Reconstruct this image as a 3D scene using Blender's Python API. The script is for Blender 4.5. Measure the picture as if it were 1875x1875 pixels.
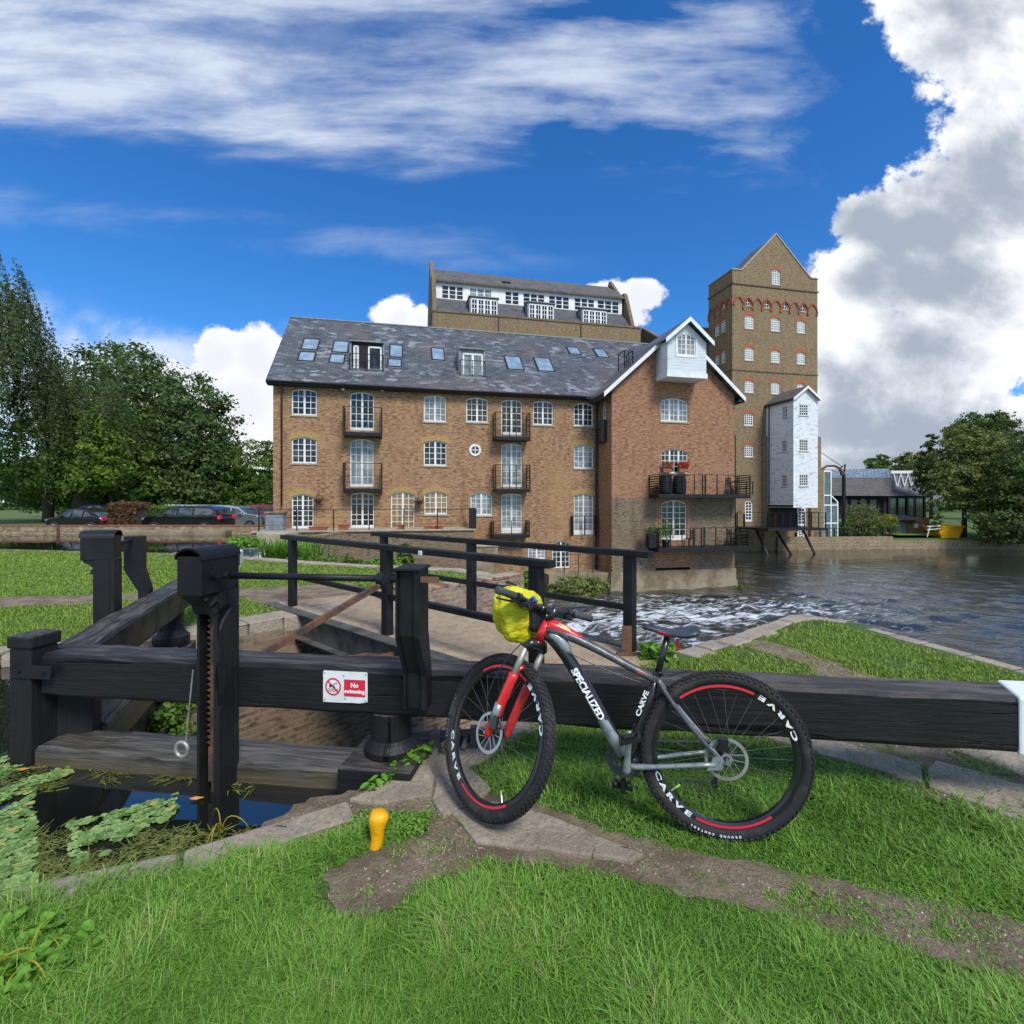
import bpy, bmesh, math, random
import numpy as np
from mathutils import Vector, Matrix
R = math.radians
scene = bpy.context.scene
for o in list(bpy.data.objects): bpy.data.objects.remove(o)
col = scene.collection

# ---------------------------------------------------------------- camera, world, sun, exposure
CAMZ = 1.47; F = 900.0; CX = 937.5; HY = 920.0          # measured in photo pixels (1875 wide)
cd = bpy.data.cameras.new('camera'); cam = bpy.data.objects.new('camera', cd); col.objects.link(cam)
cam.location = (0, 0, CAMZ); cam.rotation_euler = (R(90), 0, 0)
cd.sensor_width = 36; cd.lens = 36*F/1875; cd.shift_y = -(937.5-HY)/1875
cd.clip_start = 0.05; cd.clip_end = 6000
scene.camera = cam
scene.render.resolution_x = 1024; scene.render.resolution_y = 1024
scene.view_settings.view_transform = 'Standard'; scene.view_settings.look = 'None'
scene.view_settings.gamma = 1; scene.view_settings.exposure = 1.08
SUN_EL, SUN_AZ = 48, 150            # azimuth clockwise from +Y (view direction): behind the camera, to the right
sl = bpy.data.lights.new('sun', 'SUN'); sl.energy = 1.7; sl.angle = R(18); sl.color = (1, .955, .88)
so = bpy.data.objects.new('sun', sl); col.objects.link(so)
so.location = (0, 0, 60)
sd = Vector((math.sin(R(SUN_AZ))*math.cos(R(SUN_EL)), math.cos(R(SUN_AZ))*math.cos(R(SUN_EL)), math.sin(R(SUN_EL))))
so.rotation_euler = sd.to_track_quat('Z', 'Y').to_euler()

class NT:
    """small helper to write node trees as expressions"""
    def __init__(s, nt): s.t = nt; s.n = nt.nodes; s.l = nt.links
    def put(s, sock, v):
        if v is None: return
        if hasattr(v, 'is_linked') or hasattr(v, 'links'): s.l.new(v, sock)
        else:
            if isinstance(v, tuple) and len(v) == 3 and sock.type == 'RGBA': v = v+(1,)
            sock.default_value = v
    def m(s, op, a, b=None, c=None, clamp=False):
        n = s.n.new('ShaderNodeMath'); n.operation = op; n.use_clamp = clamp
        s.put(n.inputs[0], a); s.put(n.inputs[1], b); s.put(n.inputs[2], c); return n.outputs[0]
    def ss(s, x, a, b, lo=0.0, hi=1.0):
        n = s.n.new('ShaderNodeMapRange'); n.interpolation_type = 'SMOOTHSTEP'
        s.put(n.inputs[0], x); s.put(n.inputs[1], a); s.put(n.inputs[2], b); s.put(n.inputs[3], lo); s.put(n.inputs[4], hi); return n.outputs[0]
    def mix(s, f, a, b, mode='MIX'):
        n = s.n.new('ShaderNodeMix'); n.data_type = 'RGBA'; n.blend_type = mode
        s.put(n.inputs[0], f); s.put(n.inputs[6], a); s.put(n.inputs[7], b); return n.outputs[2]
    def noise(s, vec, scale, detail=4, rough=.55, dist=0, lac=2):
        n = s.n.new('ShaderNodeTexNoise'); s.put(n.inputs['Vector'], vec)
        n.inputs['Scale'].default_value = scale; n.inputs['Detail'].default_value = detail
        n.inputs['Roughness'].default_value = rough; n.inputs['Distortion'].default_value = dist
        n.inputs['Lacunarity'].default_value = lac
        return n.outputs[0]
    def comb(s, x, y, z=0.0):
        n = s.n.new('ShaderNodeCombineXYZ'); s.put(n.inputs[0], x); s.put(n.inputs[1], y); s.put(n.inputs[2], z); return n.outputs[0]
    def sep(s, v):
        n = s.n.new('ShaderNodeSeparateXYZ'); s.put(n.inputs[0], v); return n.outputs
    def map(s, v, scale=(1,1,1), rot=(0,0,0), loc=(0,0,0)):
        n = s.n.new('ShaderNodeMapping'); s.put(n.inputs[0], v); n.inputs[1].default_value = loc
        n.inputs[2].default_value = rot; n.inputs[3].default_value = scale; return n.outputs[0]
    def coord(s, which='Object'):
        n = s.n.new('ShaderNodeTexCoord'); return n.outputs[which]
    def ramp(s, f, stops):
        n = s.n.new('ShaderNodeValToRGB'); s.put(n.inputs[0], f); e = n.color_ramp.elements
        while len(e) < len(stops): e.new(.5)
        for k, (p, c) in enumerate(stops): e[k].position = p; e[k].color = c+(1,)
        return n.outputs[0]

# ---- sky: Nishita air with procedural clouds laid out by direction
world = bpy.data.worlds.new('World'); scene.world = world; world.use_nodes = True
w = NT(world.node_tree); w.n.clear()
sky = w.n.new('ShaderNodeTexSky'); sky.sky_type = 'NISHITA'; sky.sun_disc = False
sky.sun_elevation = R(SUN_EL); sky.sun_rotation = R(SUN_AZ); sky.ozone_density = 3.2; sky.dust_density = .25; sky.air_density = 1.0
hs = w.n.new('ShaderNodeHueSaturation'); hs.inputs['Saturation'].default_value = 1.22; hs.inputs['Value'].default_value = .84
w.l.new(sky.outputs[0], hs.inputs['Color'])
skycol = w.mix(1.0, hs.outputs[0], (.50, .90, 1.19), 'MULTIPLY')
d = w.coord('Generated'); dx, dy, dz = w.sep(d)
yy = w.m('MAXIMUM', dy, .12)
u = w.m('DIVIDE', dx, yy); v = w.m('DIVIDE', dz, yy); uv = w.comb(u, v, 0.0)
def PX(x): return (x-CX)/F
def PY(y): return (HY-y)/F
# cumulus
warp = w.noise(uv, 5.0, 3, .5)
fmap = lambda o_: w.noise(w.map(uv, scale=(1, 1.2, 1), loc=o_), 3.6, 10, .60, .15)
fb = fmap((0, 0, 0)); fbs = fmap((.012, .062, 0)); fbf = w.noise(uv, 17, 7, .62); fbt = w.noise(w.map(uv, scale=(1, 1.5, 1), loc=(2.3, .4, 0)), 1.35, 4, .5)
blobs = [(1770,40,170,170),(1850,250,150,150),(1800,370,200,110),(1700,420,170,90),(1600,410,95,60),(1585,520,90,70),(1740,520,260,110),(1680,640,270,120),
         (1560,760,120,120),(1690,790,260,110),(1620,860,260,70),
         (470,660,70,55),(400,660,52,50),(440,760,120,120),(330,720,150,80),(500,850,90,90),
         (728,585,56,46),(768,588,38,36),(1110,545,58,36),(1178,545,52,36),(1140,575,70,45)]
field = None
for (bx, by, rx, ry) in blobs:
    a = w.m('MULTIPLY', w.m('SUBTRACT', u, PX(bx)), F/rx); b = w.m('MULTIPLY', w.m('SUBTRACT', v, PY(by)), F/ry)
    q = w.m('SUBTRACT', 1.0, w.m('SQRT', w.m('ADD', w.m('MULTIPLY', a, a), w.m('MULTIPLY', b, b))))
    field = q if field is None else w.m('MAXIMUM', field, q)
cum = w.ss(w.m('ADD', field, w.m('MULTIPLY', w.m('SUBTRACT', w.m('ADD', w.m('MULTIPLY', fb, .72), w.m('MULTIPLY', fbf, .28)), .47), 3.0)), .0, .22)
# soft veil behind the left trees and low at the right
vw = w.m('ADD', v, w.m('MULTIPLY', w.m('SUBTRACT', fb, .5), .42)); vw = w.m('ADD', vw, w.m('MULTIPLY', w.m('ADD', u, 1.0), .10))
veil = w.m('MULTIPLY', w.ss(vw, PY(500), PY(640), 0, 1), w.ss(u, PX(640), PX(300), 0, .9))
veil = w.m('MULTIPLY', veil, w.ss(w.noise(w.map(uv, scale=(1, 1.7, 1), rot=(0, 0, R(28))), 2.6, 6, .55), .26, .55))
cum = w.m('MAXIMUM', cum, w.m('MULTIPLY', veil, w.ss(vw, PY(490), PY(600), 0, .85)))
# cirrus over the top left
cn = w.noise(w.map(uv, scale=(.9, 4.0, 1), rot=(0, 0, R(12)), loc=(.35, .12, 0)), 1.9, 10, .60, .18)
cn2 = w.noise(w.map(uv, scale=(1, 1.6, 1), rot=(0, 0, R(-42))), 5.5, 9, .66, .25)
bound = w.m('SUBTRACT', v, w.m('SUBTRACT', .668, w.m('MULTIPLY', w.m('ADD', u, .2), .06)))
cm = w.m('MULTIPLY', w.ss(w.m('ADD', bound, w.m('MULTIPLY', w.m('SUBTRACT', cn, .5), .25)), -.01, .1), w.ss(w.m('ADD', u, w.m('MULTIPLY', w.m('SUBTRACT', cn2, .5), .5)), .64, .42))
dens = w.m('ADD', w.ss(cn, .34, .72), w.m('MULTIPLY', w.m('SUBTRACT', cn2, .5), .55))
left = w.ss(u, .35, -.85, 0, .36)
ci = w.m('MULTIPLY', cm, w.m('ADD', w.m('MULTIPLY', dens, .95), w.m('SUBTRACT', left, .08)), clamp=True)
veil2 = None
st = w.m('ABSOLUTE', w.m('SUBTRACT', w.m('ADD', v, w.m('MULTIPLY', u, .09)), .512))
st = w.m('MULTIPLY', w.ss(w.m('ADD', st, w.m('MULTIPLY', w.m('SUBTRACT', cn2, .5), .12)), .055, .0), w.m('MULTIPLY', w.ss(cn, .40, .66), w.ss(u, .25, -.2, 0, .26)))
ci = w.m('MAXIMUM', ci, st)
# behind the viewer: scattered cloud from the plain direction
back = w.ss(w.noise(w.map(d, scale=(1, 1, 2)), 2.2, 7, .6), .46, .6)
fr = w.ss(dy, .12, .3)
cum = w.m('ADD', w.m('MULTIPLY', cum, fr), w.m('MULTIPLY', back, w.m('SUBTRACT', 1.0, fr)), clamp=True)
ci = w.m('MULTIPLY', ci, fr)
cov = w.m('MAXIMUM', cum, ci)
# cloud tones: sunlit tops, grey bases
relief = w.m('MULTIPLY', w.m('SUBTRACT', fbs, fb), 2.4)
tone = w.m('ADD', w.m('ADD', relief, w.m('MULTIPLY', w.m('SUBTRACT', fbt, .46), 2.6)), w.m('MULTIPLY', w.m('SUBTRACT', field, .30), .9))
rightish = w.ss(u, .35, .7, .30, 1)
grey = w.m('MULTIPLY', w.ss(tone, -.42, .72), rightish)
ccol = w.mix(grey, (.95, .97, 1.0), (.36,.41,.50))
ccol = w.mix(w.m('MULTIPLY', w.m('SUBTRACT', 1.0, cum), 1.0, clamp=True), ccol, (.60, .67, .80))
b1 = w.n.new('ShaderNodeBackground'); b1.inputs[1].default_value = .084; w.l.new(skycol, b1.inputs[0])
b2 = w.n.new('ShaderNodeBackground'); b2.inputs[1].default_value = .54; w.l.new(ccol, b2.inputs[0])
ms = w.n.new('ShaderNodeMixShader'); w.l.new(cov, ms.inputs[0]); w.l.new(b1.outputs[0], ms.inputs[1]); w.l.new(b2.outputs[0], ms.inputs[2])
wo = w.n.new('ShaderNodeOutputWorld'); w.l.new(ms.outputs[0], wo.inputs[0])

# ---------------------------------------------------------------- materials
MATS = {}
def bsdf(name):
    m = bpy.data.materials.new(name); m.use_nodes = True; t = NT(m.node_tree); t.n.clear()
    b = t.n.new('ShaderNodeBsdfPrincipled'); o = t.n.new('ShaderNodeOutputMaterial'); t.l.new(b.outputs[0], o.inputs[0])
    MATS[name] = m; return m, t, b
def bump(t, b, h, strength=.3, dist=.02):
    n = t.n.new('ShaderNodeBump'); n.inputs['Strength'].default_value = strength; n.inputs['Distance'].default_value = dist
    t.l.new(h, n.inputs['Height']); t.l.new(n.outputs[0], b.inputs['Normal'])
def plain(name, c, rough=.5, metal=0, c2=None, ns=6, lo=.4, hi=.65, bs=0, bstr=.3, stretch=(1,1,1), coat=0, c3=None, ns3=40):
    m, t, b = bsdf(name); co = t.map(t.coord(), scale=stretch)
    if c2: 
        f = t.ss(t.noise(co, ns, 6, .6), lo, hi); cc = t.mix(f, c, c2)
        if c3: cc = t.mix(t.ss(t.noise(co, ns3, 4, .6), .56, .64), cc, c3)
        t.put(b.inputs['Base Color'], cc)
    else: b.inputs['Base Color'].default_value = c+(1,)
    b.inputs['Roughness'].default_value = rough; b.inputs['Metallic'].default_value = metal
    if coat: b.inputs['Coat Weight'].default_value = coat; b.inputs['Coat Roughness'].default_value = .08
    if bs: bump(t, b, t.noise(co, bs, 5, .6), bstr, .02)
    return m
def wallvec(t):
    x, y, z = t.sep(t.coord()); return t.comb(t.m('ADD', x, y), z, 0.0), z
def brick(name, ca, cb, mortar, patch=None, patch2=None, ms_=.010, bw=.225, rh=.075, stain=.7):
    m, t, b = bsdf(name); vec, z = wallvec(t); co = t.coord()
    n = t.n.new('ShaderNodeTexBrick'); t.l.new(vec, n.inputs['Vector'])
    n.inputs['Color1'].default_value = ca+(1,); n.inputs['Color2'].default_value = cb+(1,); n.inputs['Mortar'].default_value = mortar+(1,)
    n.inputs['Scale'].default_value = 1; n.inputs['Mortar Size'].default_value = ms_; n.inputs['Brick Width'].default_value = bw; n.inputs['Row Height'].default_value = rh
    n.inputs['Bias'].default_value = -.1; n.inputs['Mortar Smooth'].default_value = .3
    c = n.outputs[0]
    # single odd bricks
    cell = t.noise(t.map(vec, scale=(4.4, 13.3, 1)), 1.0, 1, .5)
    c = t.mix(t.ss(cell, .57, .66, 0, .8), c, tuple(x*1.4 for x in cb)); c = t.mix(t.ss(cell, .45, .34, 0, .9), c, tuple(x*.35 for x in ca))
    big = t.noise(t.map(vec, scale=(2.4, 7.5, 1), loc=(9, 5, 0)), 1.0, 3, .7); c = t.mix(t.ss(big, .55, .68, 0, .45), c, tuple(x*1.5 for x in cb)); c = t.mix(t.ss(big, .46, .33, 0, .55), c, tuple(x*.4 for x in ca))
    if patch: c = t.mix(t.ss(t.noise(co, .55, 6, .65), .47, .62, 0, .45), c, patch)
    if patch2: c = t.mix(t.ss(t.noise(t.map(co, loc=(7, 3, 1)), 1.1, 6, .7), .52, .64, 0, .45), c, patch2)
    g = t.ss(t.noise(t.map(co, scale=(1.2, 1.2, .25)), 1.6, 6, .6), .5, .78, 0, stain)
    c = t.mix(g, c, tuple(x*.35 for x in ca))
    fine = t.noise(co, 26, 3, .7); c = t.mix(t.ss(fine, .3, .7, 0, .3), c, tuple(x*1.3 for x in cb), 'MIX')
    t.put(b.inputs['Base Color'], c); b.inputs['Roughness'].default_value = .9
    bump(t, b, t.m('ADD', n.outputs[1], t.m('MULTIPLY', fine, -.6)), -.5, .012); return m

M_ = {}
M_['brick'] = brick('stock brick', (.185,.085,.04), (.34,.19,.09), (.31,.24,.16), (.37,.24,.105), (.23,.095,.055))
M_['brick_red'] = brick('red brown brick', (.20,.086,.043), (.33,.158,.08), (.29,.205,.14), (.29,.17,.08), None)
M_['brick_yellow'] = brick('yellow stock brick', (.18,.125,.062), (.26,.18,.092), (.19,.155,.10), (.21,.155,.08), (.14,.09,.05))
M_['brick_dark'] = brick('dark weathered brick', (.085,.06,.035), (.19,.13,.075), (.24,.21,.15), (.13,.09,.055), (.19,.10,.06), ms_=.014)
M_['brick_old'] = brick('old patched brick', (.27,.09,.05), (.30,.20,.13), (.33,.30,.25), (.33,.29,.23), (.07,.055,.04), ms_=.02)
M_['chamber'] = brick('damp chamber brick', (.09,.06,.035), (.20,.13,.08), (.22,.18,.13), (.13,.10,.06), (.30,.24,.16), ms_=.018)
M_['arch'] = plain('gauged yellow brick', (.40,.27,.10), .9, 0, (.30,.18,.07), 9, bs=20)
M_['arch_red'] = plain('rubbed red brick', (.40,.11,.05), .9, 0, (.30,.09,.045), 9)
M_['render'] = plain('stained render', (.30,.25,.17), .95, 0, (.16,.115,.065), 1.3, .35, .65, bs=12, c3=(.2,.19,.1), ns3=5)
M_['white'] = plain('white paint', (.78,.78,.75), .45, 0, (.68,.69,.66), 3)
M_['board'] = None
M_['sill'] = plain('stone sill', (.42,.36,.27), .85, 0, (.32,.27,.2), 6)
M_['black'] = plain('black painted steel', (.007,.0075,.009), .5, 0, (.014,.015,.017), 5)
M_['black'].node_tree.nodes['Principled BSDF'].inputs['Specular IOR Level'].default_value = .32
M_['pipe'] = plain('brown black pipe', (.035,.025,.022), .5)
M_['eave'] = plain('dark eaves boarding', (.014,.013,.012), .7)
M_['lead'] = plain('lead grey flashing', (.23,.25,.27), .55, 0, (.15,.17,.19), 6)
def stone_mat():
    m, t, b = bsdf('weathered stone'); co = t.coord(); n1 = t.noise(co, 3.2, 8, .7); n2 = t.noise(co, 42, 6, .75); n3 = t.noise(t.map(co, loc=(5,5,5)), 1.6, 6, .7)
    c = t.mix(t.ss(n1, .36, .64), (.52,.44,.335), (.35,.29,.215)); c = t.mix(t.ss(n2, .40, .66, 0, .6), c, (.22,.18,.13)); c = t.mix(t.ss(n3, .58, .70, 0, .6), c, (.17,.175,.08))
    v = t.n.new('ShaderNodeTexVoronoi'); v.inputs['Scale'].default_value = 2.2; v.feature = 'DISTANCE_TO_EDGE'; t.l.new(t.map(co, loc=(3,1,0)), v.inputs['Vector']); cr = t.m('MULTIPLY', t.ss(v.outputs['Distance'], .010, .0), t.ss(n1, .56, .62))
    c = t.mix(t.m('MULTIPLY', cr, .8), c, (.05,.04,.03)); c = t.mix(t.ss(t.noise(co, 95, 3, .6), .63, .68, 0, .8), c, (.50,.46,.40))
    t.put(b.inputs['Base Color'], c); b.inputs['Roughness'].default_value = .92; bump(t, b, t.m('SUBTRACT', t.m('ADD', t.m('MULTIPLY', n2, .7), n1), cr), 1.0, .03); return m
M_['stone'] = stone_mat()
M_['stonewall'] = brick('coursed stone wall', (.20,.145,.08), (.33,.25,.15), (.09,.07,.045), (.25,.19,.10), (.11,.09,.05), ms_=.03, bw=.9, rh=.34)
M_['red_coping'] = plain('red coping brick', (.33,.10,.065), .85, 0, (.24,.085,.06), 3)
M_['concrete'] = plain('gravelled deck', (.40,.30,.19), .92, 0, (.27,.20,.13), 7, .35, .7, bs=120, bstr=.5, c3=(.55,.45,.32), ns3=90)
M_['girder'] = plain('weathered girder', (.10,.10,.09), .75, 0, (.045,.045,.04), 4, bs=20, c3=(.08,.10,.05), ns3=6)
M_['rust'] = plain('rusty steel', (.16,.075,.04), .8, 0, (.055,.035,.028), 7, bs=40)
M_['galv'] = plain('galvanised iron', (.42,.41,.37), .5, .6, (.3,.29,.26), 12)
M_['steel'] = plain('bare steel', (.55,.56,.57), .32, .9)
M_['rubber'] = plain('tyre rubber', (.016,.016,.017), .8, 0, (.045,.040,.034), 14, .5, .72, bs=90, bstr=.2)
M_['carbon'] = plain('satin black bike paint', (.013,.013,.015), .3, 0, coat=.4)
M_['bikegrey'] = plain('silver grey bike paint', (.27,.30,.31), .35, .3, (.19,.20,.20), 30, .5, .7, coat=.4)
M_['bikedark'] = plain('dirty gunmetal paint', (.085,.09,.095), .4, .3, (.17,.165,.15), 35, .5, .64)
M_['bikered'] = plain('red bike paint', (.62,.012,.02), .28, 0, (.72,.03,.03), 8, coat=.5)
M_['orange'] = plain('orange yellow fade paint', (.80,.30,.05), .3, 0, (.75,.45,.10), 12, coat=.4)
M_['decal'] = plain('white decal', (.82,.83,.82), .4)
M_['anod_red'] = plain('red rim decal', (.70,.03,.06), .35)
M_['leather'] = plain('dark saddle cover', (.025,.03,.04), .38, 0, (.05,.06,.08), 5)
M_['yellow_bag'] = plain('yellow waterproof cover', (.72,.66,.015), .42, 0, (.60,.52,.01), 3, bs=16, bstr=1.0, stretch=(1,1,2.2))
M_['bag_black'] = plain('black nylon', (.012,.012,.014), .65, bs=60)
M_['grip'] = plain('grey rubber grip', (.06,.06,.062), .7, bs=150)
M_['blue'] = plain('blue strap', (.02,.08,.35), .5)
M_['lime'] = plain('lime valve cap', (.35,.8,.05), .5)
M_['yellow'] = plain('thick yellow paint', (.80,.40,.005), .4, 0, (.72,.33,.005), 9, bs=10, bstr=.7)
M_['signwhite'] = plain('sign white', (.78,.80,.79), .5, 0, (.68,.70,.68), 8)
M_['signred'] = plain('sign red', (.66,.02,.05), .5)
def soil_mat():
    m, t, b = bsdf('trodden earth'); co = t.coord(); n1 = t.noise(co, 4, 6, .65); n2 = t.noise(co, 60, 5, .75)
    c = t.mix(t.ss(n1, .38, .62), (.22,.16,.10), (.40,.31,.21)); c = t.mix(t.ss(n2, .35, .7, 0, .5), c, (.13,.092,.058))
    v = t.n.new('ShaderNodeTexVoronoi'); v.inputs['Scale'].default_value = 75; t.l.new(co, v.inputs['Vector']); peb = t.m('MULTIPLY', t.ss(v.outputs['Distance'], .36, .22), t.ss(t.sep(v.outputs['Color'])[0], .72, .76))
    c = t.mix(peb, c, t.mix(t.sep(v.outputs['Color'])[1], (.26,.21,.16), (.50,.44,.36)))
    t.put(b.inputs['Base Color'], c); b.inputs['Roughness'].default_value = .95; bump(t, b, t.m('ADD', t.m('ADD', n2, n1), peb), 1.0, .03); return m
M_['soil'] = soil_mat()
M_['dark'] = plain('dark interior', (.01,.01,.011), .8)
M_['bark'] = plain('bark', (.045,.035,.025), .95, 0, (.09,.075,.055), 8, bs=14, stretch=(1,1,.3))
M_['terracotta'] = plain('terracotta', (.38,.12,.06), .85, 0, (.28,.10,.055), 8)
M_['darkroof'] = plain('old grey roof felt', (.11,.10,.095), .9, 0, (.075,.07,.068), .9, stretch=(1,1,1), c3=(.15,.14,.12), ns3=3)

def wood_paint(up=False):
    m, t, b = bsdf('black painted oak upright' if up else 'black painted oak'); co = t.coord(); co = t.map(co, rot=(0, R(90), 0)) if up else co; g = t.map(co, scale=(.6, 6, 6))
    geo = t.n.new('ShaderNodeNewGeometry'); nz = t.sep(geo.outputs['Normal'])[2]
    grain = t.noise(g, 5, 7, .65); wide = t.noise(co, 3.5, 5, .6)
    c = t.mix(t.ss(grain, .5, .72, 0, .8), (.013,.013,.014), (.021,.021,.022))
    c = t.mix(t.ss(wide, .62, .74, 0, .35), c, (.055,.054,.05))
    top = t.ss(nz, .7, .95)                                  # paint worn through on trodden top faces
    worn = t.m('MULTIPLY', top, t.ss(t.m('ADD', grain, t.m('MULTIPLY', wide, .5)), .66, .9, .15, .8))
    c = t.mix(worn, c, (.13,.115,.10))
    # open grain checks along the middle of the baulks
    crack = t.ss(t.noise(t.map(co, scale=(.30, .30, 5)), 3.4, 5, .55, .5), .615, .64)
    c = t.mix(t.m('MULTIPLY', crack, t.m('SUBTRACT', 1.0, top)), c, (.0008,.0008,.0008))
    t.put(b.inputs['Base Color'], c); t.put(b.inputs['Roughness'], t.ss(wide, .35, .65, .38, .62)); b.inputs['Specular IOR Level'].default_value = .3
    bump(t, b, t.m('SUBTRACT', grain, t.m('MULTIPLY', crack, 4)), .6, .014); return m
M_['wood'] = wood_paint(); M_['wood_up'] = wood_paint(True)
def wet_wood():
    m, t, b = bsdf('wet worn oak'); co = t.coord(); g = t.map(co, scale=(.5, 7, 7))
    grain = t.noise(g, 5, 7, .65); z = t.sep(co)[2]
    c = t.mix(t.ss(grain, .35, .7), (.035,.033,.03), (.15,.135,.11))
    c = t.mix(t.ss(z, -.02, -.11), c, (.10,.08,.045)); c = t.mix(t.ss(t.noise(co, 9, 4), .6, .7, 0, .6), c, (.07,.08,.03))
    t.put(b.inputs['Base Color'], c); b.inputs['Roughness'].default_value = .38; bump(t, b, grain, .6, .015); return m
M_['wetwood'] = wet_wood()
def slate(name, ca, cb, light, brown, bw=.42, rh=.21):
    m, t, b = bsdf(name); x, y, z = t.sep(t.coord()); vec = t.comb(x, t.m('MULTIPLY', z, 1.45), 0.0)
    n = t.n.new('ShaderNodeTexBrick'); t.l.new(vec, n.inputs['Vector'])
    n.inputs['Color1'].default_value = ca+(1,); n.inputs['Color2'].default_value = cb+(1,); n.inputs['Mortar'].default_value = (.025,.027,.032,1)
    n.inputs['Scale'].default_value = 1; n.inputs['Mortar Size'].default_value = .014; n.inputs['Brick Width'].default_value = bw; n.inputs['Row Height'].default_value = rh
    n.inputs['Mortar Smooth'].default_value = .4
    cell = t.n.new('ShaderNodeTexVoronoi'); cell.inputs['Scale'].default_value = 1; t.l.new(t.map(vec, scale=(1/bw, 1/rh, 1)), cell.inputs['Vector'])
    cv = t.sep(cell.outputs['Color'])
    patchy = t.noise(t.coord(), .7, 4, .6)
    c = t.mix(t.m('MULTIPLY', t.ss(cv[0], .62, .74), t.ss(patchy, .40, .60)), n.outputs[0], light)
    c = t.mix(t.ss(t.noise(t.map(t.coord(), loc=(4.3, 0, 2)), .38, 5, .6), .5, .62, 0, .6), c, brown)
    c = t.mix(t.ss(cv[1], .8, .85, 0, .5), c, tuple(k*.5 for k in ca))
    c = t.mix(t.ss(n.outputs[1], .3, .8, 0, .8), c, (.03,.032,.038))
    t.put(b.inputs['Base Color'], c); b.inputs['Roughness'].default_value = .5
    bump(t, b, t.m('ADD', n.outputs[1], t.m('MULTIPLY', cv[2], -.4)), -.5, .02); return m
M_['slate'] = slate('blue grey slate', (.062,.068,.077), (.105,.113,.125), (.25,.262,.275), (.13,.10,.088))
M_['slate2'] = slate('plain grey slate', (.075,.08,.085), (.095,.10,.105), (.11,.115,.12), (.09,.09,.088), .5, .25)
def weatherboard():
    m, t, b = bsdf('white weatherboard'); co = t.coord(); x, y, z = t.sep(co)
    saw = t.m('FRACT', t.m('MULTIPLY', z, 1/.17))
    line = t.ss(saw, .0, .1); dirt = t.noise(t.map(co, scale=(1, 1, 4)), 1.5, 6, .65)
    c = t.mix(t.ss(dirt, .5, .75, 0, .5), (.72,.76,.78), (.40,.42,.42)); c = t.mix(line, (.36,.39,.41), c)
    t.put(b.inputs['Base Color'], c); b.inputs['Roughness'].default_value = .55; bump(t, b, saw, .8, .03); return m
M_['board'] = weatherboard()
M_['board_old'] = plain('old limewashed boarding', (.66,.69,.70), .8, 0, (.74,.75,.74), 1.2, .4, .6, bs=5, bstr=.3, c3=(.40,.42,.42), ns3=3.2, stretch=(.5,.5,3))
def glass(name, c, rough=.06, c2=None):
    m, t, b = bsdf(name); co = t.coord()
    cc = t.mix(t.ss(t.noise(co, 2.2, 3), .42, .6), c, c2 or tuple(k*1.8 for k in c))
    t.put(b.inputs['Base Color'], cc); b.inputs['Roughness'].default_value = rough; b.inputs['IOR'].default_value = 1.5
    bump(t, b, t.noise(co, 2.5, 2), .12, .02); return m
M_['glass'] = glass('dark window glass', (.012,.014,.014), .06, (.05,.05,.045))
M_['carglass'] = glass('car window glass', (.03,.035,.04), .05, (.09,.10,.11))
M_['glass_curtain'] = glass('glass before pale curtain', (.16,.18,.18), .12, (.30,.32,.32))
M_['glass_warm'] = glass('glass before lit warm room', (.30,.20,.09), .1, (.20,.14,.07))
M_['skylight'] = glass('roof window glass', (.16,.24,.32), .12, (.24,.33,.42))
M_['glass_green'] = glass('greenish lean-to glass', (.07,.11,.12), .08, (.12,.17,.18))
M_['glassroof'] = glass('blue glazed lantern', (.13,.19,.23), .25, (.24,.31,.35))

def foliage(name, c, c2, c3=None, trans=.25, rough=.6):
    m, t, b = bsdf(name); a = t.n.new('ShaderNodeAttribute'); a.attribute_name = 'tint'
    n = t.noise(t.coord(), .55, 3, .6)
    f = t.m('ADD', t.m('MULTIPLY', a.outputs['Fac'], .6), t.m('MULTIPLY', n, .45), clamp=True)
    cc = t.mix(t.ss(f, .2, .75), c, c2)
    if c3: cc = t.mix(t.ss(a.outputs['Fac'], .955, .985), cc, c3)
    t.put(b.inputs['Base Color'], cc); b.inputs['Roughness'].default_value = rough; b.inputs['Specular IOR Level'].default_value = .3
    tr = t.n.new('ShaderNodeBsdfTranslucent'); t.put(tr.inputs[0], t.mix(.5, cc, (.25,.35,.03)))
    mx = t.n.new('ShaderNodeMixShader'); mx.inputs[0].default_value = trans
    out = [x for x in t.n if x.type == 'OUTPUT_MATERIAL'][0]
    t.l.new(b.outputs[0], mx.inputs[1]); t.l.new(tr.outputs[0], mx.inputs[2]); t.l.new(mx.outputs[0], out.inputs[0]); return m
M_['grass'] = foliage('grass blades', (.095,.215,.026), (.245,.45,.07), (.40,.42,.17), .3, .5)
M_['grass_far'] = foliage('short grass', (.15,.25,.03), (.29,.40,.06), (.38,.35,.14), .3, .6)
M_['leaf_dark'] = foliage('dark tree leaves', (.032,.066,.018), (.10,.155,.04), None, .2)
M_['leaf_mid'] = foliage('mid green leaves', (.05,.105,.016), (.135,.22,.035), None, .25)
M_['leaf_light'] = foliage('light green leaves', (.065,.135,.014), (.17,.27,.035), None, .3)
M_['leaf_willow'] = foliage('willow leaves', (.04,.07,.024), (.10,.14,.05), None, .2)
M_['leaf_olive'] = foliage('olive green leaves', (.08,.115,.028), (.20,.235,.06), None, .2)
M_['leaf_bright'] = foliage('bright weed leaves', (.10,.25,.02), (.20,.42,.05), None, .35)
M_['leaf_red'] = foliage('reddening hedge leaves', (.06,.05,.02), (.17,.07,.04), None, .2)
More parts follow.
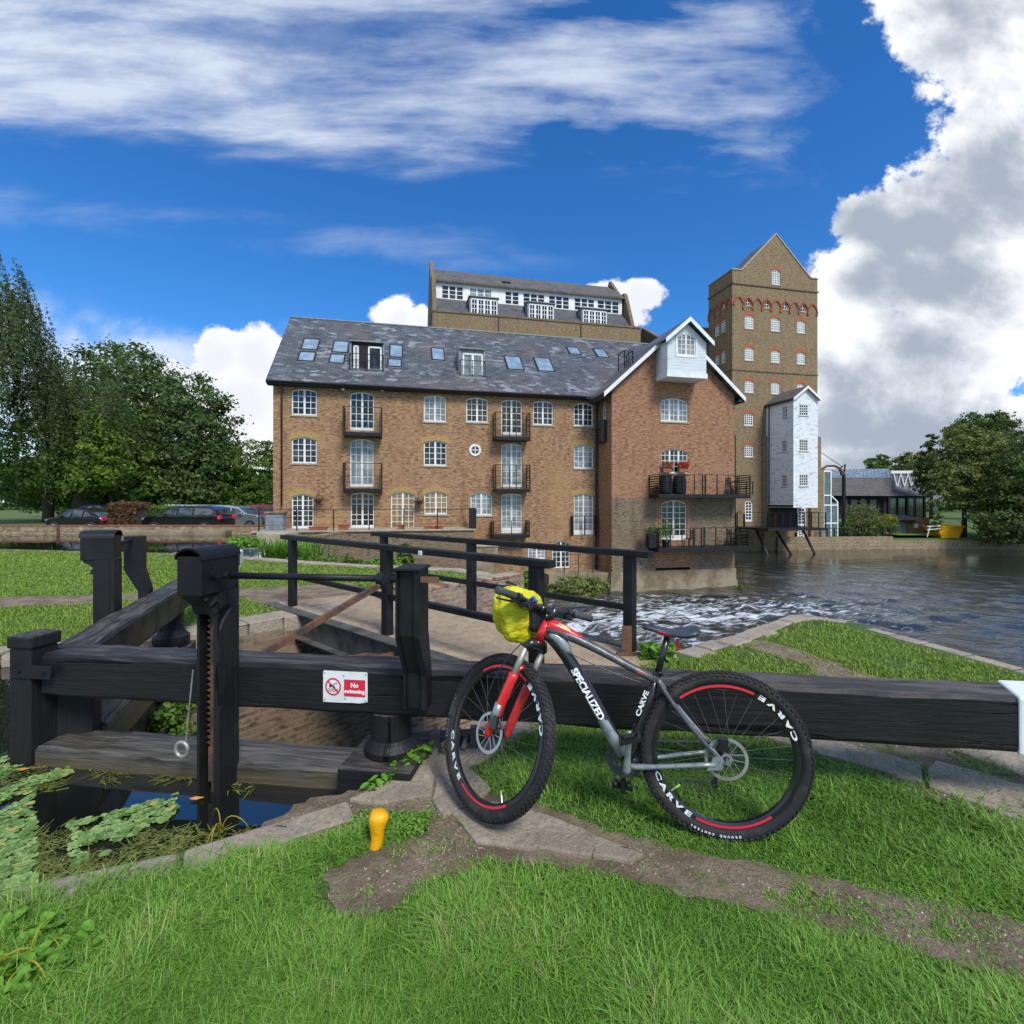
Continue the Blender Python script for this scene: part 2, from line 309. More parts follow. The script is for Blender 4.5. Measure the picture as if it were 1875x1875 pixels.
M_['leaf_yellow'] = foliage('yellow shrub leaves', (.25,.23,.02), (.42,.36,.03), None, .2)
M_['petal'] = foliage('red flowers', (.45,.01,.02), (.60,.04,.05), None, .2)
M_['lily'] = foliage('lily pads', (.11,.22,.05), (.30,.44,.15), (.45,.40,.12), .15, .55)
M_['pondweed'] = foliage('pondweed', (.06,.07,.015), (.22,.24,.06), (.35,.25,.12), .15, .4)

def ground_mat():
    m, t, b = bsdf('turf ground'); co = t.coord()
    n1 = t.noise(co, .9, 6, .6); n2 = t.noise(co, 35, 4, .7)
    c = t.mix(t.ss(n1, .35, .65), (.055,.11,.016), (.10,.17,.026)); c = t.mix(t.ss(n2, .4, .7), c, (.035,.06,.012))
    c = t.mix(t.ss(t.noise(co, 2.2, 5, .6), .62, .74, 0, .6), c, (.15,.13,.06))
    t.put(b.inputs['Base Color'], c); b.inputs['Roughness'].default_value = .95; bump(t, b, n2, .8, .03); return m
M_['turf'] = ground_mat()
def lawn_mat():
    m, t, b = bsdf('mown lawn'); co = t.coord()
    n1 = t.noise(t.map(co, scale=(1, 2.2, 1)), .7, 6, .65); n2 = t.noise(co, 22, 5, .75)
    c = t.mix(t.ss(n1, .35, .65), (.105,.20,.022), (.165,.27,.035)); c = t.mix(t.ss(n2, .35, .75, 0, .7), c, (.07,.13,.016))
    c = t.mix(t.ss(t.noise(co, 1.4, 6, .7), .6, .75, 0, .45), c, (.17,.17,.06))
    t.put(b.inputs['Base Color'], c); b.inputs['Roughness'].default_value = .95; bump(t, b, n2, 1, .05); return m
M_['lawn'] = lawn_mat()
M_['farland'] = plain('distant grass and tarmac', (.07,.12,.022), .95, 0, (.11,.16,.035), .12)

def river_mat():
    m, t, b = bsdf('river water'); co = t.coord(); x, y, z = t.sep(co)
    r1 = t.noise(t.map(co, scale=(.8, 1.6, 1), rot=(0, 0, R(-18))), 1.15, 5, .6, .8)
    r2 = t.noise(t.map(co, scale=(.9, 2.0, 1), rot=(0, 0, R(8))), 4.5, 4, .6, .4)
    # rough, aerated outfall below the mill; calm dark margins
    gx = t.m('DIVIDE', t.m('SUBTRACT', x, 4.0), 14.0); gy = t.m('DIVIDE', t.m('SUBTRACT', y, t.m('ADD', 20.3, t.m('MULTIPLY', x, .16))), 4.8)
    dd = t.m('SQRT', t.m('ADD', t.m('MULTIPLY', gx, gx), t.m('MULTIPLY', gy, gy)))
    core = t.ss(dd, 1.15, .25)
    fo = t.noise(t.map(co, scale=(.75, 1.9, 1), rot=(0, 0, R(10))), 1.5, 8, .68, 1.3)
    foam = t.ss(t.m('ADD', fo, t.m('MULTIPLY', core, .11)), .55, .69)
    foam = t.m('MULTIPLY', foam, t.ss(dd, 1.5, .8))
    c = t.mix(foam, (.024,.027,.023), (.56,.60,.63))
    t.put(b.inputs['Base Color'], c); t.put(b.inputs['Roughness'], t.ss(foam, 0, 1, .045, .7))
    b.inputs['IOR'].default_value = 2.0
    amp = t.ss(t.m('ADD', y, t.m('MULTIPLY', x, -.25)), 36, 24, .16, 1.0)
    h = t.m('MULTIPLY', t.m('ADD', r1, t.m('MULTIPLY', r2, .35)), amp)
    h = t.m('ADD', h, t.m('MULTIPLY', fo, t.m('MULTIPLY', core, .9)))
    bump(t, b, h, .8, .075); return m
M_['river'] = river_mat()
def pond_mat():
    m, t, b = bsdf('still dark water'); co = t.coord()
    b.inputs['Base Color'].default_value = (.008,.010,.008,1); b.inputs['Roughness'].default_value = .02; b.inputs['IOR'].default_value = 1.85
    b.inputs['Specular IOR Level'].default_value = .8
    bump(t, b, t.noise(co, 1.6, 3, .5), .25, .012); return m
M_['pond'] = pond_mat()
def fall_mat():
    m, t, b = bsdf('falling water'); co = t.coord()
    n = t.noise(t.map(co, scale=(9, 9, .8)), 2, 5, .6); t.put(b.inputs['Base Color'], t.mix(t.ss(n, .4, .6), (.30,.35,.38), (.85,.88,.9)))
    b.inputs['Roughness'].default_value = .4; bump(t, b, n, .8, .05); return m
M_['fall'] = fall_mat()

# ---------------------------------------------------------------- object helpers
def meta(o, label=None, cat=None, group=None, kind=None):
    if label: o['label'] = label
    if cat: o['category'] = cat
    if group: o['group'] = group
    if kind: o['kind'] = kind
    return o
def thing(name, label, cat, loc=(0,0,0), rz=0, group=None):
    o = bpy.data.objects.new(name, None); col.objects.link(o); o.location = loc; o.rotation_euler = (0, 0, rz)
    o.empty_display_size = .2
    return meta(o, label, cat, group)
def wmat(o):
    m = Matrix.Translation(o.location) @ o.rotation_euler.to_matrix().to_4x4()
    return (wmat(o.parent) @ m) if o.parent else m
def link(name, me, mat, parent=None):
    o = bpy.data.objects.new(name, me); col.objects.link(o)
    if mat is not None:
        me.materials.append(M_[mat] if isinstance(mat, str) else mat)
    if parent: o.parent = parent
    return o
class MB:
    def __init__(s, T=None): s.v = []; s.f = []; s.T = T
    def add(s, vs, fs, T=None):
        b = len(s.v); T = T if T is not None else s.T
        for p in vs:
            p = Vector(p)
            s.v.append(T @ p if isinstance(T, Matrix) else (Vector(T(*p)) if T else p))
        s.f += [tuple(i+b for i in f) for f in fs]; return s
    def box(s, x0, x1, y0, y1, z0, z1, T=None):
        return s.add([(x0,y0,z0),(x1,y0,z0),(x1,y1,z0),(x0,y1,z0),(x0,y0,z1),(x1,y0,z1),(x1,y1,z1),(x0,y1,z1)],
              [(0,3,2,1),(4,5,6,7),(0,1,5,4),(1,2,6,5),(2,3,7,6),(3,0,4,7)], T)
    def bar(s, a, b, w_, h_, up=(0,0,1), T=None):
        """rectangular bar from a to b; w_ across, h_ along up"""
        a = Vector(a); b = Vector(b); d_ = (b-a).normalized(); up = Vector(up)
        sd_ = d_.cross(up)
        if sd_.length < 1e-4: sd_ = d_.cross(Vector((0, 1, 0)))
        sd_.normalize(); u_ = sd_.cross(d_).normalized(); vs = []
        for c in (a, b):
            for (i, j) in ((-1,-1),(1,-1),(1,1),(-1,1)): vs.append(c+sd_*i*w_/2+u_*j*h_/2)
        return s.add(vs, [(0,3,2,1),(4,5,6,7),(0,1,5,4),(1,2,6,5),(2,3,7,6),(3,0,4,7)], T)
    def tube(s, pts, r, n=10, cap=True, flat=None, T=None):
        pts = [Vector(p) for p in pts]; N = len(pts); rs = r if isinstance(r, (list, tuple)) else [r]*N
        vs = []; fs = []; prev = None
        for k, p in enumerate(pts):
            d_ = (pts[min(k+1, N-1)]-pts[max(k-1, 0)]).normalized()
            if prev is None:
                ref = Vector((0,0,1)) if abs(d_.z) < .9 else Vector((0,1,0)); a = d_.cross(ref).normalized()
            else: a = (prev-d_*prev.dot(d_)).normalized()
            prev = a; b = d_.cross(a); fl = 1 if flat is None else flat
            for j in range(n):
                t_ = 2*math.pi*j/n; vs.append(p+a*math.cos(t_)*rs[k]+b*math.sin(t_)*rs[k]*fl)
        for k in range(N-1):
            for j in range(n):
                a0 = k*n+j; a1 = k*n+(j+1) % n; fs.append((a0, a1, a1+n, a0+n))
        if cap: fs.append(tuple(range(n-1, -1, -1))); fs.append(tuple((N-1)*n+j for j in range(n)))
        return s.add(vs, fs, T)
    def prism(s, poly, z0, z1, T=None):
        n = len(poly); vs = [(x, y, z0) for x, y in poly]+[(x, y, z1) for x, y in poly]
        return s.add(vs, [tuple(range(n-1, -1, -1)), tuple(range(n, 2*n))]+[(i, (i+1) % n, (i+1) % n+n, i+n) for i in range(n)], T)
    def lathe(s, prof, n=20, T=None):
        """prof: (r, z) pairs round the z axis"""
        vs = []; fs = []
        for (r, z) in prof:
            for j in range(n): t_ = 2*math.pi*j/n; vs.append((r*math.cos(t_), r*math.sin(t_), z))
        for k in range(len(prof)-1):
            for j in range(n): fs.append((k*n+j, k*n+(j+1) % n, (k+1)*n+(j+1) % n, (k+1)*n+j))
        fs.append(tuple(range(n-1, -1, -1))); fs.append(tuple((len(prof)-1)*n+j for j in range(n)))
        return s.add(vs, fs, T)
    def build(s, name, mat, parent=None, world=False, bevel=0, smooth=False, seg=2, origin=None):
        inv = wmat(parent).inverted() if (world and parent) else None
        vs = [inv @ p for p in s.v] if inv else s.v
        if origin is not None: vs = [p-Vector(origin) for p in vs]
        me = bpy.data.meshes.new(name); me.from_pydata([tuple(p) for p in vs], [], s.f); me.update()
        bm = bmesh.new(); bm.from_mesh(me); bmesh.ops.recalc_face_normals(bm, faces=bm.faces); bm.to_mesh(me); bm.free()
        o = link(name, me, mat, parent)
        if origin is not None: o.location = origin
        if bevel:
            b = o.modifiers.new('bevel', 'BEVEL'); b.width = bevel; b.segments = seg; b.limit_method = 'ANGLE'; b.angle_limit = R(40)
        if smooth:
            me.polygons.foreach_set('use_smooth', [True]*len(me.polygons))
        return o
def npmesh(name, V, Q, mat, parent=None, tint=None, smooth=False):
    me = bpy.data.meshes.new(name); nv = len(V); nq = len(Q); k = Q.shape[1]
    me.vertices.add(nv); me.vertices.foreach_set('co', np.ascontiguousarray(V, dtype=np.float32).ravel())
    me.loops.add(nq*k); me.loops.foreach_set('vertex_index', np.ascontiguousarray(Q, dtype=np.int32).ravel())
    me.polygons.add(nq); me.polygons.foreach_set('loop_start', np.arange(0, nq*k, k, dtype=np.int32))
    me.update(calc_edges=True)
    if tint is not None:
        a = me.attributes.new('tint', 'FLOAT', 'POINT'); a.data.foreach_set('value', np.ascontiguousarray(tint, dtype=np.float32))
    if smooth: me.polygons.foreach_set('use_smooth', np.ones(nq, dtype=bool))
    return link(name, me, mat, parent)
def at(px, py, D): return Vector(((px-CX)/F*D, D, CAMZ-(py-HY)/F*D))
def gr(px, py, z=0.0):
    D = (CAMZ-z)*F/(py-HY); return Vector(((px-CX)/F*D, D, z))
def hit(root, n, p0, px, py):
    """where the sight line of a photo pixel meets a plane given in root's local space"""
    mi = wmat(root).inverted(); o = mi @ Vector((0, 0, CAMZ)); q = mi @ at(px, py, 1.0); dd = q-o
    n = Vector(n); t_ = n.dot(Vector(p0)-o)/n.dot(dd); return o+dd*t_
def textmesh(body, size, depth=.001, bold=0, space=1.0):
    cu = bpy.data.curves.new('t', 'FONT'); cu.body = body; cu.size = size; cu.extrude = depth; cu.align_x = 'CENTER'; cu.align_y = 'CENTER'
    cu.offset = bold; cu.resolution_u = 3; cu.space_character = space
    o = bpy.data.objects.new('t', cu); col.objects.link(o); dg = bpy.context.evaluated_depsgraph_get()
    me = bpy.data.meshes.new_from_object(o.evaluated_get(dg)); vs = [v_.co.copy() for v_ in me.vertices]; fs = [tuple(p.vertices) for p in me.polygons]
    bpy.data.objects.remove(o); bpy.data.curves.remove(cu); bpy.data.meshes.remove(me); return vs, fs

# ================================================================ THE SETTING
WLOW, WUP = -3.40, -.12
def sheet(name, pts, z, mat, kind='structure'):
    me = bpy.data.meshes.new(name); bm = bmesh.new()
    f = bm.faces.new([bm.verts.new((x, y, z)) for x, y in pts]); bmesh.ops.recalc_face_normals(bm, faces=[f])
    if f.normal.z < 0: f.normal_flip()
    bmesh.ops.triangulate(bm, faces=bm.faces); bm.to_mesh(me); bm.free()
    o = link(name, me, mat); o['kind'] = kind; return o
A_EDGE = [(-7.5,-.9),(-1.94,1.86),(-1.39,2.07),(-.80,2.42),(-.60,2.66),(-.45,2.92),(.33,3.87),(1.12,4.93),(1.60,4.84),(2.41,5.4),(3.5,6.28),(3.83,6.38),(4.16,6.08),(4.38,5.13),(4.55,4.34),(5.3,1.5),(6,-8)]
LAND_A = A_EDGE+[(-7.5,-8)]
B_EDGE = [(-20,-1.2),(-9,3.3),(-4.93,4.73),(-3.92,5.08),(-3.72,5.30),(-2.62,6.55),(-1.95,7.32)]
B_EDGE2 = [(-1.95,7.32),(-1.23,7.78),(.23,9.26)]
B_EDGE3 = [(.23,9.26),(-1.15,10.6),(-2.96,11.2),(-5.04,12.0),(-9.4,14.1),(-16,15.4),(-60,17)]
LAND_B = B_EDGE+B_EDGE2[1:]+B_EDGE3[1:]+[(-60,-1.2)]
sheet('ground', LAND_A, 0, 'turf'); sheet('ground', LAND_B, 0, 'lawn')
# far land: meadow and car park behind the pond, sloping bank behind the mill pool, out to the horizon
g = MB()
rows = [(25.3,-.05),(34,-.05),(60,-.05),(200,0),(3500,0)]
rows = [(25.3,-.05),(34,-.05),(40,-.05),(60,-.05),(200,0),(3500,0)]
for (y0, z0), (y1, z1) in zip(rows, rows[1:]):
    xr = -12.6 if y1 <= 40 else 10
    g.add([(-3500,y0,z0),(xr,y0,z0),(xr,y1,z1),(-3500,y1,z1)], [(0,1,2,3)])
bank = [(10,49.0),(31.4,50.4),(39.8,51.2),(46.6,51.4),(53,50),(80,47),(200,42),(3500,30)]
prof = [(0,-2.55),(.6,-2.3),(6,-2.0),(15,-.75),(60,-.3),(3450,0)]
for (x0, y0), (x1, y1) in zip(bank, bank[1:]):
    for (d0, z0), (d1, z1) in zip(prof, prof[1:]): g.add([(x0,y0+d0,z0),(x1,y1+d0,z0),(x1,y1+d1,z1),(x0,y0+d1,z1)], [(0,1,2,3)])
meta(g.build('terrain', 'farland'), kind='structure')
sheet('river', [(-60,-8),(600,-8),(600,60),(-60,60)], WLOW-.14, 'river')
_r = np.random.default_rng(77); ny, nx = 430, 620
yy_ = 4.0*(53.5/4.0)**np.linspace(0, 1, ny); xs_ = np.linspace(0, 1, nx); Xg = (-6+(1.22*yy_[:, None]+8+6)*xs_[None]); Yg = np.repeat(yy_[:, None], nx, 1); Zg = np.zeros_like(Xg)
ruf = np.clip(1-np.abs(Yg-(20+.16*Xg))/7, 0, 1)*np.clip(1.5-Xg/18, 0, 1); calm = np.clip((47-(Yg+.1*Xg))/14, .16, 1)
for k in range(46):
    lam = .38*2**_r.uniform(0, 2.6); th_ = _r.normal(R(68), .55); ph = _r.uniform(0, 6.28); kx, ky = 2*math.pi/lam*math.cos(th_), 2*math.pi/lam*math.sin(th_)
    wob = .9*np.sin(Xg*.31*_r.uniform(.6, 1.6)+ph*2)+.9*np.sin(Yg*.37*_r.uniform(.6, 1.6)+ph)
    Zg += .0043*lam**.9*np.sin(kx*Xg+ky*Yg+ph+wob)*(1+2.2*ruf)*(1 if lam > .7 else np.clip(1.3-Yg/60, .3, 1))
Zg *= calm
_V = np.stack([Xg, Yg, Zg+WLOW], 2).reshape(-1, 3); _i = np.arange(ny-1)[:, None]*nx+np.arange(nx-1)[None]; _Q = np.stack([_i, _i+1, _i+nx+1, _i+nx], 2).reshape(-1, 4)
npmesh('river', _V, _Q, 'river', smooth=True)['kind'] = 'structure'
sheet('pond_water', [(-9.5,17.0),(-8.75,17.2),(-8.6,23.5),(-9.5,25.5),(-90,27),(-90,16),(-16,15.2),(-9.5,14.0)], WUP, 'pond')
sheet('lock_water', [(-.6,2.2),(-.62,2.72),(-2.75,3.06),(-3.75,5.2),(-6,5.2),(-24,4),(-24,-3),(-8,-3)], WUP, 'pond')

def strip(mb, pts, wd, z0, z1):
    """a wall along a polyline, wd to its right-hand side"""
    P = [Vector((x, y, 0)) for x, y in pts]; n = len(P); off = []
    for k in range(n):
        a = (P[k]-P[k-1]).normalized() if k else None; b = (P[k+1]-P[k]).normalized() if k < n-1 else None
        t_ = ((a or b)+(b or a)).normalized(); nn = Vector((t_.y, -t_.x, 0)); c = nn.dot(Vector(((a or b).y, -(a or b).x, 0)))
        off.append(P[k]+nn*wd/max(c, .5))
    for k in range(n-1):
        mb.add([(P[k].x,P[k].y,z0),(P[k+1].x,P[k+1].y,z0),(off[k+1].x,off[k+1].y,z0),(off[k].x,off[k].y,z0),
                (P[k].x,P[k].y,z1),(P[k+1].x,P[k+1].y,z1),(off[k+1].x,off[k+1].y,z1),(off[k].x,off[k].y,z1)],
               [(0,3,2,1),(4,5,6,7),(0,1,5,4),(1,2,6,5),(2,3,7,6),(3,0,4,7)])
def dens_line(pts, step, jit=0.0, seed=1):
    rnd = random.Random(seed); out = []
    for (x0, y0), (x1, y1) in zip(pts, pts[1:]):
        L = math.hypot(x1-x0, y1-y0); n = max(1, int(L/step))
        for k in range(n):
            t_ = k/n; j = rnd.uniform(-jit, jit); nx, ny = -(y1-y0)/L, (x1-x0)/L
            out.append((x0+(x1-x0)*t_+nx*j, y0+(y1-y0)*t_+ny*j))
    out.append(pts[-1]); return out
def coping(pts, wd, z1, parent, L=.75, seed=3, th=.13, mat='stone'):
    """row of separate coping stones, slightly uneven, in one mesh"""
    rnd = random.Random(seed); mb = MB()
    for (x0, y0), (x1, y1) in zip(pts, pts[1:]):
        LL = math.hypot(x1-x0, y1-y0); n = max(1, round(LL/L)); ux, uy = (x1-x0)/LL, (y1-y0)/LL
        for k in range(n):
            a = LL*k/n+.006; b = LL*(k+1)/n-.006; z = z1+rnd.uniform(-.012, .008); o_ = rnd.uniform(-.015, .015); ww = wd+rnd.uniform(-.05, .05)
            q = [(x0+ux*a-uy*o_, y0+uy*a+ux*o_), (x0+ux*b-uy*o_, y0+uy*b+ux*o_), (x0+ux*b+uy*ww, y0+uy*b-ux*ww), (x0+ux*a+uy*ww, y0+uy*a-ux*ww)]
            mb.prism(q, z-th, z)
    return mb.build('coping', mat, parent, world=True, bevel=.018)
# near bank: lock wall up to the gate, damp brick wall of the tail below it, stone edge of the point
t = thing('lock_wall', 'near side lock wall with pale worn coping along the green water', 'wall', (-1.4,2.0,0))
mb = MB(); strip(mb, A_EDGE[:5], .4, -3.6, -.13); mb.build('brickwork', 'chamber', t, world=True)
coping(A_EDGE[:4], .20, .008, t, .8, 4); 
t = thing('tail_wall', 'dark brick wall under the near end of the footbridge', 'wall', (-.1,3.4,0))
mb = MB(); strip(mb, A_EDGE[4:8], .4, -3.6, -.13); mb.build('brickwork', 'chamber', t, world=True); coping(A_EDGE[4:8], .34, .012, t, .7, 8)
t = thing('river_wall', 'low stone edging round the grassy point beside the mill pool', 'wall', (3,5.8,0))
mb = MB(); strip(mb, A_EDGE[7:], .4, -3.6, -.13); mb.build('brickwork', 'stonewall', t, world=True)
coping(A_EDGE[7:12], .24, .02, t, .30, 5); coping(A_EDGE[11:], .16, .004, t, .34, 6)
# far bank
t = thing('lock_wall', 'far side lock wall with stone coping beside the open lawn', 'wall', (-5,4.7,0))
mb = MB(); strip(mb, B_EDGE[:4], -.4, -3.6, -.13) ; mb.build('brickwork', 'chamber', t, world=True)
cp = B_EDGE[1:4]; coping([(x, y) for x, y in cp], -.35, .01, t, .8, 9)
t = thing('tail_wall', 'broken stone topped wall below the far lock gate', 'wall', (-3.2,5.9,0))
mb = MB(); strip(mb, B_EDGE[3:], -.4, -3.6, -.13); mb.build('brickwork', 'chamber', t, world=True); coping(B_EDGE[3:], -.42, .02, t, .45, 12, th=.2)
t = thing('brick_wall', 'low patched red and cream brick wall at the far end of the footbridge', 'wall', (-.6,8.4,0))
mb = MB(); strip(mb, B_EDGE2, -.3, -3.6, .07); mb.build('brickwork', 'brick_old', t, world=True)
coping(B_EDGE2, -.33, .14, t, .26, 13, th=.07, mat='brick_old')
t = thing('bank_wall', 'stone retaining edge along the far side of the lawn', 'wall', (-3,11.2,0))
mb = MB(); strip(mb, B_EDGE3, -.35, -3.6, .01); mb.build('brickwork', 'stonewall', t, world=True); coping(B_EDGE3[:5], -.3, .05, t, .9, 14)

def px_poly(pts, z=0): return [tuple(gr(x, y, z)[:2]) for x, y in pts]
def jag(pts, step, j, seed): return dens_line(pts+[pts[0]], step, j, seed)[:-1]
P_DIRT = px_poly([(612,1610),(640,1664),(710,1654),(785,1604),(850,1577),(885,1562),(1000,1566),(1150,1597),(1380,1652),(1600,1708),(1875,1780),(1990,1810),(1990,1710),(1875,1705),(1700,1662),(1480,1618),(1260,1572),(1110,1538),(1000,1492),(900,1470),(850,1440),(830,1400),(780,1392),(700,1445),(560,1478),(480,1520),(560,1530),(640,1500),(760,1478),(800,1500),(760,1545),(680,1572)])
P_STONE = px_poly([(1340,1330),(1560,1402),(1700,1452),(1800,1492),(1875,1518),(2000,1570),(2150,1500),(2000,1330),(1875,1300),(1700,1268),(1582,1237),(1522,1214),(1451,1190),(1400,1176),(1352,1172),(1390,1190),(1489,1219),(1508,1235),(1540,1260),(1500,1290)])
P_LAWN = px_poly([(-900,1110),(0,1094),(200,1089),(430,1079),(560,1072),(640,1068),(760,1100),(640,1140),(505,1115),(440,1093),(330,1096),(250,1099),(120,1108),(0,1113),(-900,1140)])
def grow(poly, w_):
    out = []; n = len(poly); ar = sum(poly[i][0]*poly[(i+1) % n][1]-poly[(i+1) % n][0]*poly[i][1] for i in range(n)); sg = 1 if ar > 0 else -1
    for i in range(n):
        (x0, y0), (x1, y1), (x2, y2) = poly[i-1], poly[i], poly[(i+1) % n]; a = Vector((x1-x0, y1-y0, 0)).normalized(); b = Vector((x2-x1, y2-y1, 0)).normalized(); t_ = (a+b).normalized() if (a+b).length > .1 else a; out.append((x1+sg*t_.y*w_, y1-sg*t_.x*w_))
    return out
sheet('path', jag(grow(P_DIRT, .05), .035, .02, 1), .004, 'soil')
sheet('path', jag(grow(P_STONE, .06), .08, .02, 2), .004, 'soil')
sheet('path', jag(P_LAWN, .3, .06, 3), .004, 'soil')
# worn paving slabs let into the towpath
def slab(pxs, label, seed, th=.03):
    q = px_poly(pxs); q = jag(q, .07, .006, seed); mb = MB(); mb.prism(q, -.05, .012+th*.3)
    c = Vector((sum(a for a, b in q)/len(q), sum(b for a, b in q)/len(q), 0))
    o = mb.build('paving_slab', 'stone', None, bevel=.008, origin=c); return meta(o, label, 'paving slab', 'worn slabs set in the towpath')
slab([(800,1430),(790,1470),(812,1500),(880,1470),(900,1448),(850,1405)], 'cracked grey slab left of the front wheel', 1)
slab([(700,1440),(640,1468),(700,1478),(790,1462),(796,1425),(780,1396)], 'grey mossy slab at the foot of the black gate pivot', 2)
slab([(826,1492),(872,1548),(1000,1562),(1150,1584),(1180,1570),(1100,1540),(1010,1500),(905,1474)], 'pale slab directly under the front tyre', 3)
slab([(1395,1352),(1490,1382),(1560,1402),(1690,1440),(1684,1404),(1600,1380),(1500,1350),(1440,1340)], 'pale stone slab behind the rear wheel, left of the crack', 4)
slab([(1698,1412),(1700,1446),(1875,1510),(1960,1540),(1960,1450),(1860,1440),(1780,1415),(1715,1398)], 'pale stone slab at the right edge of the photo', 5)
slab([(1745,1378),(1875,1425),(1960,1440),(1960,1390),(1850,1370)], 'sandy slab under the white end of the balance beam', 6)

# ================================================================ LOCK GATES
def post_with_gear(g_, x0, x1, ybox, ypost, rack=True):
    """gear post standing on the gate: channel, rack, overhanging gear box with a curved lid; local x along the leaf, y towards the chamber"""
    xm = (x0+x1)/2
    m = MB(); m.box(x0, x1, -.035, -.002, -.9, .99); m.box(x0, x0+.016, ypost, -.035, -.9, .99); m.box(x1-.036, x1, ypost, -.035, -.9, .99)
    p = m.build('gear_post', 'wood_up', g_, bevel=.004)
    m = MB(); N = 8; prof = [(ybox, .99), (ybox, 1.19)]
    m.box(x0-.002, x1+.002, ybox, -.006, .985, 1.19); b = m.build('gear_box', 'black', g_, bevel=.006)
    m = MB(); vs = []; fs = []
    for k in range(N+1):
        a = math.pi*(k/N); xx = xm-math.cos(a)*(x1-x0+.014)/2; zz = 1.185+math.sin(a)*.05
        vs += [(xx, ybox-.008, zz), (xx, .0, zz), (xx, .0, zz-.012), (xx, ybox-.008, zz-.012)]
    for k in range(N):
        for j in range(4): fs.append((k*4+j, k*4+(j+1) % 4, k*4+4+(j+1) % 4, k*4+4+j))
    fs += [tuple(range(0, 4*(N+1), 4))+tuple(range(4*N+3, 0, -4))]; m.add(vs, fs); m.build('lid', 'black', b, smooth=False)
    m = MB()
    for (yy, zz, r) in ((ybox+.1, 1.10, .045),):
        m.tube([(x1, yy+.03, zz), (x1+.012, yy+.03, zz)], r, 16)
    m.build('bolt_plate', 'black', b)
    for (yy, zz) in ((ybox+.02, 1.17), (-.03, 1.17), (ybox+.02, 1.01), (-.03, 1.01)): m = MB(); m.tube([(x1, yy, zz), (x1+.008, yy, zz)], .008, 8); m.build('bolt', 'black', b)
    m = MB(); q = [(ybox+.01, .99), (ybox+.02, .965), (ybox+.05, .95), (ybox+.08, .92), (ypost-.03, .87), (ypost+.02, .865), (ypost+.02, .99)]
    vs = [(x0+.01, y, z) for y, z in q]+[(x1-.01, y, z) for y, z in q]; n = len(q)
    m.add(vs, [tuple(range(n)), tuple(range(2*n-1, n-1, -1))]+[(i, (i+1) % n, (i+1) % n+n, i+n) for i in range(n)]); m.build('bracket', 'wood_up', g_, bevel=.004)
    if rack:
        m = MB(); m.box(xm-.012, xm+.012, ypost+.035, ypost+.07, .12, .97)
        for k in range(26):
            z = .14+k*.032
            for s_ in (-1, 1): m.add([(xm+s_*.01, ypost+.03, z), (xm+s_*.036, ypost+.035, z+.012), (xm+s_*.01, ypost+.03, z+.022), (xm+s_*.01, ypost+.075, z), (xm+s_*.036, ypost+.07, z+.012), (xm+s_*.01, ypost+.075, z+.022)], [(0,1,2),(5,4,3),(0,3,4,1),(1,4,5,2),(2,5,3,0)])
        rk = m.build('rack', 'rust', g_)
        m = MB(); m.box(xm-.022, xm+.022, ypost+.03, ypost+.05, -.06, .13); m.prism([(xm-.022, 0), (xm+.022, 0), (xm, .01)], 0, 0)
        m.tube([(xm, ypost+.045, -.05), (xm, ypost+.045, -.8)], .013, 8); m.build('paddle_rod', 'rust', rk)
GA = math.atan2(-.1304, 1)
gate = thing('lock_gate', 'near black timber lock gate with its long balance beam running to the right', 'lock gate', (-2.85,2.985,0), GA)
def cut_beam(m, x0, x1, y0, y1, z0, z1, n=24, seed=1, a=.006):
    """baulk with slightly wavy arrises"""
    rnd = random.Random(seed); vs = []; fs = []
    for k in range(n+1):
        x = x0+(x1-x0)*k/n; c = .02
        sec = [(y0+c, z0), (y1-c, z0), (y1, z0+c), (y1, z1-c), (y1-c, z1), (y0+c, z1), (y0, z1-c), (y0, z0+c)]
        vs += [(x, y+rnd.uniform(-a, a)*.6, z+rnd.uniform(-a, a)) for y, z in sec]
    for k in range(n):
        for j in range(8): fs.append((k*8+j, k*8+(j+1) % 8, k*8+8+(j+1) % 8, k*8+8+j))
    fs += [tuple(range(7, -1, -1)), tuple(n*8+j for j in range(8))]; m.add(vs, fs)
m = MB(); cut_beam(m, -.01, 5.745, 0, .235, .292, .55, 34); m.build('balance_beam', 'wood', gate)
xf_ = hit(gate, (0,1,0), (0,-.008,0), 1866, 1300).x; xb_ = hit(gate, (0,0,1), (0,0,.56), 1840, 1250).x
m = MB(); m.prism([(xf_,-.008),(5.76,-.008),(5.76,.243),(xb_,.243)], .283, .559); m.build('white_beam_end', 'signwhite', gate, bevel=.012)
m = MB(); m.box(-.185, -.035, -.04, .12, -3.4, .585); mp = m.build('mitre_post', 'wood_up', gate, bevel=.008)
m = MB(); m.box(-.196, -.022, -.05, .135, .585, .665); m.build('post_cap', 'wood_up', mp, bevel=.014)
m = MB(); m.box(-.155, .115, -.050, -.041, .415, .495); st_ = m.build('strap', 'black', gate, bevel=.002)
for x in (-.10, .07): m = MB(); m.tube([(x, -.050, .455), (x, -.062, .455)], .009, 6); m.build('bolt', 'black', st_)
m = MB(); cut_beam(m, -.03, 1.95, -.02, .24, -.27, -.005, 18, 5, .008); m.build('bottom_rail', 'wetwood', gate)
m = MB(); [m.box(-.03+k*.22, .185+k*.22, .09, .15, -3.5, -.10) for k in range(9)]; m.build('planking', 'wetwood', gate)
m = MB(); m.lathe([(.135,.06),(.15,.07),(.15,.10),(.125,.13),(.115,.15),(.115,.295)], 48, Matrix.Translation((2.17,.10,0))); m.build('heel_post', 'wood_up', gate, smooth=False)
m = MB(); m.box(1.955, 2.36, -.13, .26, -.4, .062); m.build('heel_block', 'wood', gate, bevel=.01)
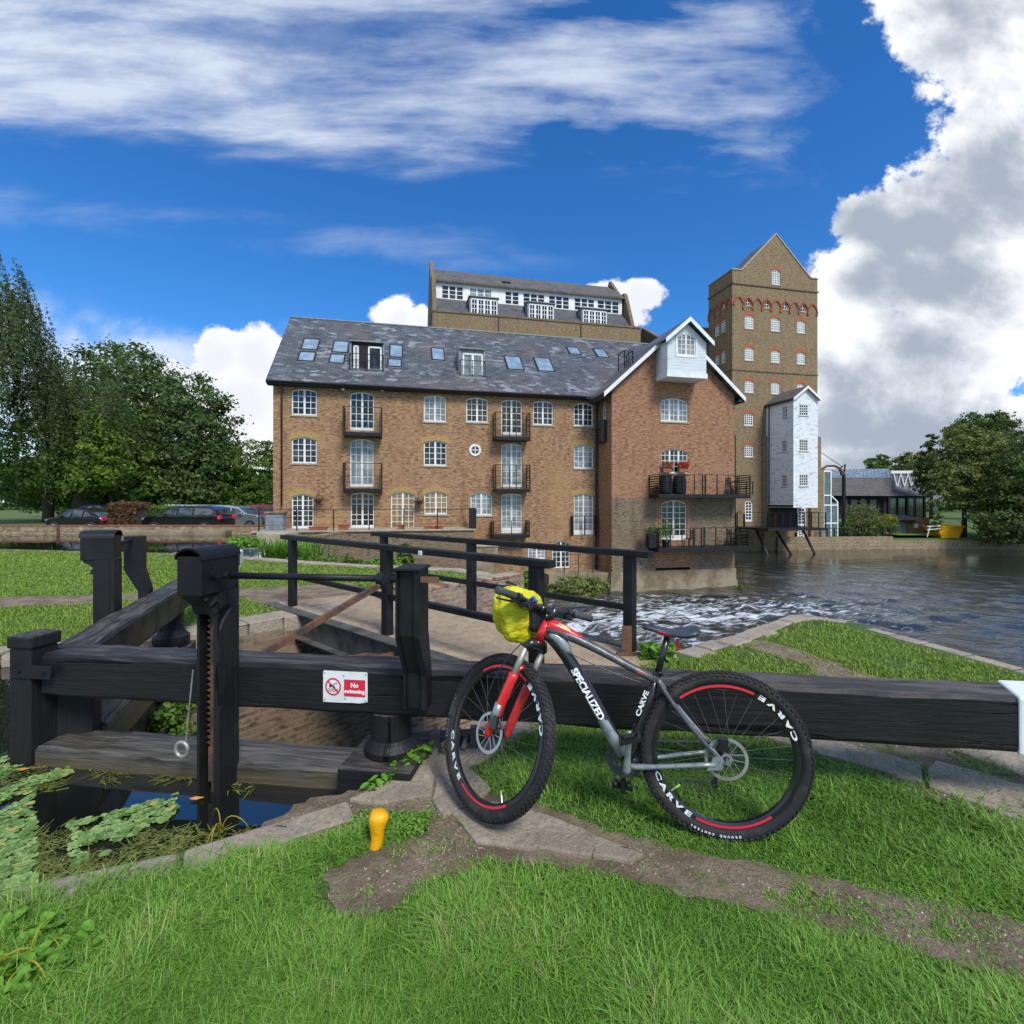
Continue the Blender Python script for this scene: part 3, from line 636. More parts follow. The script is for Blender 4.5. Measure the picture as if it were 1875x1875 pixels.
post_with_gear(gate, 1.165, 1.30, -.295, -.163)
m = MB(); R0 = .036; N = 20
m.tube([(1.075+R0*math.cos(2*math.pi*k/N), -.16, .12+R0*1.1*math.sin(2*math.pi*k/N)) for k in range(N+1)], .011, 8, cap=False)
rg = m.build('ring', 'galv', gate, smooth=True); m = MB(); m.tube([(1.09,-.15,.16),(1.125,-.14,.55)], .004, 6); m.build('hanger', 'galv', rg)
m = MB(); m.tube([(1.40,-.20,1.083),(2.20,-.20,1.083)], .0175, 12); rod = m.build('drive_rod', 'black', gate, smooth=True)
for xa in (1.29, 2.21):
    m = MB()
    m.tube([(xa,-.20,1.083),(xa+.035,-.20,1.083)], .03, 12); m.tube([(xa+.03,-.20,1.083),(xa+.10,-.20,1.083)], .02, 8)
    m.box(xa+.035, xa+.075, -.225, -.215, 1.06, 1.106); m.box(xa+.055, xa+.10, -.185, -.175, 1.06, 1.106); m.tube([(xa+.062,-.235,1.083),(xa+.062,-.165,1.083)], .012, 8)
    m.build('universal_joint', 'black', rod)
m = MB(); m.box(2.44, 2.53, -.215, -.19, 1.07, 1.096); m.build('square_spindle', 'rust', rod)
q = [(-.22,1.125),(-.06,1.125),(-.06,.80),(-.002,.58),(-.002,.38),(-.10,.38),(-.10,.56),(-.22,.79)]
m = MB(); n = len(q); x0, x1 = 2.31, 2.435
q2 = [(-.20,1.12),(-.06,1.12),(-.06,.80),(-.002,.58),(-.002,.38),(-.08,.38),(-.08,.565),(-.20,.795)]
def prof_x(m, q, x0, x1):
    n = len(q); m.add([(x0, y, z) for y, z in q]+[(x1, y, z) for y, z in q], [tuple(range(n)), tuple(range(2*n-1, n-1, -1))]+[(i, (i+1) % n, (i+1) % n+n, i+n) for i in range(n)])
prof_x(m, q2, x0+.012, x1-.03); prof_x(m, q, x0, x0+.0118); prof_x(m, q, x1-.0298, x1); m.box(x0-.008, x1+.008, -.235, -.045, 1.126, 1.14)
m.build('cranked_bracket', 'black', gate, bevel=.003)
m = MB()
for (x, z, r) in ((.75,.44,.03),): pass
# second leaf
M2 = Vector((-2.88,3.10,0)); A2 = math.atan2(.93, -.37)
gate2 = thing('lock_gate', 'far black timber lock gate with its balance beam pointing away across the lawn side', 'lock gate', M2, A2)
# local x along the leaf away from the mitre, local y to the left of that = upstream side
m = MB(); cut_beam(m, .02, 6.45, -.20, .06, .29, .55, 26, 7); m.build('balance_beam', 'wood', gate2)
m = MB(); cut_beam(m, 6.452, 6.9, -.203, .063, .287, .553, 3, a=.001); m.build('white_beam_end', 'signwhite', gate2)
m = MB(); m.box(.0, .15, -.19, .05, -3.4, .289); m.build('mitre_post', 'wood_up', gate2, bevel=.01)
m = MB(); cut_beam(m, .15, 2.0, -.22, .05, -.27, -.005, 12, 9, .008); m.build('bottom_rail', 'wetwood', gate2)
m = MB(); [m.box(.0+k*.22, .205+k*.22, -.14, -.08, -3.5, -.10) for k in range(9)]; m.build('planking', 'wetwood', gate2)
TH = Matrix.Translation((2.28,-.09,0))
m = MB(); m.lathe([(.16,-.05),(.17,.0),(.17,.05),(.135,.08),(.12,.12),(.115,.29)], 20, TH); m.build('heel_post', 'wood_up', gate2)
m = MB(); m.box(2.02, 2.5, -.28, .12, -.4, -.06); m.build('heel_block', 'wood', gate2, bevel=.01)
gp = thing('t', None, None); bpy.data.objects.remove(gp)
# gear post of the far leaf stands on its upstream face (mirrored in y)
def mirror_children(g_, before):
    for o in [x for x in col.objects if x not in before]:
        if o.type == 'MESH':
            for v_ in o.data.vertices: v_.co.y = -v_.co.y+.062
            o.data.flip_normals()
before = set(col.objects); post_with_gear(gate2, 1.18, 1.36, -.235, -.15, rack=False)
m = MB(); m.tube([(1.38,-.16,1.083),(2.12,-.16,1.083)], .017, 8); m.tube([(1.31,-.16,1.083),(1.40,-.16,1.083)], .028, 8); m.build('drive_rod', 'black', gate2)
m = MB(); prof_x(m, q, 2.12, 2.25); m.build('cranked_bracket', 'black', gate2, bevel=.003)
mirror_children(gate2, before)

# ---- sign on the balance beam
sroot = thing('sign', 'small white and red No swimming sign screwed to the black beam', 'sign', (0,0,0))
mi = wmat(gate).inverted()
def beam_xy(px, py):
    p = hit(gate, (0,1,0), (0,-.008,0), px, py); return p.x, p.z
x0, z1 = beam_xy(591, 1226); x1, z0 = beam_xy(673.5, 1291)
sroot.location = wmat(gate) @ Vector(((x0+x1)/2, -.008, (z0+z1)/2)); sroot.rotation_euler = (0, 0, GA)
W_, H_ = (x1-x0)*.985, (z1-z0)*.95
rnd = random.Random(4); m = MB(); q = []
for (a, b) in ((-1,-1),(1,-1),(1,1),(-1,1)):
    q.append((a, b))
pl = [(-.5,-.5),(-.1,-.5),(.15,-.485),(.32,-.49),(.44,-.46),(.5,-.43),(.5,.3),(.495,.47),(.47,.5),(.05,.495),(-.48,.5),(-.5,.46),(-.5,.28),(-.492,.25),(-.5,.2)]
m.add([(a*W_, 0, b*H_) for a, b in pl]+[(a*W_, .003, b*H_) for a, b in pl], [tuple(range(len(pl))), tuple(range(2*len(pl)-1, len(pl)-1, -1))]+[(i, (i+1) % len(pl), (i+1) % len(pl)+len(pl), i+len(pl)) for i in range(len(pl))])
m.build('plate', 'signwhite', sroot)
m = MB(); m.box(-.02*W_, .45*W_, -.0025, -.0006, -.28*H_, .25*H_); m.build('red_panel', 'signred', sroot)
def put_text(body, size, x, z, parent, y, mat, name='lettering', bold=0.0):
    vs, fs = textmesh(body, size, .0006, bold); m = MB(); m.add([(x+p.x, y-p.z, z+p.y) for p in vs], fs); return m.build(name, mat, parent)
put_text('No', .034, .215*W_, .07*H_, sroot, -.0038, 'decal', bold=.0012); put_text('swimming', .029, .215*W_, -.12*H_, sroot, -.0038, 'decal', bold=.0012)
m = MB(); cx_, cz_ = -.27*W_, .0; r0, r1 = .040, .049; N = 40; vs = []
for k in range(N):
    a = 2*math.pi*k/N; vs += [(cx_+r0*.95*math.cos(a), -.0015, cz_+r0*math.sin(a)), (cx_+r1*.95*math.cos(a), -.0015, cz_+r1*math.sin(a))]
m.add(vs, [(2*k, 2*k+1, (2*k+3) % (2*N), (2*k+2) % (2*N)) for k in range(N)])
m.bar((cx_-.031,-.0022,cz_+.031), (cx_+.031,-.0022,cz_-.031), .0006, .0075, up=(.7,0,.7)); m.build('prohibition_ring', 'signred', sroot)
m = MB()
for dz_ in (-.014, -.024):
    m.tube([(cx_-.03+.06*k/12, -.0012, cz_+dz_+.0028*math.sin(k*1.5)) for k in range(13)], .0013, 4)
m.tube([(cx_-.02,-.0012,cz_-.003),(cx_-.004,-.0012,cz_+.006),(cx_+.012,-.0012,cz_-.004)], .003, 6); m.tube([(cx_-.004,-.0012,cz_+.006),(cx_+.008,-.0012,cz_+.017),(cx_+.024,-.0012,cz_+.018)], .0018, 6)
m.lathe([(.001,-.001),(.0065,-.001),(.0065,.001),(.001,.001)], 12, Matrix.Translation((cx_-.016,-.0014,cz_+.009)) @ Matrix.Rotation(R(90), 4, 'X')); m.build('swimmer_symbol', 'black', sroot)
m = MB()
for (a, b) in ((-.46,-.42),(-.46,.43),(.46,-.40),(.46,.43),(0,-.36),(-.03,.36)): m = MB(); m.lathe([(.004,-.001),(.004,.001)], 8, Matrix.Translation((a*W_,-.002,b*H_)) @ Matrix.Rotation(R(90), 4, 'X')); m.build('screw', 'galv', sroot)

# ---- anchor irons beside the pivot
anc = thing('gate_anchor', 'rusty black iron anchor collar bolted to the stone behind the front tyre', 'anchor iron', (-.35,2.95,0))
m = MB(); m.box(-.14,-.075,-.06,.0,0,.11); m.box(-.02,.045,-.05,.01,0,.12); m.box(.10,.15,-.04,.02,0,.13); m.bar((-.3,-.05,.10),(.30,.06,.075), .03,.03)
m.bar((-.26,0,.04),(.3,.1,.04), .05,.03); m.build('clamp', 'girder', anc, bevel=.006)
m = MB(); m.tube([(-.10,-.10,.02),(-.10,-.075,.02)], .02, 6); m.tube([(.07,-.09,.05),(.07,.02,.05)], .015, 6); m.build('bolt', 'galv', anc)

# ================================================================ FOOTBRIDGE
br = thing('footbridge', 'narrow footbridge with gravelled deck and black timber handrails', 'footbridge', (-.9,5.8,0), 0)
NP = [Vector(p+(0,)) for p in ((-3.08,6.9),(-1.37,5.4),(.20,4.03))]; FP = [Vector(p+(0,)) for p in ((-1.98,7.6),(-.52,6.3),(1.15,4.8))]
bd = (NP[2]-NP[0]).normalized(); bn = Vector((bd.y, -bd.x, 0))*1.0      # bn points to the camera side
if bn.y > 0: bn = -bn
nl0 = NP[0]-bd*.45+bn*.13; nl1 = NP[2]+bd*.25+bn*.13; fl0 = FP[0]-bd*.35-bn*.13; fl1 = FP[2]+bd*.35-bn*.13
m = MB(); q = [tuple(p[:2]) for p in (nl0, nl1, fl1, fl0)]; m.prism(q, -.10, .018); m.build('deck', 'concrete', br, world=True)
m = MB()
for (a, b) in ((nl0+bn*.006, nl1+bn*.006), (fl0-bn*.006, fl1-bn*.006)):
    s_ = bn if a.y < (fl0.y+nl0.y)/2 and (a-nl0).length < .1 else -bn
    m.bar(a+Vector((0,0,-.12))+s_*.01, b+Vector((0,0,-.12))+s_*.01, .02, .30); m.bar(a+Vector((0,0,-.275))+s_*.05, b+Vector((0,0,-.275))+s_*.05, .13, .016); m.bar(a+Vector((0,0,.022))+s_*.0, b+Vector((0,0,.022))+s_*.0, .15, .014)
m.build('girder', 'girder', br, world=True)
def hrail(P, ext0, ext1, parent, lower=None):
    d_ = (P[-1]-P[0]).normalized(); a = P[0]-d_*ext0; b = P[-1]+d_*ext1
    pts = [a]+P+[b]
    m = MB()
    for p, q_ in zip(pts, pts[1:]):
        e = (q_-p).normalized()*.0; m.bar(p+Vector((0,0,.975)), q_+Vector((0,0,.975)), .11, .062)
    top = m.build('handrail', 'black', parent, world=True, bevel=.008)
    m = MB()
    for p, q_ in zip(P, P[1:]):
        e = (q_-p).normalized()*.05; m.bar(p+e+Vector((0,0,.44)), q_-e+Vector((0,0,.44)), .05, .06)
    m.build('mid_rail', 'black', parent, world=True, bevel=.006)
    for p in P:
        m = MB(); an = math.atan2(d_.y, d_.x); T = Matrix.Translation(p) @ Matrix.Rotation(an, 4, 'Z'); m.box(-.052,.052,-.045,.045,.0,.944, T); po = m.build('post', 'black', parent, world=True, bevel=.006)
hrail(NP, .28, .16, br); hrail(FP, .3, .22, br)
m = MB(); m.bar(NP[1]+Vector((-.09,-.06,.56)), (-2.52,4.25,-.06), .055, .055); m.build('brace', 'rust', br, world=True)
m = MB(); m.bar((-1.9,5.0,-.16),(-1.45,4.95,-.08), .06,.06); m.bar((-1.45,4.95,-.08),(-.5,4.75,-.12), .06,.05); m.bar((-1.55,4.9,-.1),(-.8,5.2,.0-.05), .03,.03); m.build('cross_brace', 'rust', br, world=True)
m = MB(); p = FP[2]+bn*.07; m.box(p.x-.045, p.x+.05, p.y-.012, p.y-.004, 0.02, .28); m.box(p.x-.1, p.x+.08, p.y-.11, p.y-.003, .019, .03)
m.build('post_bracket', 'rust', br, world=True)
# bits of old paint and tape on the rail
m = MB(); pp = NP[1].lerp(NP[2], .31)+bn*.058; T = Matrix.Translation(pp) @ Matrix.Rotation(math.atan2(bd.y, bd.x), 4, 'Z')
m.box(-.03,.03,-.004,.004,.94,.985, T); m.build('white_tag', 'signwhite', br, world=True, bevel=.003)

# ---- yellow mooring peg
m = MB(); m.lathe([(.026,-.03),(.028,0),(.030,.04),(.034,.08),(.040,.115),(.045,.135),(.043,.152),(.03,.163),(.012,.166)], 16)
o = m.build('mooring_peg', 'yellow', None, smooth=True)
p = gr(688, 1552); o.location = p; o.rotation_euler = (R(-4), R(5), 0); o.scale = (.92,.92,.92)
for v_ in o.data.vertices:
    v_.co.x += .004*math.sin(v_.co.z*60+v_.co.y*90); v_.co.y += .004*math.sin(v_.co.z*40)
meta(o, 'stubby thick yellow painted mooring peg in the grass by the lock edge', 'mooring peg')

# ================================================================ BUILDINGS
TH_B = R(12.5)
def arch_w(u, u0, u1, w1, rise): 
    t_ = (2*u-(u0+u1))/(u1-u0); return w1-rise*t_*t_
class Face:
    """a wall face: u along it, w up, d into the wall.  to3(u,w,d) gives local coordinates"""
    def __init__(s, to3): s.to3 = to3; s.mb = MB(); s.holes = []
    def q(s, pts, mb=None): (mb or s.mb).add([s.to3(*p) for p in pts], [tuple(range(len(pts)))])
    def bx(s, mb, u0, u1, w0, w1, d0, d1):
        mb.add([s.to3(*p) for p in ((u0,w0,d0),(u1,w0,d0),(u1,w0,d1),(u0,w0,d1),(u0,w1,d0),(u1,w1,d0),(u1,w1,d1),(u0,w1,d1))],
               [(0,3,2,1),(4,5,6,7),(0,1,5,4),(1,2,6,5),(2,3,7,6),(3,0,4,7)])
    def wall(s, u0, u1, w0, top, rev=.13, extra=()):
        """grid the face round its holes; top is a number or function of u (linear between breaks)"""
        tf = top if callable(top) else (lambda u_: top)
        us = sorted(set([u0, u1]+[x for x in extra]+[h[0] for h in s.holes]+[h[1] for h in s.holes])); us = [x for x in us if u0 <= x <= u1]
        ws = sorted(set([w0]+[h[2] for h in s.holes]+[h[3] for h in s.holes]))
        for a, b in zip(us, us[1:]):
            tl = min(tf(a), tf(b)); lv = [x for x in ws if w0 <= x < tl-1e-4]
            for c, e in zip(lv, lv[1:]):
                uc, wc = (a+b)/2, (c+e)/2
                if any(h[0] < uc < h[1] and h[2] < wc < h[3] for h in s.holes): continue
                s.q([(a,c,0),(b,c,0),(b,e,0),(a,e,0)])
            if not any(h[0] < (a+b)/2 < h[1] and h[2] < (lv[-1]+tl)/2 < h[3] for h in s.holes):
                s.q([(a,lv[-1],0),(b,lv[-1],0),(b,tf(b),0),(a,tf(a),0)])
        for (a, b, c, e, r) in s.holes:
            N = 8 if r > 0 else 1; pr = None
            s.q([(a,c,0),(a,c,rev),(a,e-r,rev),(a,e-r,0)]); s.q([(b,c,0),(b,e-r,0),(b,e-r,rev),(b,c,rev)]); s.q([(a,c,0),(b,c,0),(b,c,rev),(a,c,rev)])
            for k in range(N):
                ua = a+(b-a)*k/N; ub = a+(b-a)*(k+1)/N; wa, wb = arch_w(ua, a, b, e, r), arch_w(ub, a, b, e, r)
                if r > 0: s.q([(ua,wa,0),(ub,wb,0),(ub,e,0),(ua,e,0)])
                s.q([(ua,wa,0),(ua,wa,rev),(ub,wb,rev),(ub,wb,0)])
    def window(s, parent, h, leaves=2, cols=2, nrows=4, pane='glass', rev=.10, name='window', sill=True, arch=None, fr=.055, mull=.10, bars=.028, kick=0, mat='white', archh=.3):
        a, b, c, e, r = h; f = MB(); d0, d1 = rev-.03, rev+.035
        top = lambda u_: arch_w(min(max(u_, a), b), a, b, e, r)
        s.bx(f, a, a+fr, c, top(a+fr*.3), d0, d1); s.bx(f, b-fr, b, c, top(b-fr*.3), d0, d1); s.bx(f, a+fr, b-fr, c, c+fr*1.3+kick, d0, d1)
        N = 8 if r > 0 else 1
        for k in range(N):
            ua = a+fr*.0+(b-a)*k/N; ub = a+(b-a)*(k+1)/N
            P = [(ua,top(ua)-fr,d0),(ub,top(ub)-fr,d0),(ub,top(ub),d0),(ua,top(ua),d0)]
            f.add([s.to3(*p) for p in P]+[s.to3(p[0],p[1],d1) for p in P], [(0,1,2,3),(7,6,5,4),(0,4,5,1),(3,2,6,7)])
        lw = (b-a-2*fr-(leaves-1)*mull)/leaves; w0_ = c+fr*1.3+kick
        for i in range(leaves):
            l0 = a+fr+i*(lw+mull)
            if i: s.bx(f, l0-mull, l0, w0_, top(l0-mull/2)-fr*.5, d0+.005, d1)
            for j in range(1, cols):
                uu = l0+lw*j/cols; s.bx(f, uu-bars/2, uu+bars/2, w0_, top(uu)-fr*.5, d0+.01, d1-.01)
            hh = (e-fr-w0_)
            for j in range(1, nrows):
                ww = w0_+hh*j/nrows
                if ww < top(l0+.05)-fr*.5 and ww < top(l0+lw-.05)-fr*.5: s.bx(f, l0, l0+lw, ww-bars/2, ww+bars/2, d0+.012, d1-.012)
        wn = f.build(name, mat, parent)
        g_ = MB(); P = [(a+.01,c+.01),(b-.01,c+.01)]+[(b-(b-a)*k/8, top(b-(b-a)*k/8)-.01) for k in range(9)]
        g_.add([s.to3(u_, w_, rev+.006) for u_, w_ in P], [tuple(range(len(P)))]); g_.build('pane', pane, wn)
        if sill:
            g_ = MB(); s.bx(g_, a-.07, b+.07, c-.085, c-.003, -.05, rev-.002); g_.build('sill', 'sill', wn)
        if arch:
            g_ = MB(); N = 10; e2 = e+.012
            for k in range(N):
                ua = a-.12+(b-a+.24)*k/N; ub = a-.12+(b-a+.24)*(k+1)/N
                fa = lambda u_: arch_w(u_, a, b, e, r)+.008
                P = [(ua,fa(ua)),(ub,fa(ub)),(ub,fa(ub)+archh),(ua,fa(ua)+archh)]
                g_.add([s.to3(u_, w_, -.004) for u_, w_ in P]+[s.to3(u_, w_, .02) for u_, w_ in P], [(0,1,2,3),(7,6,5,4),(0,4,5,1),(3,2,6,7),(0,3,7,4),(1,5,6,2)])
            g_.build('arch', arch, wn)
        return wn
def hole(root, n, p0, l, r_, t_, b, axis='x', rise=.12):
    pa = hit(root, n, p0, l, (t_+b)/2); pb = hit(root, n, p0, r_, (t_+b)/2); pm0 = hit(root, n, p0, (l+r_)/2, b); pm1 = hit(root, n, p0, (l+r_)/2, t_)
    ua, ub = (pa.x, pb.x) if axis == 'x' else (pa.y, pb.y)
    return (min(ua, ub), max(ua, ub), pm0.z, pm1.z, rise)

mill = thing('mill_building', 'long brown brick mill with slate roof, arched windows and gabled wing over the water', 'building', (-12.15,25,0), TH_B)
FA = Face(lambda u_, w_, d_: (u_, d_, w_)); N0 = (0,1,0)
def H(l, r_, t_, b, rise=.12): 
    h = hole(mill, N0, (0,0,0), l, r_, t_, b, 'x', rise); FA.holes.append(h); return h
W_TOP = [H(534,580,712,760), H(776,817,724,772), H(854,893.5,728,773), H(976,1013,734,778), H(1051,1086,738,780)]
D_TOP = [H(641,685,718,788), H(918,956,731.6,796)]
W_MID = [H(534,580,801,848), H(776,818,807,852.5), H(1051,1086.5,815,857.5)]
D_MID = [H(641,684,804,891), H(918,956,812,891.5)]
W_GND = [H(777,819,900,941.5,.16), H(861.5,901.5,902,943.7,.2)]
D_GND = [H(534,574,905,967.5,.16), H(642,685,902,967.5,.10), H(716,759,900.5,968.5,.16), H(918,956,904,976,.08), H(1051,1086.5,904,979,.12)]
W_BAS = [H(967,999,998,1024,.1)]; D_BAS = [H(1011.5,1044,991,1040,.16)]
L_END = 17.6
FA.wall(0, L_END, -3.6, 7.75)
for h, pn in zip(W_TOP, ('glass','glass_curtain','glass','glass','glass')): FA.window(mill, h, pane=pn)
for h, pn in zip(W_MID, ('glass','glass','glass_curtain')): FA.window(mill, h, pane=pn, arch='arch')
for h, pn in zip(D_TOP, ('glass','glass')): FA.window(mill, h, nrows=5, pane=pn, name='balcony_door', sill=False, kick=.08)
for h in D_MID: FA.window(mill, h, nrows=6, pane='glass_curtain', name='balcony_door', sill=False, kick=.06)
FA.window(mill, W_GND[0], pane='glass_warm', arch='arch'); FA.window(mill, W_GND[1], pane='glass_curtain')
for h, pn, ar, kk in zip(D_GND, ('glass','glass','glass_warm','glass_curtain','glass_curtain'), ('arch',None,'arch',None,'arch'), (.05,.1,.0,.25,.2)):
    FA.window(mill, h, nrows=6, pane=pn, name='door' if kk < .2 else 'balcony_door', sill=False, arch=ar, kick=kk)
FA.window(mill, W_BAS[0], pane='glass_curtain', sill=False); FA.window(mill, D_BAS[0], nrows=5, pane='glass', name='door', sill=False)
c_ = hit(mill, N0, (0,0,0), 870, 824)
# wing: front face at y=-1.96, its left cheek faces -x
WY = -1.96; WX1 = 25.26
FW = Face(lambda u_, w_, d_: (u_, WY+d_, w_))
def HW(l, r_, t_, b, rise=.16):
    h = hole(mill, N0, (0,WY,0), l, r_, t_, b, 'x', rise); FW.holes.append(h); return h
ww1 = HW(1210,1260,729,772,.2); ww2 = HW(1210.6,1260,822,866,.22); wd = HW(1211,1257.6,916,989,.2)
APX = L_END+3.78; AZ = 11.15; EZ = 7.72
def gable(u_): return AZ-abs(u_-APX)*(AZ-EZ)/3.83
FW.wall(L_END, WX1, -2.2, gable, extra=(APX,))
FW.window(mill, ww1, leaves=3, pane='glass_curtain'); FW.window(mill, ww2, leaves=3, pane='glass'); FW.window(mill, wd, nrows=6, pane='glass', name='balcony_door', sill=False, kick=.2)
FL = Face(lambda u_, w_, d_: (L_END+d_, -u_, w_))           # u runs from the main wall (0) out to the corner (1.96)
lh = (.62, 1.22, 5.0, 7.2, .25); FL.holes.append(lh); FL.wall(0, 1.96, -3.6, 7.75)
FL.window(mill, lh, leaves=1, cols=2, nrows=5, pane='glass_curtain', sill=False, name='balcony_door')
FA.mb.build('wall', 'brick', mill)
wm = MB(); 
FW.mb.build('wing_wall', 'brick_red', mill); FL.mb.build('wing_side_wall', 'brick_red', mill)
# hidden ends and backs so the block is solid
m = MB(); m.add([(0,0,-3.6),(0,10.4,-3.6),(0,10.4,7.7),(0,5.2,12.6),(0,0,7.75)], [(0,1,2,3,4)]); m.add([(WX1,WY,-3.6),(WX1,10.4,-3.6),(WX1,10.4,7.7),(WX1,5.2,12.6),(WX1,WY,7.7)], [(0,4,3,2,1)])
m.add([(0,10.4,-3.6),(WX1,10.4,-3.6),(WX1,10.4,7.7),(0,10.4,7.7)], [(0,1,2,3)]); m.build('end_wall', 'brick', mill)
# dark patched brick base of the wing, rendered plinth at the waterline
m = MB(); pz = hit(mill, N0, (0,WY,0), 1230, 1008).z
m.box(L_END-.06, WX1+.06, WY-.06, 0, -3.6, -2.35); m.box(L_END-.12, WX1+.1, WY-.14, 0, -3.6, -3.0); m.build('plinth', 'render', mill)
m = MB(); zt = hit(mill, N0, (0,WY,0), 1150, 912).z
m.box(L_END+.02, ww2[0]-.32, WY-.006, WY+.05, -2.36, zt); m.build('weathered_brickwork', 'brick_dark', mill); m = MB(); m.box(ww2[1]+.12, WX1-.01, WY-.006, WY+.05, -2.36, zt-.0); m.build('weathered_brickwork', 'brick_dark', mill)
m = MB(); 
for (px0, px1, py0, py1) in ((716,860,884,898),(534,560,960,969)): pass
# circular window
m = MB(); N = 28; P = [(c_.x+.33*math.cos(2*math.pi*k/N), c_.z+.33*math.sin(2*math.pi*k/N)) for k in range(N)]; P2 = [(c_.x+(x-c_.x)*.66, c_.z+(z-c_.z)*.66) for x, z in P]
for k in range(N):
    j = (k+1) % N; m.add([(P[k][0],-.03,P[k][1]),(P[j][0],-.03,P[j][1]),(P2[j][0],-.03,P2[j][1]),(P2[k][0],-.03,P2[k][1]),(P[k][0],.02,P[k][1]),(P[j][0],.02,P[j][1])], [(0,1,2,3),(0,4,5,1)])
m.box(c_.x-.25, c_.x+.25, -.028, -.005, c_.z-.02, c_.z+.02); m.box(c_.x-.02, c_.x+.02, -.029, -.005, c_.z-.25, c_.z+.25)
rw = m.build('round_window', 'white', mill); m = MB(); m.add([(x,-.008,z) for x, z in P2], [tuple(range(N))]); m.build('pane', 'glass', rw)
# roofs
RY0, RZ0, RY1, RZ1 = -.42, 7.60, 5.2, 12.80; SL = (RZ1-RZ0)/(RY1-RY0)
RN = Vector((0,-SL,1)).normalized()
m = MB(); x0, x1 = -.25, WX1+.2
for (s_, nm) in ((0,'roof'),):
    pts = [(x0,RY0,RZ0),(x1,RY0,RZ0),(x1,RY1,RZ1),(x0,RY1,RZ1)]; m.add(pts+[(p[0],p[1],p[2]-.13) for p in pts], [(0,1,2,3),(7,6,5,4),(0,4,5,1),(1,5,6,2),(3,7,4,0)])
    pts = [(x0,RY1,RZ1),(x1,RY1,RZ1),(x1,10.82,RZ0),(x0,10.82,RZ0)]; m.add(pts+[(p[0],p[1],p[2]-.13) for p in pts], [(0,1,2,3),(7,6,5,4),(1,5,6,2),(2,6,7,3),(3,7,4,0)])
roof = m.build('roof', 'slate', mill)
m = MB(); m.box(x0-.01, x1, RY1-.10, RY1+.10, RZ1-.06, RZ1+.035); m.build('ridge', 'lead', roof, bevel=.03)
m = MB(); m.box(-.22, L_END, RY0+.03, -.002, 7.40, 7.46); m.box(-.22, L_END-.02, RY0-.02, RY0+.06, 7.43, 7.585)
for k in range(38): m.box(k*.46, k*.46+.07, RY0+.07, -.003, 7.46, 7.56)
m.build('eaves', 'eave', roof)
m = MB(); m.tube([(L_END-.9,RY0-.06,7.52),(-.2,RY0-.06,7.55)], .055, 8); m.tube([(.42,-.38,7.46),(.42,-.09,7.15),(.42,-.09,1.3)], .045, 8); m.tube([(L_END-.14,-.4,7.45),(L_END-.14,-.12,7.15),(L_END-.14,-.12,-2.6)], .05, 8); m.build('rainwater_pipe', 'pipe', mill, smooth=True)
# wing roof
wr = MB(); y0, y1 = WY-.38, 5.0; ez = gable(L_END)-.52; ex0, ex1 = L_END-.62, WX1+.42
ax = APX; az = AZ+.22
def wslope(xe, s_):
    ze = az-abs(xe-ax)*(AZ-EZ)/3.83; pts = [(xe,y0,ze),(ax,y0,az),(ax,y1,az),(xe,y1,ze)]
    wr.add(pts+[(p[0],p[1],p[2]-.12) for p in pts], [(0,1,2,3),(7,6,5,4),(0,4,5,1),(3,2,6,7),(0,3,7,4)]); return ze
ze0 = wslope(ex0, 1); ze1 = wslope(ex1, -1); wroof = wr.build('wing_roof', 'slate', mill)
# barge boards
def barge(x0_, z0_, x1_, z1_, y_, parent, h_=.26, name='bargeboard', mat='white', th=.05):
    m = MB(); P = [(x0_,z0_-h_),(x1_,z1_-h_),(x1_,z1_),(x0_,z0_)]
    m.add([(x,y_,z) for x, z in P]+[(x,y_+th,z) for x, z in P], [(0,1,2,3),(7,6,5,4),(0,4,5,1),(1,5,6,2),(2,6,7,3),(3,7,4,0)]); return m.build(name, mat, parent)
bl = L_END+2.9; brr = L_END+4.95; gz = lambda x: az-abs(x-ax)*(AZ-EZ)/3.83
barge(ex0, gz(ex0)-.02, bl, gz(bl)-.02, y0-.055, wroof); barge(brr, gz(brr)-.02, ex1, gz(ex1)-.02, y0-.055, wroof)
m = MB(); m.box(ex0-.02, ex0+.10, y0, -.45, ze0-.35, ze0-.10); m.box(L_END, ex0+.10, y0+.06, WY-.004, ze0-.0, ze0+.05) ; m.box(WX1+.001, ex1, y0+.02, 5, ze1-.28, ze1-.14)
m.build('eaves', 'eave', wroof)
# lucam (weatherboarded hoist hood)
LX0, LX1, LY = L_END+2.69, L_END+5.02, WY-1.165
zb = 8.32; mid = (LX0+LX1)/2
fl = Face(lambda u_, w_, d_: (u_, LY+d_, w_)); hh = hole(mill, N0, (0,LY,0), 1240, 1273, 611, 651, 'x', .22); fl.holes.append(hh)
lgz = lambda u_: 11.18-abs(u_-mid)*.86
fl.wall(LX0, LX1, zb, lgz, rev=.05, extra=(mid,)); luc = fl.mb
luc.box(LX0, LX0+.03, LY+.001, WY, zb, lgz(LX0)-.02); luc.box(LX1-.03, LX1, LY+.001, WY, zb, lgz(LX1)-.02)
lc = luc.build('lucam', 'board', mill); fl.window(lc, hh, leaves=2, cols=2, nrows=4, pane='glass_curtain', rev=.05, sill=False, mull=.09)
m = MB(); fz = 3
fl.bx(m, hh[0]-.10, hh[0]-.012, hh[2]-.10, hh[3]-.12, -.03, .02); fl.bx(m, hh[1]+.012, hh[1]+.10, hh[2]-.10, hh[3]-.12, -.03, .02); fl.bx(m, hh[0]-.01, hh[1]+.01, hh[2]-.10, hh[2]-.005, -.03, .02)
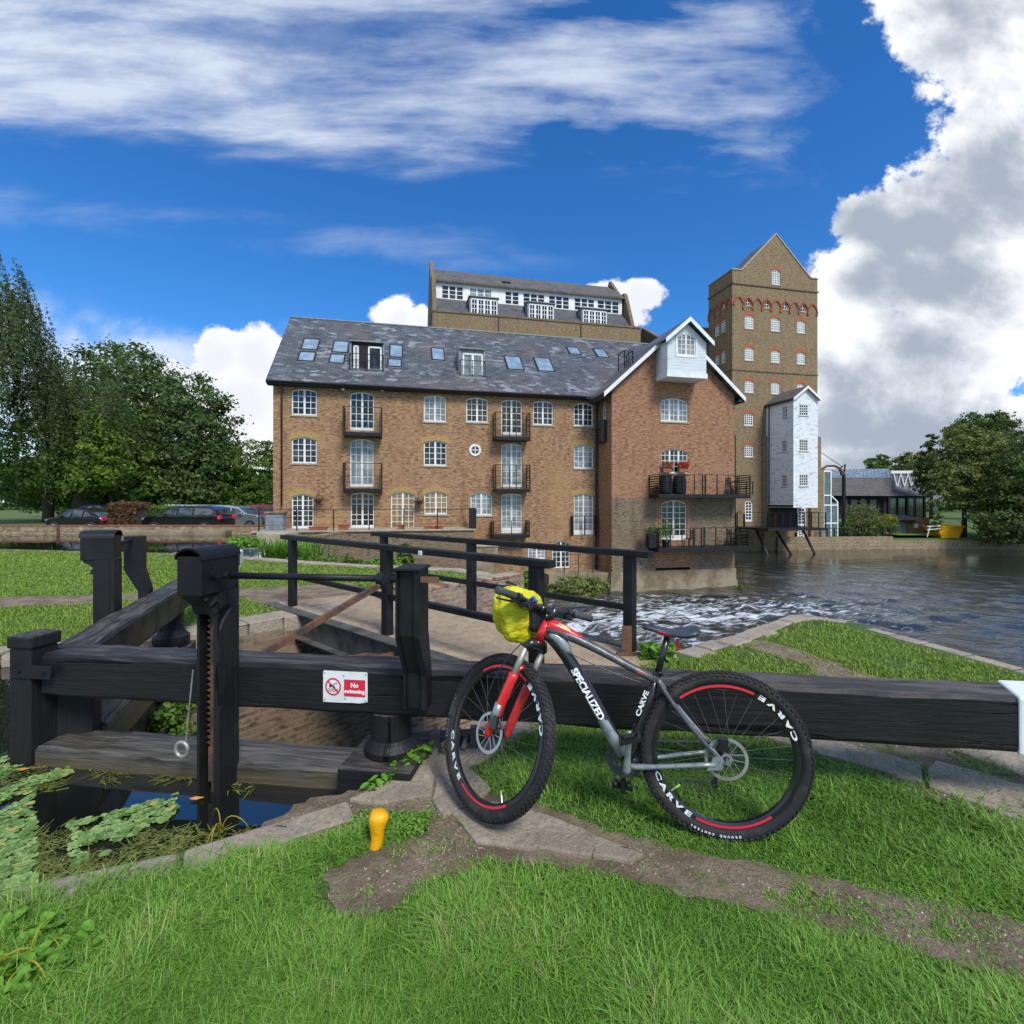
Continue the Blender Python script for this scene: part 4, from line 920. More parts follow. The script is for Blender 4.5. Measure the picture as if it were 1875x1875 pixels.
m.box(LX0-.05, LX1+.05, LY-.05, LY+.0, zb-.10, zb+.16); m.box(LX0-.05, LX0, LY, WY-.003, zb-.10, zb+.16); m.box(LX1, LX1+.05, LY, WY-.003, zb-.10, zb+.16); m.box(LX0, LX1, LY, WY-.004, zb-.07, zb-.03)
m.build('skirt_board', 'white', lc)
m = MB(); ly = LY-.30; lz = 11.42; hw = (LX1-LX0)/2+.27; k_ = .86
for s_ in (-1, 1):
    pts = [(mid+s_*hw,ly,lz-hw*k_),(mid,ly,lz),(mid,1.0,lz),(mid+s_*hw,1.0,lz-hw*k_)]; m.add(pts+[(p[0],p[1],p[2]-.09) for p in pts], [(0,1,2,3),(7,6,5,4),(0,4,5,1),(3,2,6,7),(0,3,7,4)])
m.build('lucam_roof', 'slate', lc)
barge(mid-hw, lz-hw*k_-.01, mid, lz-.01, ly-.05, lc, .24); barge(mid, lz-.01, mid+hw, lz-hw*k_-.01, ly-.052, lc, .24)
# roof windows
def velux(l, r_, t_, b, cover=False):
    p0 = (0,RY0,RZ0); n = (0,-SL,1); cx = hit(mill, n, p0, (l+r_)/2, (t_+b)/2); a = hit(mill, n, p0, l, (t_+b)/2); c = hit(mill, n, p0, r_, (t_+b)/2); tt = hit(mill, n, p0, (l+r_)/2, t_); bb = hit(mill, n, p0, (l+r_)/2, b)
    wd_ = abs(c.x-a.x)*.94; L = (tt-bb).length*.96
    T = Matrix.Translation(cx) @ Matrix.Rotation(math.atan(SL), 4, 'X'); m = MB(T=T); f = .07
    m.box(-wd_/2, wd_/2, -L/2, -L/2+f, .0, .07); m.box(-wd_/2, wd_/2, L/2-f, L/2, .0, .07); m.box(-wd_/2, -wd_/2+f, -L/2+f, L/2-f, 0, .07); m.box(wd_/2-f, wd_/2, -L/2+f, L/2-f, 0, .07)
    rw = m.build('roof_window', 'eave', mill); m = MB(T=T); m.box(-wd_/2+f, wd_/2-f, -L/2+f, L/2-f, .02, .05); m.build('pane', 'skylight', rw)
    m = MB(T=T); m.box(-wd_/2, wd_/2, -L/2-.07, -L/2-.002, .0, .03); m.build('flashing', 'lead', rw)
for q in ((552,586,621,642),(545,579,645,663),(608,640,625,647),(602,633,649,667),(712,739,632,656),(709,737,658,673),(789,815,638,661),(925,957,653,678),(980,1012,656,681),(1039,1062,637,650),(1089,1111,640,655)): velux(*q)
def rail_box(m, x0, x1, y0, y1, z0, z1, posts=3, wires=3, r=.02, sides=True, top=True, slats=0):
    """open balcony railing on three sides (front at y0)"""
    segs = [((x0,y0),(x1,y0),posts)]+([((x0,y0),(x0,y1),2),((x1,y0),(x1,y1),2)] if sides else [])
    for (a, b), (c, d_), n in segs:
        for k in range(n):
            t_ = k/(n-1); m.box(a+(c-a)*t_-r, a+(c-a)*t_+r, b+(d_-b)*t_-r, b+(d_-b)*t_+r, z0, z1)
        m.bar((a,b,z1), (c,d_,z1), .045, .03)
        for k in range(1, wires+1): z = z0+(z1-z0)*k/(wires+1); m.bar((a,b,z), (c,d_,z), .016, .016)
def cutin(l, r_, t_, b, open_=False, x_=None):
    p0 = (0,RY0,RZ0); n = (0,-SL,1); bb = hit(mill, n, p0, (l+r_)/2, b); yb = bb.y+.25; h = lambda px, py: hit(mill, N0, (0,yb,0), px, py)
    a = h(l, b).x; c = h(r_, b).x; zt = h((l+r_)/2, t_).z; zbm = bb.z
    m = MB(); yt = RY0+(zt-RZ0)/SL
    for xx in (a, c-.10):
        m.add([(xx,yb,zbm-.05),(xx,yb,zt),(xx,yt,zt),(xx+.10,yb,zbm-.05),(xx+.10,yb,zt),(xx+.10,yt,zt)], [(0,1,2),(5,4,3),(0,3,4,1),(1,4,5,2)])
    m.box(a, c, yb-.10, yt+.15, zt, zt+.06); m.box(a, c, bb.y-.1, yb+.1, zbm-.14, zbm); dm = m.build('dormer', 'lead', mill)
    f = Face(lambda u_, w_, d_: (u_, yb+.02+d_, w_)); hh = (a+.22, c-.12, zbm+.02, zt-.22, 0)
    if open_:
        m = MB(); m.box(a+.1, c-.1, yb+.06, yb+.08, zbm, zt-.01); m.build('dark_opening', 'dark', dm)
        hh = ((a+c)/2+.05, c-.15, zbm+.02, zt-.2, 0)
        f.window(dm, hh, leaves=1, cols=1, nrows=1, pane='glass', rev=.02, sill=False, name='door', fr=.08)
        f.window(dm, (a+.2, a+.48, zbm+.02, zt-.2, 0), leaves=1, cols=1, nrows=1, pane='glass_curtain', rev=.02, sill=False, name='door', fr=.08)
    else:
        m = MB(); m.box(a+.1, c-.1, yb+.06, yb+.08, zbm, zt-.01); m.build('cheek', 'lead', dm)
        f.window(dm, hh, leaves=2, cols=1, nrows=1, pane='glass_curtain', rev=.02, sill=False, name='door', fr=.09, mull=.14)
    m = MB(); rail_box(m, a+.05, c-.05, bb.y-.02, yb+.1, zbm, zbm+.95, 3, 2, .018); m.build('railing', 'black', dm)
cutin(640, 704, 627, 681, True); cutin(840, 888, 640, 691)
# balconies
def balcony(l, r_, t_, b, depth, name='balcony', posts=5, y_=0.0):
    """photo box of the front; built at its distance in front of the wall"""
    yf = y_-depth; pl = hit(mill, N0, (0,yf,0), l, b); pr = hit(mill, N0, (0,yf,0), r_, b); pt = hit(mill, N0, (0,yf,0), (l+r_)/2, t_); z0 = (pl.z+pr.z)/2; z1 = pt.z
    m = MB(); m.box(pl.x, pr.x, yf, y_-.004, z0+.02, z0+.22); bo = m.build(name, 'black', mill, bevel=.01)
    m = MB(); rail_box(m, pl.x+.02, pr.x-.02, yf+.02, y_-.02, z0+.22, z1, posts, 3)
    for xx in (pl.x+.02, pr.x-.02):
        for k in range(9): z = z0+.26+(z1-z0-.3)*k/9; m.box(xx-.006, xx+.006, yf+.04, y_-.03, z, z+.05)
        m.box(xx-.03, xx+.03, yf-.01, yf+.07, z0+.1, z1)
    m.build('railing', 'black', bo)
    return pl.x, pr.x, z0, z1
balcony(628,699,745,799,.75, posts=2); balcony(628,699,848,902,.75, posts=2); balcony(907,971,755.5,806.5,.75, posts=6); balcony(907,971,851,902,.75, posts=6)
balcony(903,970,954,986,.75, posts=3)
# black juliet rail outside the last balcony door and its neighbour on the wing's side
g0 = D_GND[4]; m = MB(); rail_box(m, g0[0]-.18, g0[1]+.10, -.25, -.02, g0[2]-.05, g0[2]+1.1, 3, 2, .03); m.build('juliet_rail', 'black', mill)
m = MB(); rail_box(m, L_END-.34, L_END-.30, -1.3, -.52, 5.0, 6.15, 2, 2, .025, sides=False); m.box(L_END-.36, L_END-.003, -1.32, -.50, 4.86, 5.0)
for k in range(9): m.box(L_END-.36, L_END-.34, -1.3, -.52, 5.03+k*.12, 5.09+k*.12)
m.box(L_END-.34, L_END-.02, -1.33, -1.31, 5.0, 6.1); m.build('side_balcony', 'black', mill)
# big wing balconies
def wing_balcony(l, r_, t_, b, extra):
    yf = WY-1.15; pl = hit(mill, N0, (0,yf,0), l, b); pr = hit(mill, N0, (0,yf,0), r_, b); pt = hit(mill, N0, (0,yf,0), l+60, t_)
    z0 = (pl.z+pr.z)/2; z1 = pt.z; xr = pr.x
    m = MB(); m.box(pl.x, xr, yf, WY-.01, z0+.02, z0+.24); m.box(WX1+.02, xr, WY-.01, WY+extra, z0+.02, z0+.24); bo = m.build('balcony', 'black', mill, bevel=.01)
    m = MB(); rail_box(m, pl.x+.03, xr-.03, yf+.03, WY-.03, z0+.24, z1, 9, 2, .022); m.box(xr-.05, xr-.01, WY+extra-.04, WY+extra, z0+.24, z1); m.bar((xr-.03,WY,z1), (xr-.03,WY+extra,z1), .045, .03)
    for k in range(8): z = z0+.28+(z1-z0-.3)*k/8; m.box(pl.x+.014, pl.x+.026, yf+.05, WY-.05, z, z+.06); m.box(xr-.036, xr-.024, yf+.05, WY+extra-.05, z, z+.06)
    for k in (4, 4.25): xx = pl.x+(xr-pl.x)*k/8.6; m.box(xx-.03, xx+.03, yf+.0, yf+.06, z0+.1, z1)
    m.build('railing', 'black', bo); return pl.x, xr, z0, z1, yf
B1 = wing_balcony(1207,1375,869,913,.8); B2 = wing_balcony(1206,1372,967,1010,.8)
# little railing on the wing roof by the valley
m = MB(); p = hit(mill, (-(AZ-EZ)/3.83,0,1), (ex0,y0,ze0), 1120, 690); rail_box(m, p.x-.25, p.x+.25, WY+.6, WY+1.4, p.z-.1, p.z+.9, 3, 2, .025); m.build('roof_railing', 'black', wroof)
# security lamps under the eaves
for px, py in ((628,712),(700,713)):
    p = hit(mill, N0, (0,-.15,0), px, py); m = MB(); m.box(p.x-.07, p.x+.07, p.y-.06, p.y+.12, p.z-.08, p.z+.06); m.build('wall_lamp', 'signwhite', mill, bevel=.01)

# ---- things on the balconies and the terrace
def flower_box(px, py, label, mat='petal', y_=WY, sc=1):
    p = hit(mill, N0, (0,y_-.12,0), px, py); t = thing('flower_box', label, 'flower box', wmat(mill) @ p, TH_B, 'flower boxes on the wing window sill')
    m = MB(); m.add([(-.24,-.09,0),(.24,-.09,0),(.24,.09,0),(-.24,.09,0),(-.29,-.12,.2),(.29,-.12,.2),(.29,.12,.2),(-.29,.12,.2)], [(0,3,2,1),(4,5,6,7),(0,1,5,4),(1,2,6,5),(2,3,7,6),(3,0,4,7)]); m.build('trough', 'terracotta', t)
    return t
FLB = [flower_box(1221, 865, 'terracotta flower box with reddish blooms, left on the wing window sill'), flower_box(1250, 865, 'terracotta flower box with bright red geraniums, right on the wing window sill')]
def barrel(i, px, B, label, h=.95, r=.36):
    pl = hit(mill, N0, (0,B[4]+.45,0), px, 900); t = thing('storage_tub', label, 'tub', wmat(mill) @ Vector((pl.x, B[4]+.45, B[2]+.242)), TH_B, 'black tubs on the upper wing balcony')
    m = MB(); m.lathe([(r*.85,0),(r,.1),(r*1.02,h*.5),(r*.97,h*.9),(r*.8,h)], 18); m.build('tub', 'black', t, smooth=False); m = MB(); m.lathe([(r*.82,h+.002),(r*.86,h+.02),(r*.86,h+.05),(r*.2,h+.08)], 18); m.build('lid', 'black', t)
barrel(0, 1219, B1, 'black lidded tub at the left end of the upper wing balcony'); barrel(1, 1244, B1, 'black lidded tub beside the balcony middle post')
def table(px, B, label, yo=.5):
    pl = hit(mill, N0, (0,B[4]+yo,0), px, 900); t = thing('garden_table', label, 'table', wmat(mill) @ Vector((pl.x, B[4]+yo, B[2]+.242)), TH_B)
    m = MB(); m.box(-.55,.55,-.3,.3,.68,.72); m.build('table_top', 'black', t)
    for a in (-.5,.5):
        for b in (-.26,.26): m = MB(); m.box(a-.02,a+.02,b-.02,b+.02,0,.679); m.build('leg', 'black', t)
table(1358, B1, 'dark garden table at the right end of the upper wing balcony'); table(1358, B2, 'dark garden table at the right end of the lower wing balcony')
def chair(px, B, label, face=0, yo=.5):
    pl = hit(mill, N0, (0,B[4]+yo,0), px, 900); t = thing('garden_chair', label, 'chair', wmat(mill) @ Vector((pl.x, B[4]+yo, B[2]+.242)), TH_B+face, 'dark chairs on the wing balconies')
    m = MB(); m.box(-.22,.22,-.22,.22,.42,.45); m.build('seat', 'black', t); m = MB(); [m.box(-.21,.21,.2,.22,.5+k*.09,.56+k*.09) for k in range(5)]; m.box(-.22,-.18,.2,.225,.45,.98); m.box(.18,.22,.2,.225,.45,.98); m.build('backrest', 'black', t)
    for a in (-.19,.19):
        for b in (-.19,.19): m = MB(); m.box(a-.018,a+.018,b-.018,b+.018,0,.419); m.build('leg', 'black', t)
chair(1339, B1, 'dark chair at the left side of the table on the upper wing balcony', R(90)); chair(1341, B2, 'dark chair at the left side of the table on the lower wing balcony', R(90)); chair(1262, B2, 'dark slatted chair beside the white door on the lower wing balcony', R(200))

# terrace in front of the left half
ter = thing('terrace', 'brick paved terrace on a mossy retaining wall along the left of the mill', 'terrace', (-12.15,25,0), TH_B)
tx1 = hit(mill, N0, (0,-2.2,0), 868, 972).x
m = MB(); m.box(-.35, tx1, -2.2, -.01, -3.6, .06); m.box(tx1-3.3, tx1+.9, -2.9, -2.21, -3.6, -1.2); m.build('retaining_wall', 'brick_dark', ter)
m = MB(); m.box(-.4, tx1+.05, -2.28, -.012, .062, .13); m.build('paving', 'stone', ter)
tr = thing('terrace_railing', 'thin black railing along the front of the mill terrace', 'railing', (-12.15,25,0), TH_B)
m = MB(); n = 7
for k in range(n): xx = -.1+(tx1-.1)*k/(n-1); m.box(xx-.025, xx+.025, -2.16, -2.11, .13, 1.12)
m.build('post', 'black', tr); m = MB(); m.bar((-.1,-2.135,1.13), (tx1,-2.135,1.13), .04, .03)
for z in (.40,.76): m.bar((-.1,-2.135,z), (tx1,-2.135,z), .014, .014)
m.bar((-.6,-2.1,1.13), (-.1,-2.135,1.13), .04, .03); m.build('handrail', 'black', tr); m = MB(); m.box(tx1-.05, tx1+.12, -2.2, -.6, .14, 1.18); m.build('end_screen', 'black', tr)
pier = thing('gate_pier', 'short dark stone pier at the left corner of the mill', 'pier', (0,0,0)); pier.location = wmat(mill) @ Vector((.55,-1.2,0)); pier.rotation_euler = (0,0,TH_B)
m = MB(); m.box(-.55,.25,-.3,.5,.13,.92); m.build('shaft', 'lead', pier, bevel=.02); m = MB(); m.box(-.6,.3,-.35,.55,.92,1.02); m.build('cap', 'brick_dark', pier, bevel=.02)
# buttresses under the terrace
for px0, px1, tp, bt, mt in ((868,912,1002,1060,'render'),):
    a = hit(mill, N0, (0,-3.0,0), px0, tp); b = hit(mill, N0, (0,-3.0,0), px1, bt); t = thing('buttress', 'pale rendered block below the right end of the terrace', 'wall', wmat(mill) @ Vector(((a.x+b.x)/2,-3.0,-3.6)), TH_B)
    m = MB(); m.box(-(b.x-a.x)/2, (b.x-a.x)/2, 0, 1.6, 0, a.z+3.6); m.build('body', mt, t, bevel=.03); m = MB(); m.box(-(b.x-a.x)/2-.05, (b.x-a.x)/2+.05, -.05, 1.65, a.z+3.602, a.z+3.7); m.build('cap', 'stone', t, bevel=.02)
# landing with a railing by the basement door
lr = thing('landing', 'low concrete landing with thin rails outside the basement door', 'landing', (0,0,0)); lx0 = hit(mill, N0, (0,-1.2,0), 1000, 1045).x
lr.location = wmat(mill) @ Vector((lx0,-1.4,0)); lr.rotation_euler = (0,0,TH_B); Lw = L_END-lx0-.02
m = MB(); m.box(0, Lw, -.3, 1.38, -3.6, -2.42); m.build('base', 'render', lr, bevel=.02); m = MB(); rail_box(m, .9, Lw-.1, -.2, 1.2, -2.42, -1.35, 4, 1, .022, sides=False); m.build('railing', 'pipe', lr)
# hanging baskets
for px, py, lb in ((583,914,'hanging basket with dark trailing plants between the two left terrace doors'), (767,917,'hanging basket between the arched door and the small terrace window')):
    p = hit(mill, N0, (0,-.35,0), px, py); t = thing('hanging_basket', lb, 'hanging basket', wmat(mill) @ p, TH_B, 'hanging baskets on the mill wall')
    m = MB(); m.lathe([(.03,-.2),(.14,-.16),(.22,-.04),(.24,0)], 14); m.build('bowl', 'bark', t); m = MB(); m.tube([(0,.34,.42),(0,.1,.5),(0,0,.42),(0,0,.3)], .01, 5); [m.tube([(0,0,.32),(.22*math.cos(a),.22*math.sin(a),0)], .005, 4) for a in (0,2.1,4.2)]; m.build('bracket', 'black', t)
BASK = [o for o in col.objects if o.name.startswith('hanging_basket')]
def planter(px, py, wd_, h_, lb, y_=-1.9, mat='terracotta'):
    p = hit(mill, N0, (0,y_,0), px, py); t = thing('planter', lb, 'planter', wmat(mill) @ Vector((p.x,y_,.131)), TH_B, 'terracotta planters along the terrace')
    m = MB(); m.add([(-wd_*.42,-.12,0),(wd_*.42,-.12,0),(wd_*.42,.12,0),(-wd_*.42,.12,0),(-wd_/2,-.16,h_),(wd_/2,-.16,h_),(wd_/2,.16,h_),(-wd_/2,.16,h_)], [(0,3,2,1),(4,5,6,7),(0,1,5,4),(1,2,6,5),(2,3,7,6),(3,0,4,7)]); m.build('pot', mat, t)
    m = MB(); m.box(-wd_/2-.02, wd_/2+.02, -.18, .18, h_, h_+.04); m.build('rim', mat, t, bevel=.008); return t
PLN = [planter(583,968,.85,.14,'long low terracotta trough between the two left terrace doors'), planter(629,965,.45,.22,'square terracotta pot left of the second terrace door'), planter(733,966,.3,.18,'small red pot in front of the arched terrace door'), planter(794,968,1.0,.12,'long low red trough below the small terrace window')]

# ================================================================ THE BIG REAR MILL
rear = thing('rear_mill', 'tall yellow brick mill behind with white attic windows under a grey roof', 'building', (-8.08,50,0), TH_B)
RW = hit(rear, N0, (0,0,0), 1173, 598).x; zp = hit(rear, N0, (0,0,0), 982, 584).z
m = MB(); m.box(0, RW, 0, 14, -.5, zp-.12); m.build('wall', 'brick_yellow', rear)
m = MB(); m.box(-.06, RW+.06, -.08, 14.06, zp-.118, zp+.08); m.build('parapet', 'brick_dark', rear)
# attic: lower slate slope, white glazed band, roof above
sy = 1.1; z1_ = zp+.1; z2_ = hit(rear, N0, (0,sy+1.2,0), 982, 562).z
x_0 = .5; x_1 = hit(rear, N0, (0,1.2,0), 1150, 590).x
m = MB(); m.add([(x_0,.35,z1_-.1),(x_1,.35,z1_-.1),(x_1,sy+1.2,z2_),(x_0,sy+1.2,z2_)], [(0,1,2,3)]); m.build('lower_roof', 'slate2', rear)
zt_ = hit(rear, N0, (0,sy+1.2,0), 982, 536).z; fb_ = Face(lambda u_, w_, d_: (u_, sy+1.25+d_, w_))
grp = [(809,848,3),(860,900,3),(925,950,2),(958,997,3),(1005,1042,3),(1052,1088,3),(1094,1133,3)]
hs_ = []
for l, r_, n_ in grp:
    a = hit(rear, N0, (0,sy+1.25,0), l, 545); b = hit(rear, N0, (0,sy+1.25,0), r_, 545); h = (a.x, b.x, z2_+.05, zt_-.12, 0); fb_.holes.append(h); hs_.append((h, n_))
fb_.wall(x_0, x_1-.2, z2_-.3, zt_+.35, rev=.06); fb_.mb.build('attic_wall', 'white', rear)
for k, (h, n_) in enumerate(hs_): fb_.window(rear, h, leaves=n_, cols=1, nrows=3, pane='glass_curtain' if k == 1 else 'glass', rev=.05, sill=False, mull=.15, fr=.05, bars=.06, name='attic_window')
ztop = hit(rear, N0, (0,sy+5.0,0), 968, 508).z
m = MB(); pts = [(x_0-.1,sy+.85,zt_+.28),(x_1,sy+.85,zt_+.28),(x_1,sy+5.4,ztop),(x_0-.1,sy+5.4,ztop)]; m.add(pts+[(p[0],p[1],p[2]-.18) for p in pts], [(0,1,2,3),(7,6,5,4),(0,4,5,1),(3,2,6,7)])
m.add([(x_0,sy+5.4,ztop),(x_1,sy+5.4,ztop),(x_1,12.5,zp),(x_0,12.5,zp)], [(0,1,2,3)]); rr = m.build('roof', 'darkroof', rear)
# coped gable ends
def gable_end(x_a, x_b, tip):
    m = MB(); P = [(.2,zp-.1),(sy+1.0,zt_+.55),(sy+1.3,zt_+.95),(sy+1.9,zt_+.95),(sy+2.3,zt_+.6+.3),(sy+5.4,tip),(12.8,zp+.2),(12.8,zp-.1)]
    m.add([(x_a,y,z) for y, z in P]+[(x_b,y,z) for y, z in P], [tuple(range(8)), tuple(range(15,7,-1))]+[(i,(i+1)%8,(i+1)%8+8,i+8) for i in range(8)]); m.build('gable_end', 'brick_dark', rear)
gable_end(.02, .45, ztop+1.0); gable_end(x_1, x_1+.4, ztop+.75)
for l, r_, tp, bt in ((860,912,545,571),(966,1015,555,581),(1065,1112,566,591)):
    a = hit(rear, N0, (0,.5,0), l, bt); b = hit(rear, N0, (0,.5,0), r_, bt); zz = hit(rear, N0, (0,.5,0), (l+r_)/2, tp).z
    m = MB(); m.box(a.x, b.x, .5, .58, z1_, zz-.02); m.box(a.x, a.x+.08, .581, 3.0, z1_, zz-.02); m.box(b.x-.08, b.x, .581, 3.0, z1_, zz-.02); dm = m.build('dormer', 'lead', rear)
    m = MB(); m.box(a.x-.12, b.x+.12, .35, 3.1, zz, zz+.08); m.build('dormer_roof', 'lead', dm)
    f = Face(lambda u_, w_, d_: (u_, .44+d_, w_)); f.window(dm, (a.x+.15, b.x-.1, z1_+.02, zz-.2, 0), leaves=4, cols=2, nrows=3, pane='glass', rev=.03, sill=False, mull=.2, fr=.1, bars=.06)
p = hit(rear, (0,-1,1), (0,sy+1,zt_), 927, 518)
m = MB(); q0 = Vector((0,sy+.85,zt_+.28)); sl2 = (ztop-zt_-.28)/4.55; p = hit(rear, (0,-sl2,1), q0, 927, 518); m.box(-.45,.45,-.35,.35,.02,.12, Matrix.Translation(p) @ Matrix.Rotation(math.atan(sl2), 4, 'X')); m.build('skylight', 'eave', rr)
for px in (913,1064):
    p = hit(rear, N0, (0,-.05,0), px, 600); m = MB(); m.tube([(p.x,-.06,zp-.1),(p.x,-.06,6)], .06, 6); m.build('rainwater_pipe', 'pipe', rear)

# ================================================================ THE TOWER MILL
tow = thing('tower_mill', 'tall yellow brick mill tower with steep pointed gable and red brick window arches', 'building', (21.97,49,0), TH_B)
TW = 10.08; T0 = (0,0,0)
def tz(px, py, y_=0): return hit(tow, N0, (0,y_,0), px, py).z
def tx(px, py, y_=0): return hit(tow, N0, (0,y_,0), px, py).x
ap = hit(tow, N0, T0, 1421, 429); shl = hit(tow, N0, T0, 1358, 494); shr = hit(tow, N0, T0, 1484, 510); pz0 = hit(tow, N0, T0, 1342, 493.5).z
zbase = tz(1341, 560)
def tgab(u_):
    if u_ <= shl.x: return pz0
    if u_ >= shr.x: return pz0
    return pz0+(ap.z-pz0)*(1-abs(u_-ap.x)/((ap.x-shl.x) if u_ < ap.x else (shr.x-ap.x)))
FT = Face(lambda u_, w_, d_: (u_, d_, w_))
def HT(l, r_, t_, b, rise=.15): h = hole(tow, N0, T0, l, r_, t_, b, 'x', rise); FT.holes.append(h); return h
tws = [HT(1364,1380.5,577.5,602), HT(1412,1428.5,582,606.5), HT(1459.5,1474.5,587,610), HT(1364,1380.5,636,660), HT(1412,1428.5,641.5,664), HT(1459.5,1474.5,645,667), HT(1364,1380.5,696.5,719), HT(1412,1428,699.5,721.5), HT(1459.5,1473.5,702.5,724), HT(1363,1380,756.5,779.5), HT(1363.5,1380,814,837)]
tgw = HT(1413.5,1428.7,493,521.5,.25); tdoor = HT(1364,1378.6,916,955,.2)
got = [HT(c-4.2, c+4.2, t_, t_+19, .75) for c, t_ in ((1369.8,541),(1404.3,545),(1437.6,548),(1471,552))]
FT.wall(0, TW, -3.6, tgab, extra=(shl.x, ap.x, shr.x))
for k, h in enumerate(tws): FT.window(tow, h, leaves=1, cols=4, nrows=5, pane='glass' if k > 8 else 'glass_curtain', arch='arch_red', mull=.1, bars=.07, fr=.1, archh=.32, sill=True)
FT.window(tow, tgw, leaves=1, cols=3, nrows=6, pane='glass_curtain', arch='arch_red', bars=.07, fr=.1); FT.window(tow, tdoor, leaves=1, cols=2, nrows=6, pane='glass', name='door', sill=False, fr=.16, bars=.07)
for h in got: FT.window(tow, h, leaves=1, cols=2, nrows=3, pane='dark', bars=.05, fr=.06, arch='arch_red', archh=.16)
FS_ = Face(lambda u_, w_, d_: (d_, u_, w_)); TD = 3.9
def HS(l, r_, t_, b, rise=.15): h = hole(tow, (1,0,0), T0, l, r_, t_, b, 'y', rise); FS_.holes.append(h); return h
sw = [HS(1309,1317,594,615.5), HS(1320,1328.5,585.5,608), HS(1309,1317,650,668), HS(1320,1328.5,643,665)]
sg = [HS(1315,1319,556,570,.6), HS(1323,1327,550,565,.6)]
FS_.wall(0, TD, -3.6, pz0)
for h in sw+sg: FS_.window(tow, h, leaves=1, cols=2, nrows=4, pane='glass_curtain', arch='arch_red', bars=.07, fr=.1)
for f in (FT, FS_): pass
FT.mb.add([(0,TD,-3.6),(TW,TD,-3.6),(TW,TD,pz0),(0,TD,pz0),(TW,0,-3.6),(TW,0,pz0)], [(0,1,2,3),(4,5,2,1)])
FT.mb.f += [tuple(i+len(FT.mb.v) for i in f) for f in FS_.mb.f]; FT.mb.v += FS_.mb.v
FT.mb.build('wall', 'brick_yellow', tow)
m = MB(); zs2 = tz(1420, 682)
zs1 = tz(1420, 527)
m.box(-.10, TW+.10, -.10, -.002, zs1-.06, zs1+.08); m.box(-.10, -.002, -.10, TD+.1, zs1-.06, zs1+.08); m.build('string_course', 'brick_dark', tow); m = MB(); m.box(-.06, TW+.06, -.07, -.002, zs2-.05, zs2+.05); m.box(-.06, -.002, -.07, TD, zs2-.05, zs2+.05)
m.build('string_course', 'brick_dark', tow)
m = MB()
for (a, b) in (((-.05,pz0),(shl.x,pz0)),((shl.x,pz0),(ap.x,ap.z)),((ap.x,ap.z),(shr.x,pz0)),((shr.x,pz0),(TW+.05,pz0))): m.bar((a[0],.14,a[1]+.06), (b[0],.14,b[1]+.06), .42, .12)
m.bar((.12,0,pz0+.05), (.12,TD,pz0+.05), .4, .12); m.build('coping', 'sill', tow)
m = MB(); m.add([(shl.x,.3,pz0),(ap.x,.3,ap.z-.05),(shr.x,.3,pz0),(shl.x,TD,pz0),(ap.x,TD,ap.z-.05),(shr.x,TD,pz0)], [(0,1,4,3),(1,2,5,4)]); m.add([(shl.x,TD,pz0),(ap.x,TD,ap.z-.05),(shr.x,TD,pz0)], [(0,1,2)]); m.build('roof', 'darkroof', tow)
# corbel band: pointed blind arches in red brick over brackets
def blind(f, us, w0, hgt, wd_):
    m = MB()
    for uc in us:
        for s_ in (-1, 1):
            N = 5
            for k in range(N):
                t0, t1 = k/N, (k+1)/N; c0 = lambda t_: (uc+s_*wd_/2*(1-t_**1.7), w0+hgt*t_**.8)
                (ua, wa), (ub, wb) = c0(t0), c0(t1); P = [(ua,wa),(ub,wb),(ub-s_*0,wb+.17),(ua+s_*.14,wa+.02)]
                m.add([f.to3(x, z, -.10) for x, z in P]+[f.to3(x, z, .0) for x, z in P], [(0,1,2,3),(7,6,5,4),(0,4,5,1),(3,2,6,7)])
        f.bx(m, uc+wd_/2-.10, uc+wd_/2+.10, w0-.3, w0, -.12, -.001)
    return m
wa_ = tz(1420, 566); pitch = tx(1404.3,560)-tx(1369.8,560); us = [tx(1369.8,560)+pitch*k/2 for k in range(-1, 8)]
blind(FT, us, wa_, .85, pitch/2*.92).build('corbel_arch_band', 'arch_red', tow)
blind(FS_, [.45+.98*k for k in range(4)], wa_, .85, .9).build('corbel_arch_band', 'arch_red', tow)
# pilasters and right hand buttress
m = MB(); zq = tz(1350, 797); 
for px0, px1 in ((1345,1355),(1395,1404)): m.box(tx(px0,900), tx(px1,900), -.22, -.001, -3.6, zq)
m.box(TW+.001, TW+.35, -.1, 1.2, -3.6, tz(1500,800)); m.box(TW+.001, TW+.8, 0, 1.2, -3.6, tz(1500,860)); m.box(TW-1.1, TW+.02, -.3, -.002, -3.6, tz(1495,930)); m.build('buttress', 'brick_yellow', tow)
# rest of the mill behind the tower
m = MB(); m.box(-3.6, TW-.5, TD+.01, 16, -.5, tz(1290,600,4.0)); m.add([(-3.6,8,tz(1290,600,4)),(-3.6,12,tz(1290,600,4)+2.5),(-3.6,16,tz(1290,600,4)),(-3.0,8,tz(1290,600,4)),(-3.0,12,tz(1290,600,4)+2.5),(-3.0,16,tz(1290,600,4))], [(0,1,2),(5,4,3),(0,3,4,1),(1,4,5,2)]); m.build('rear_range', 'brick_dark', tow)
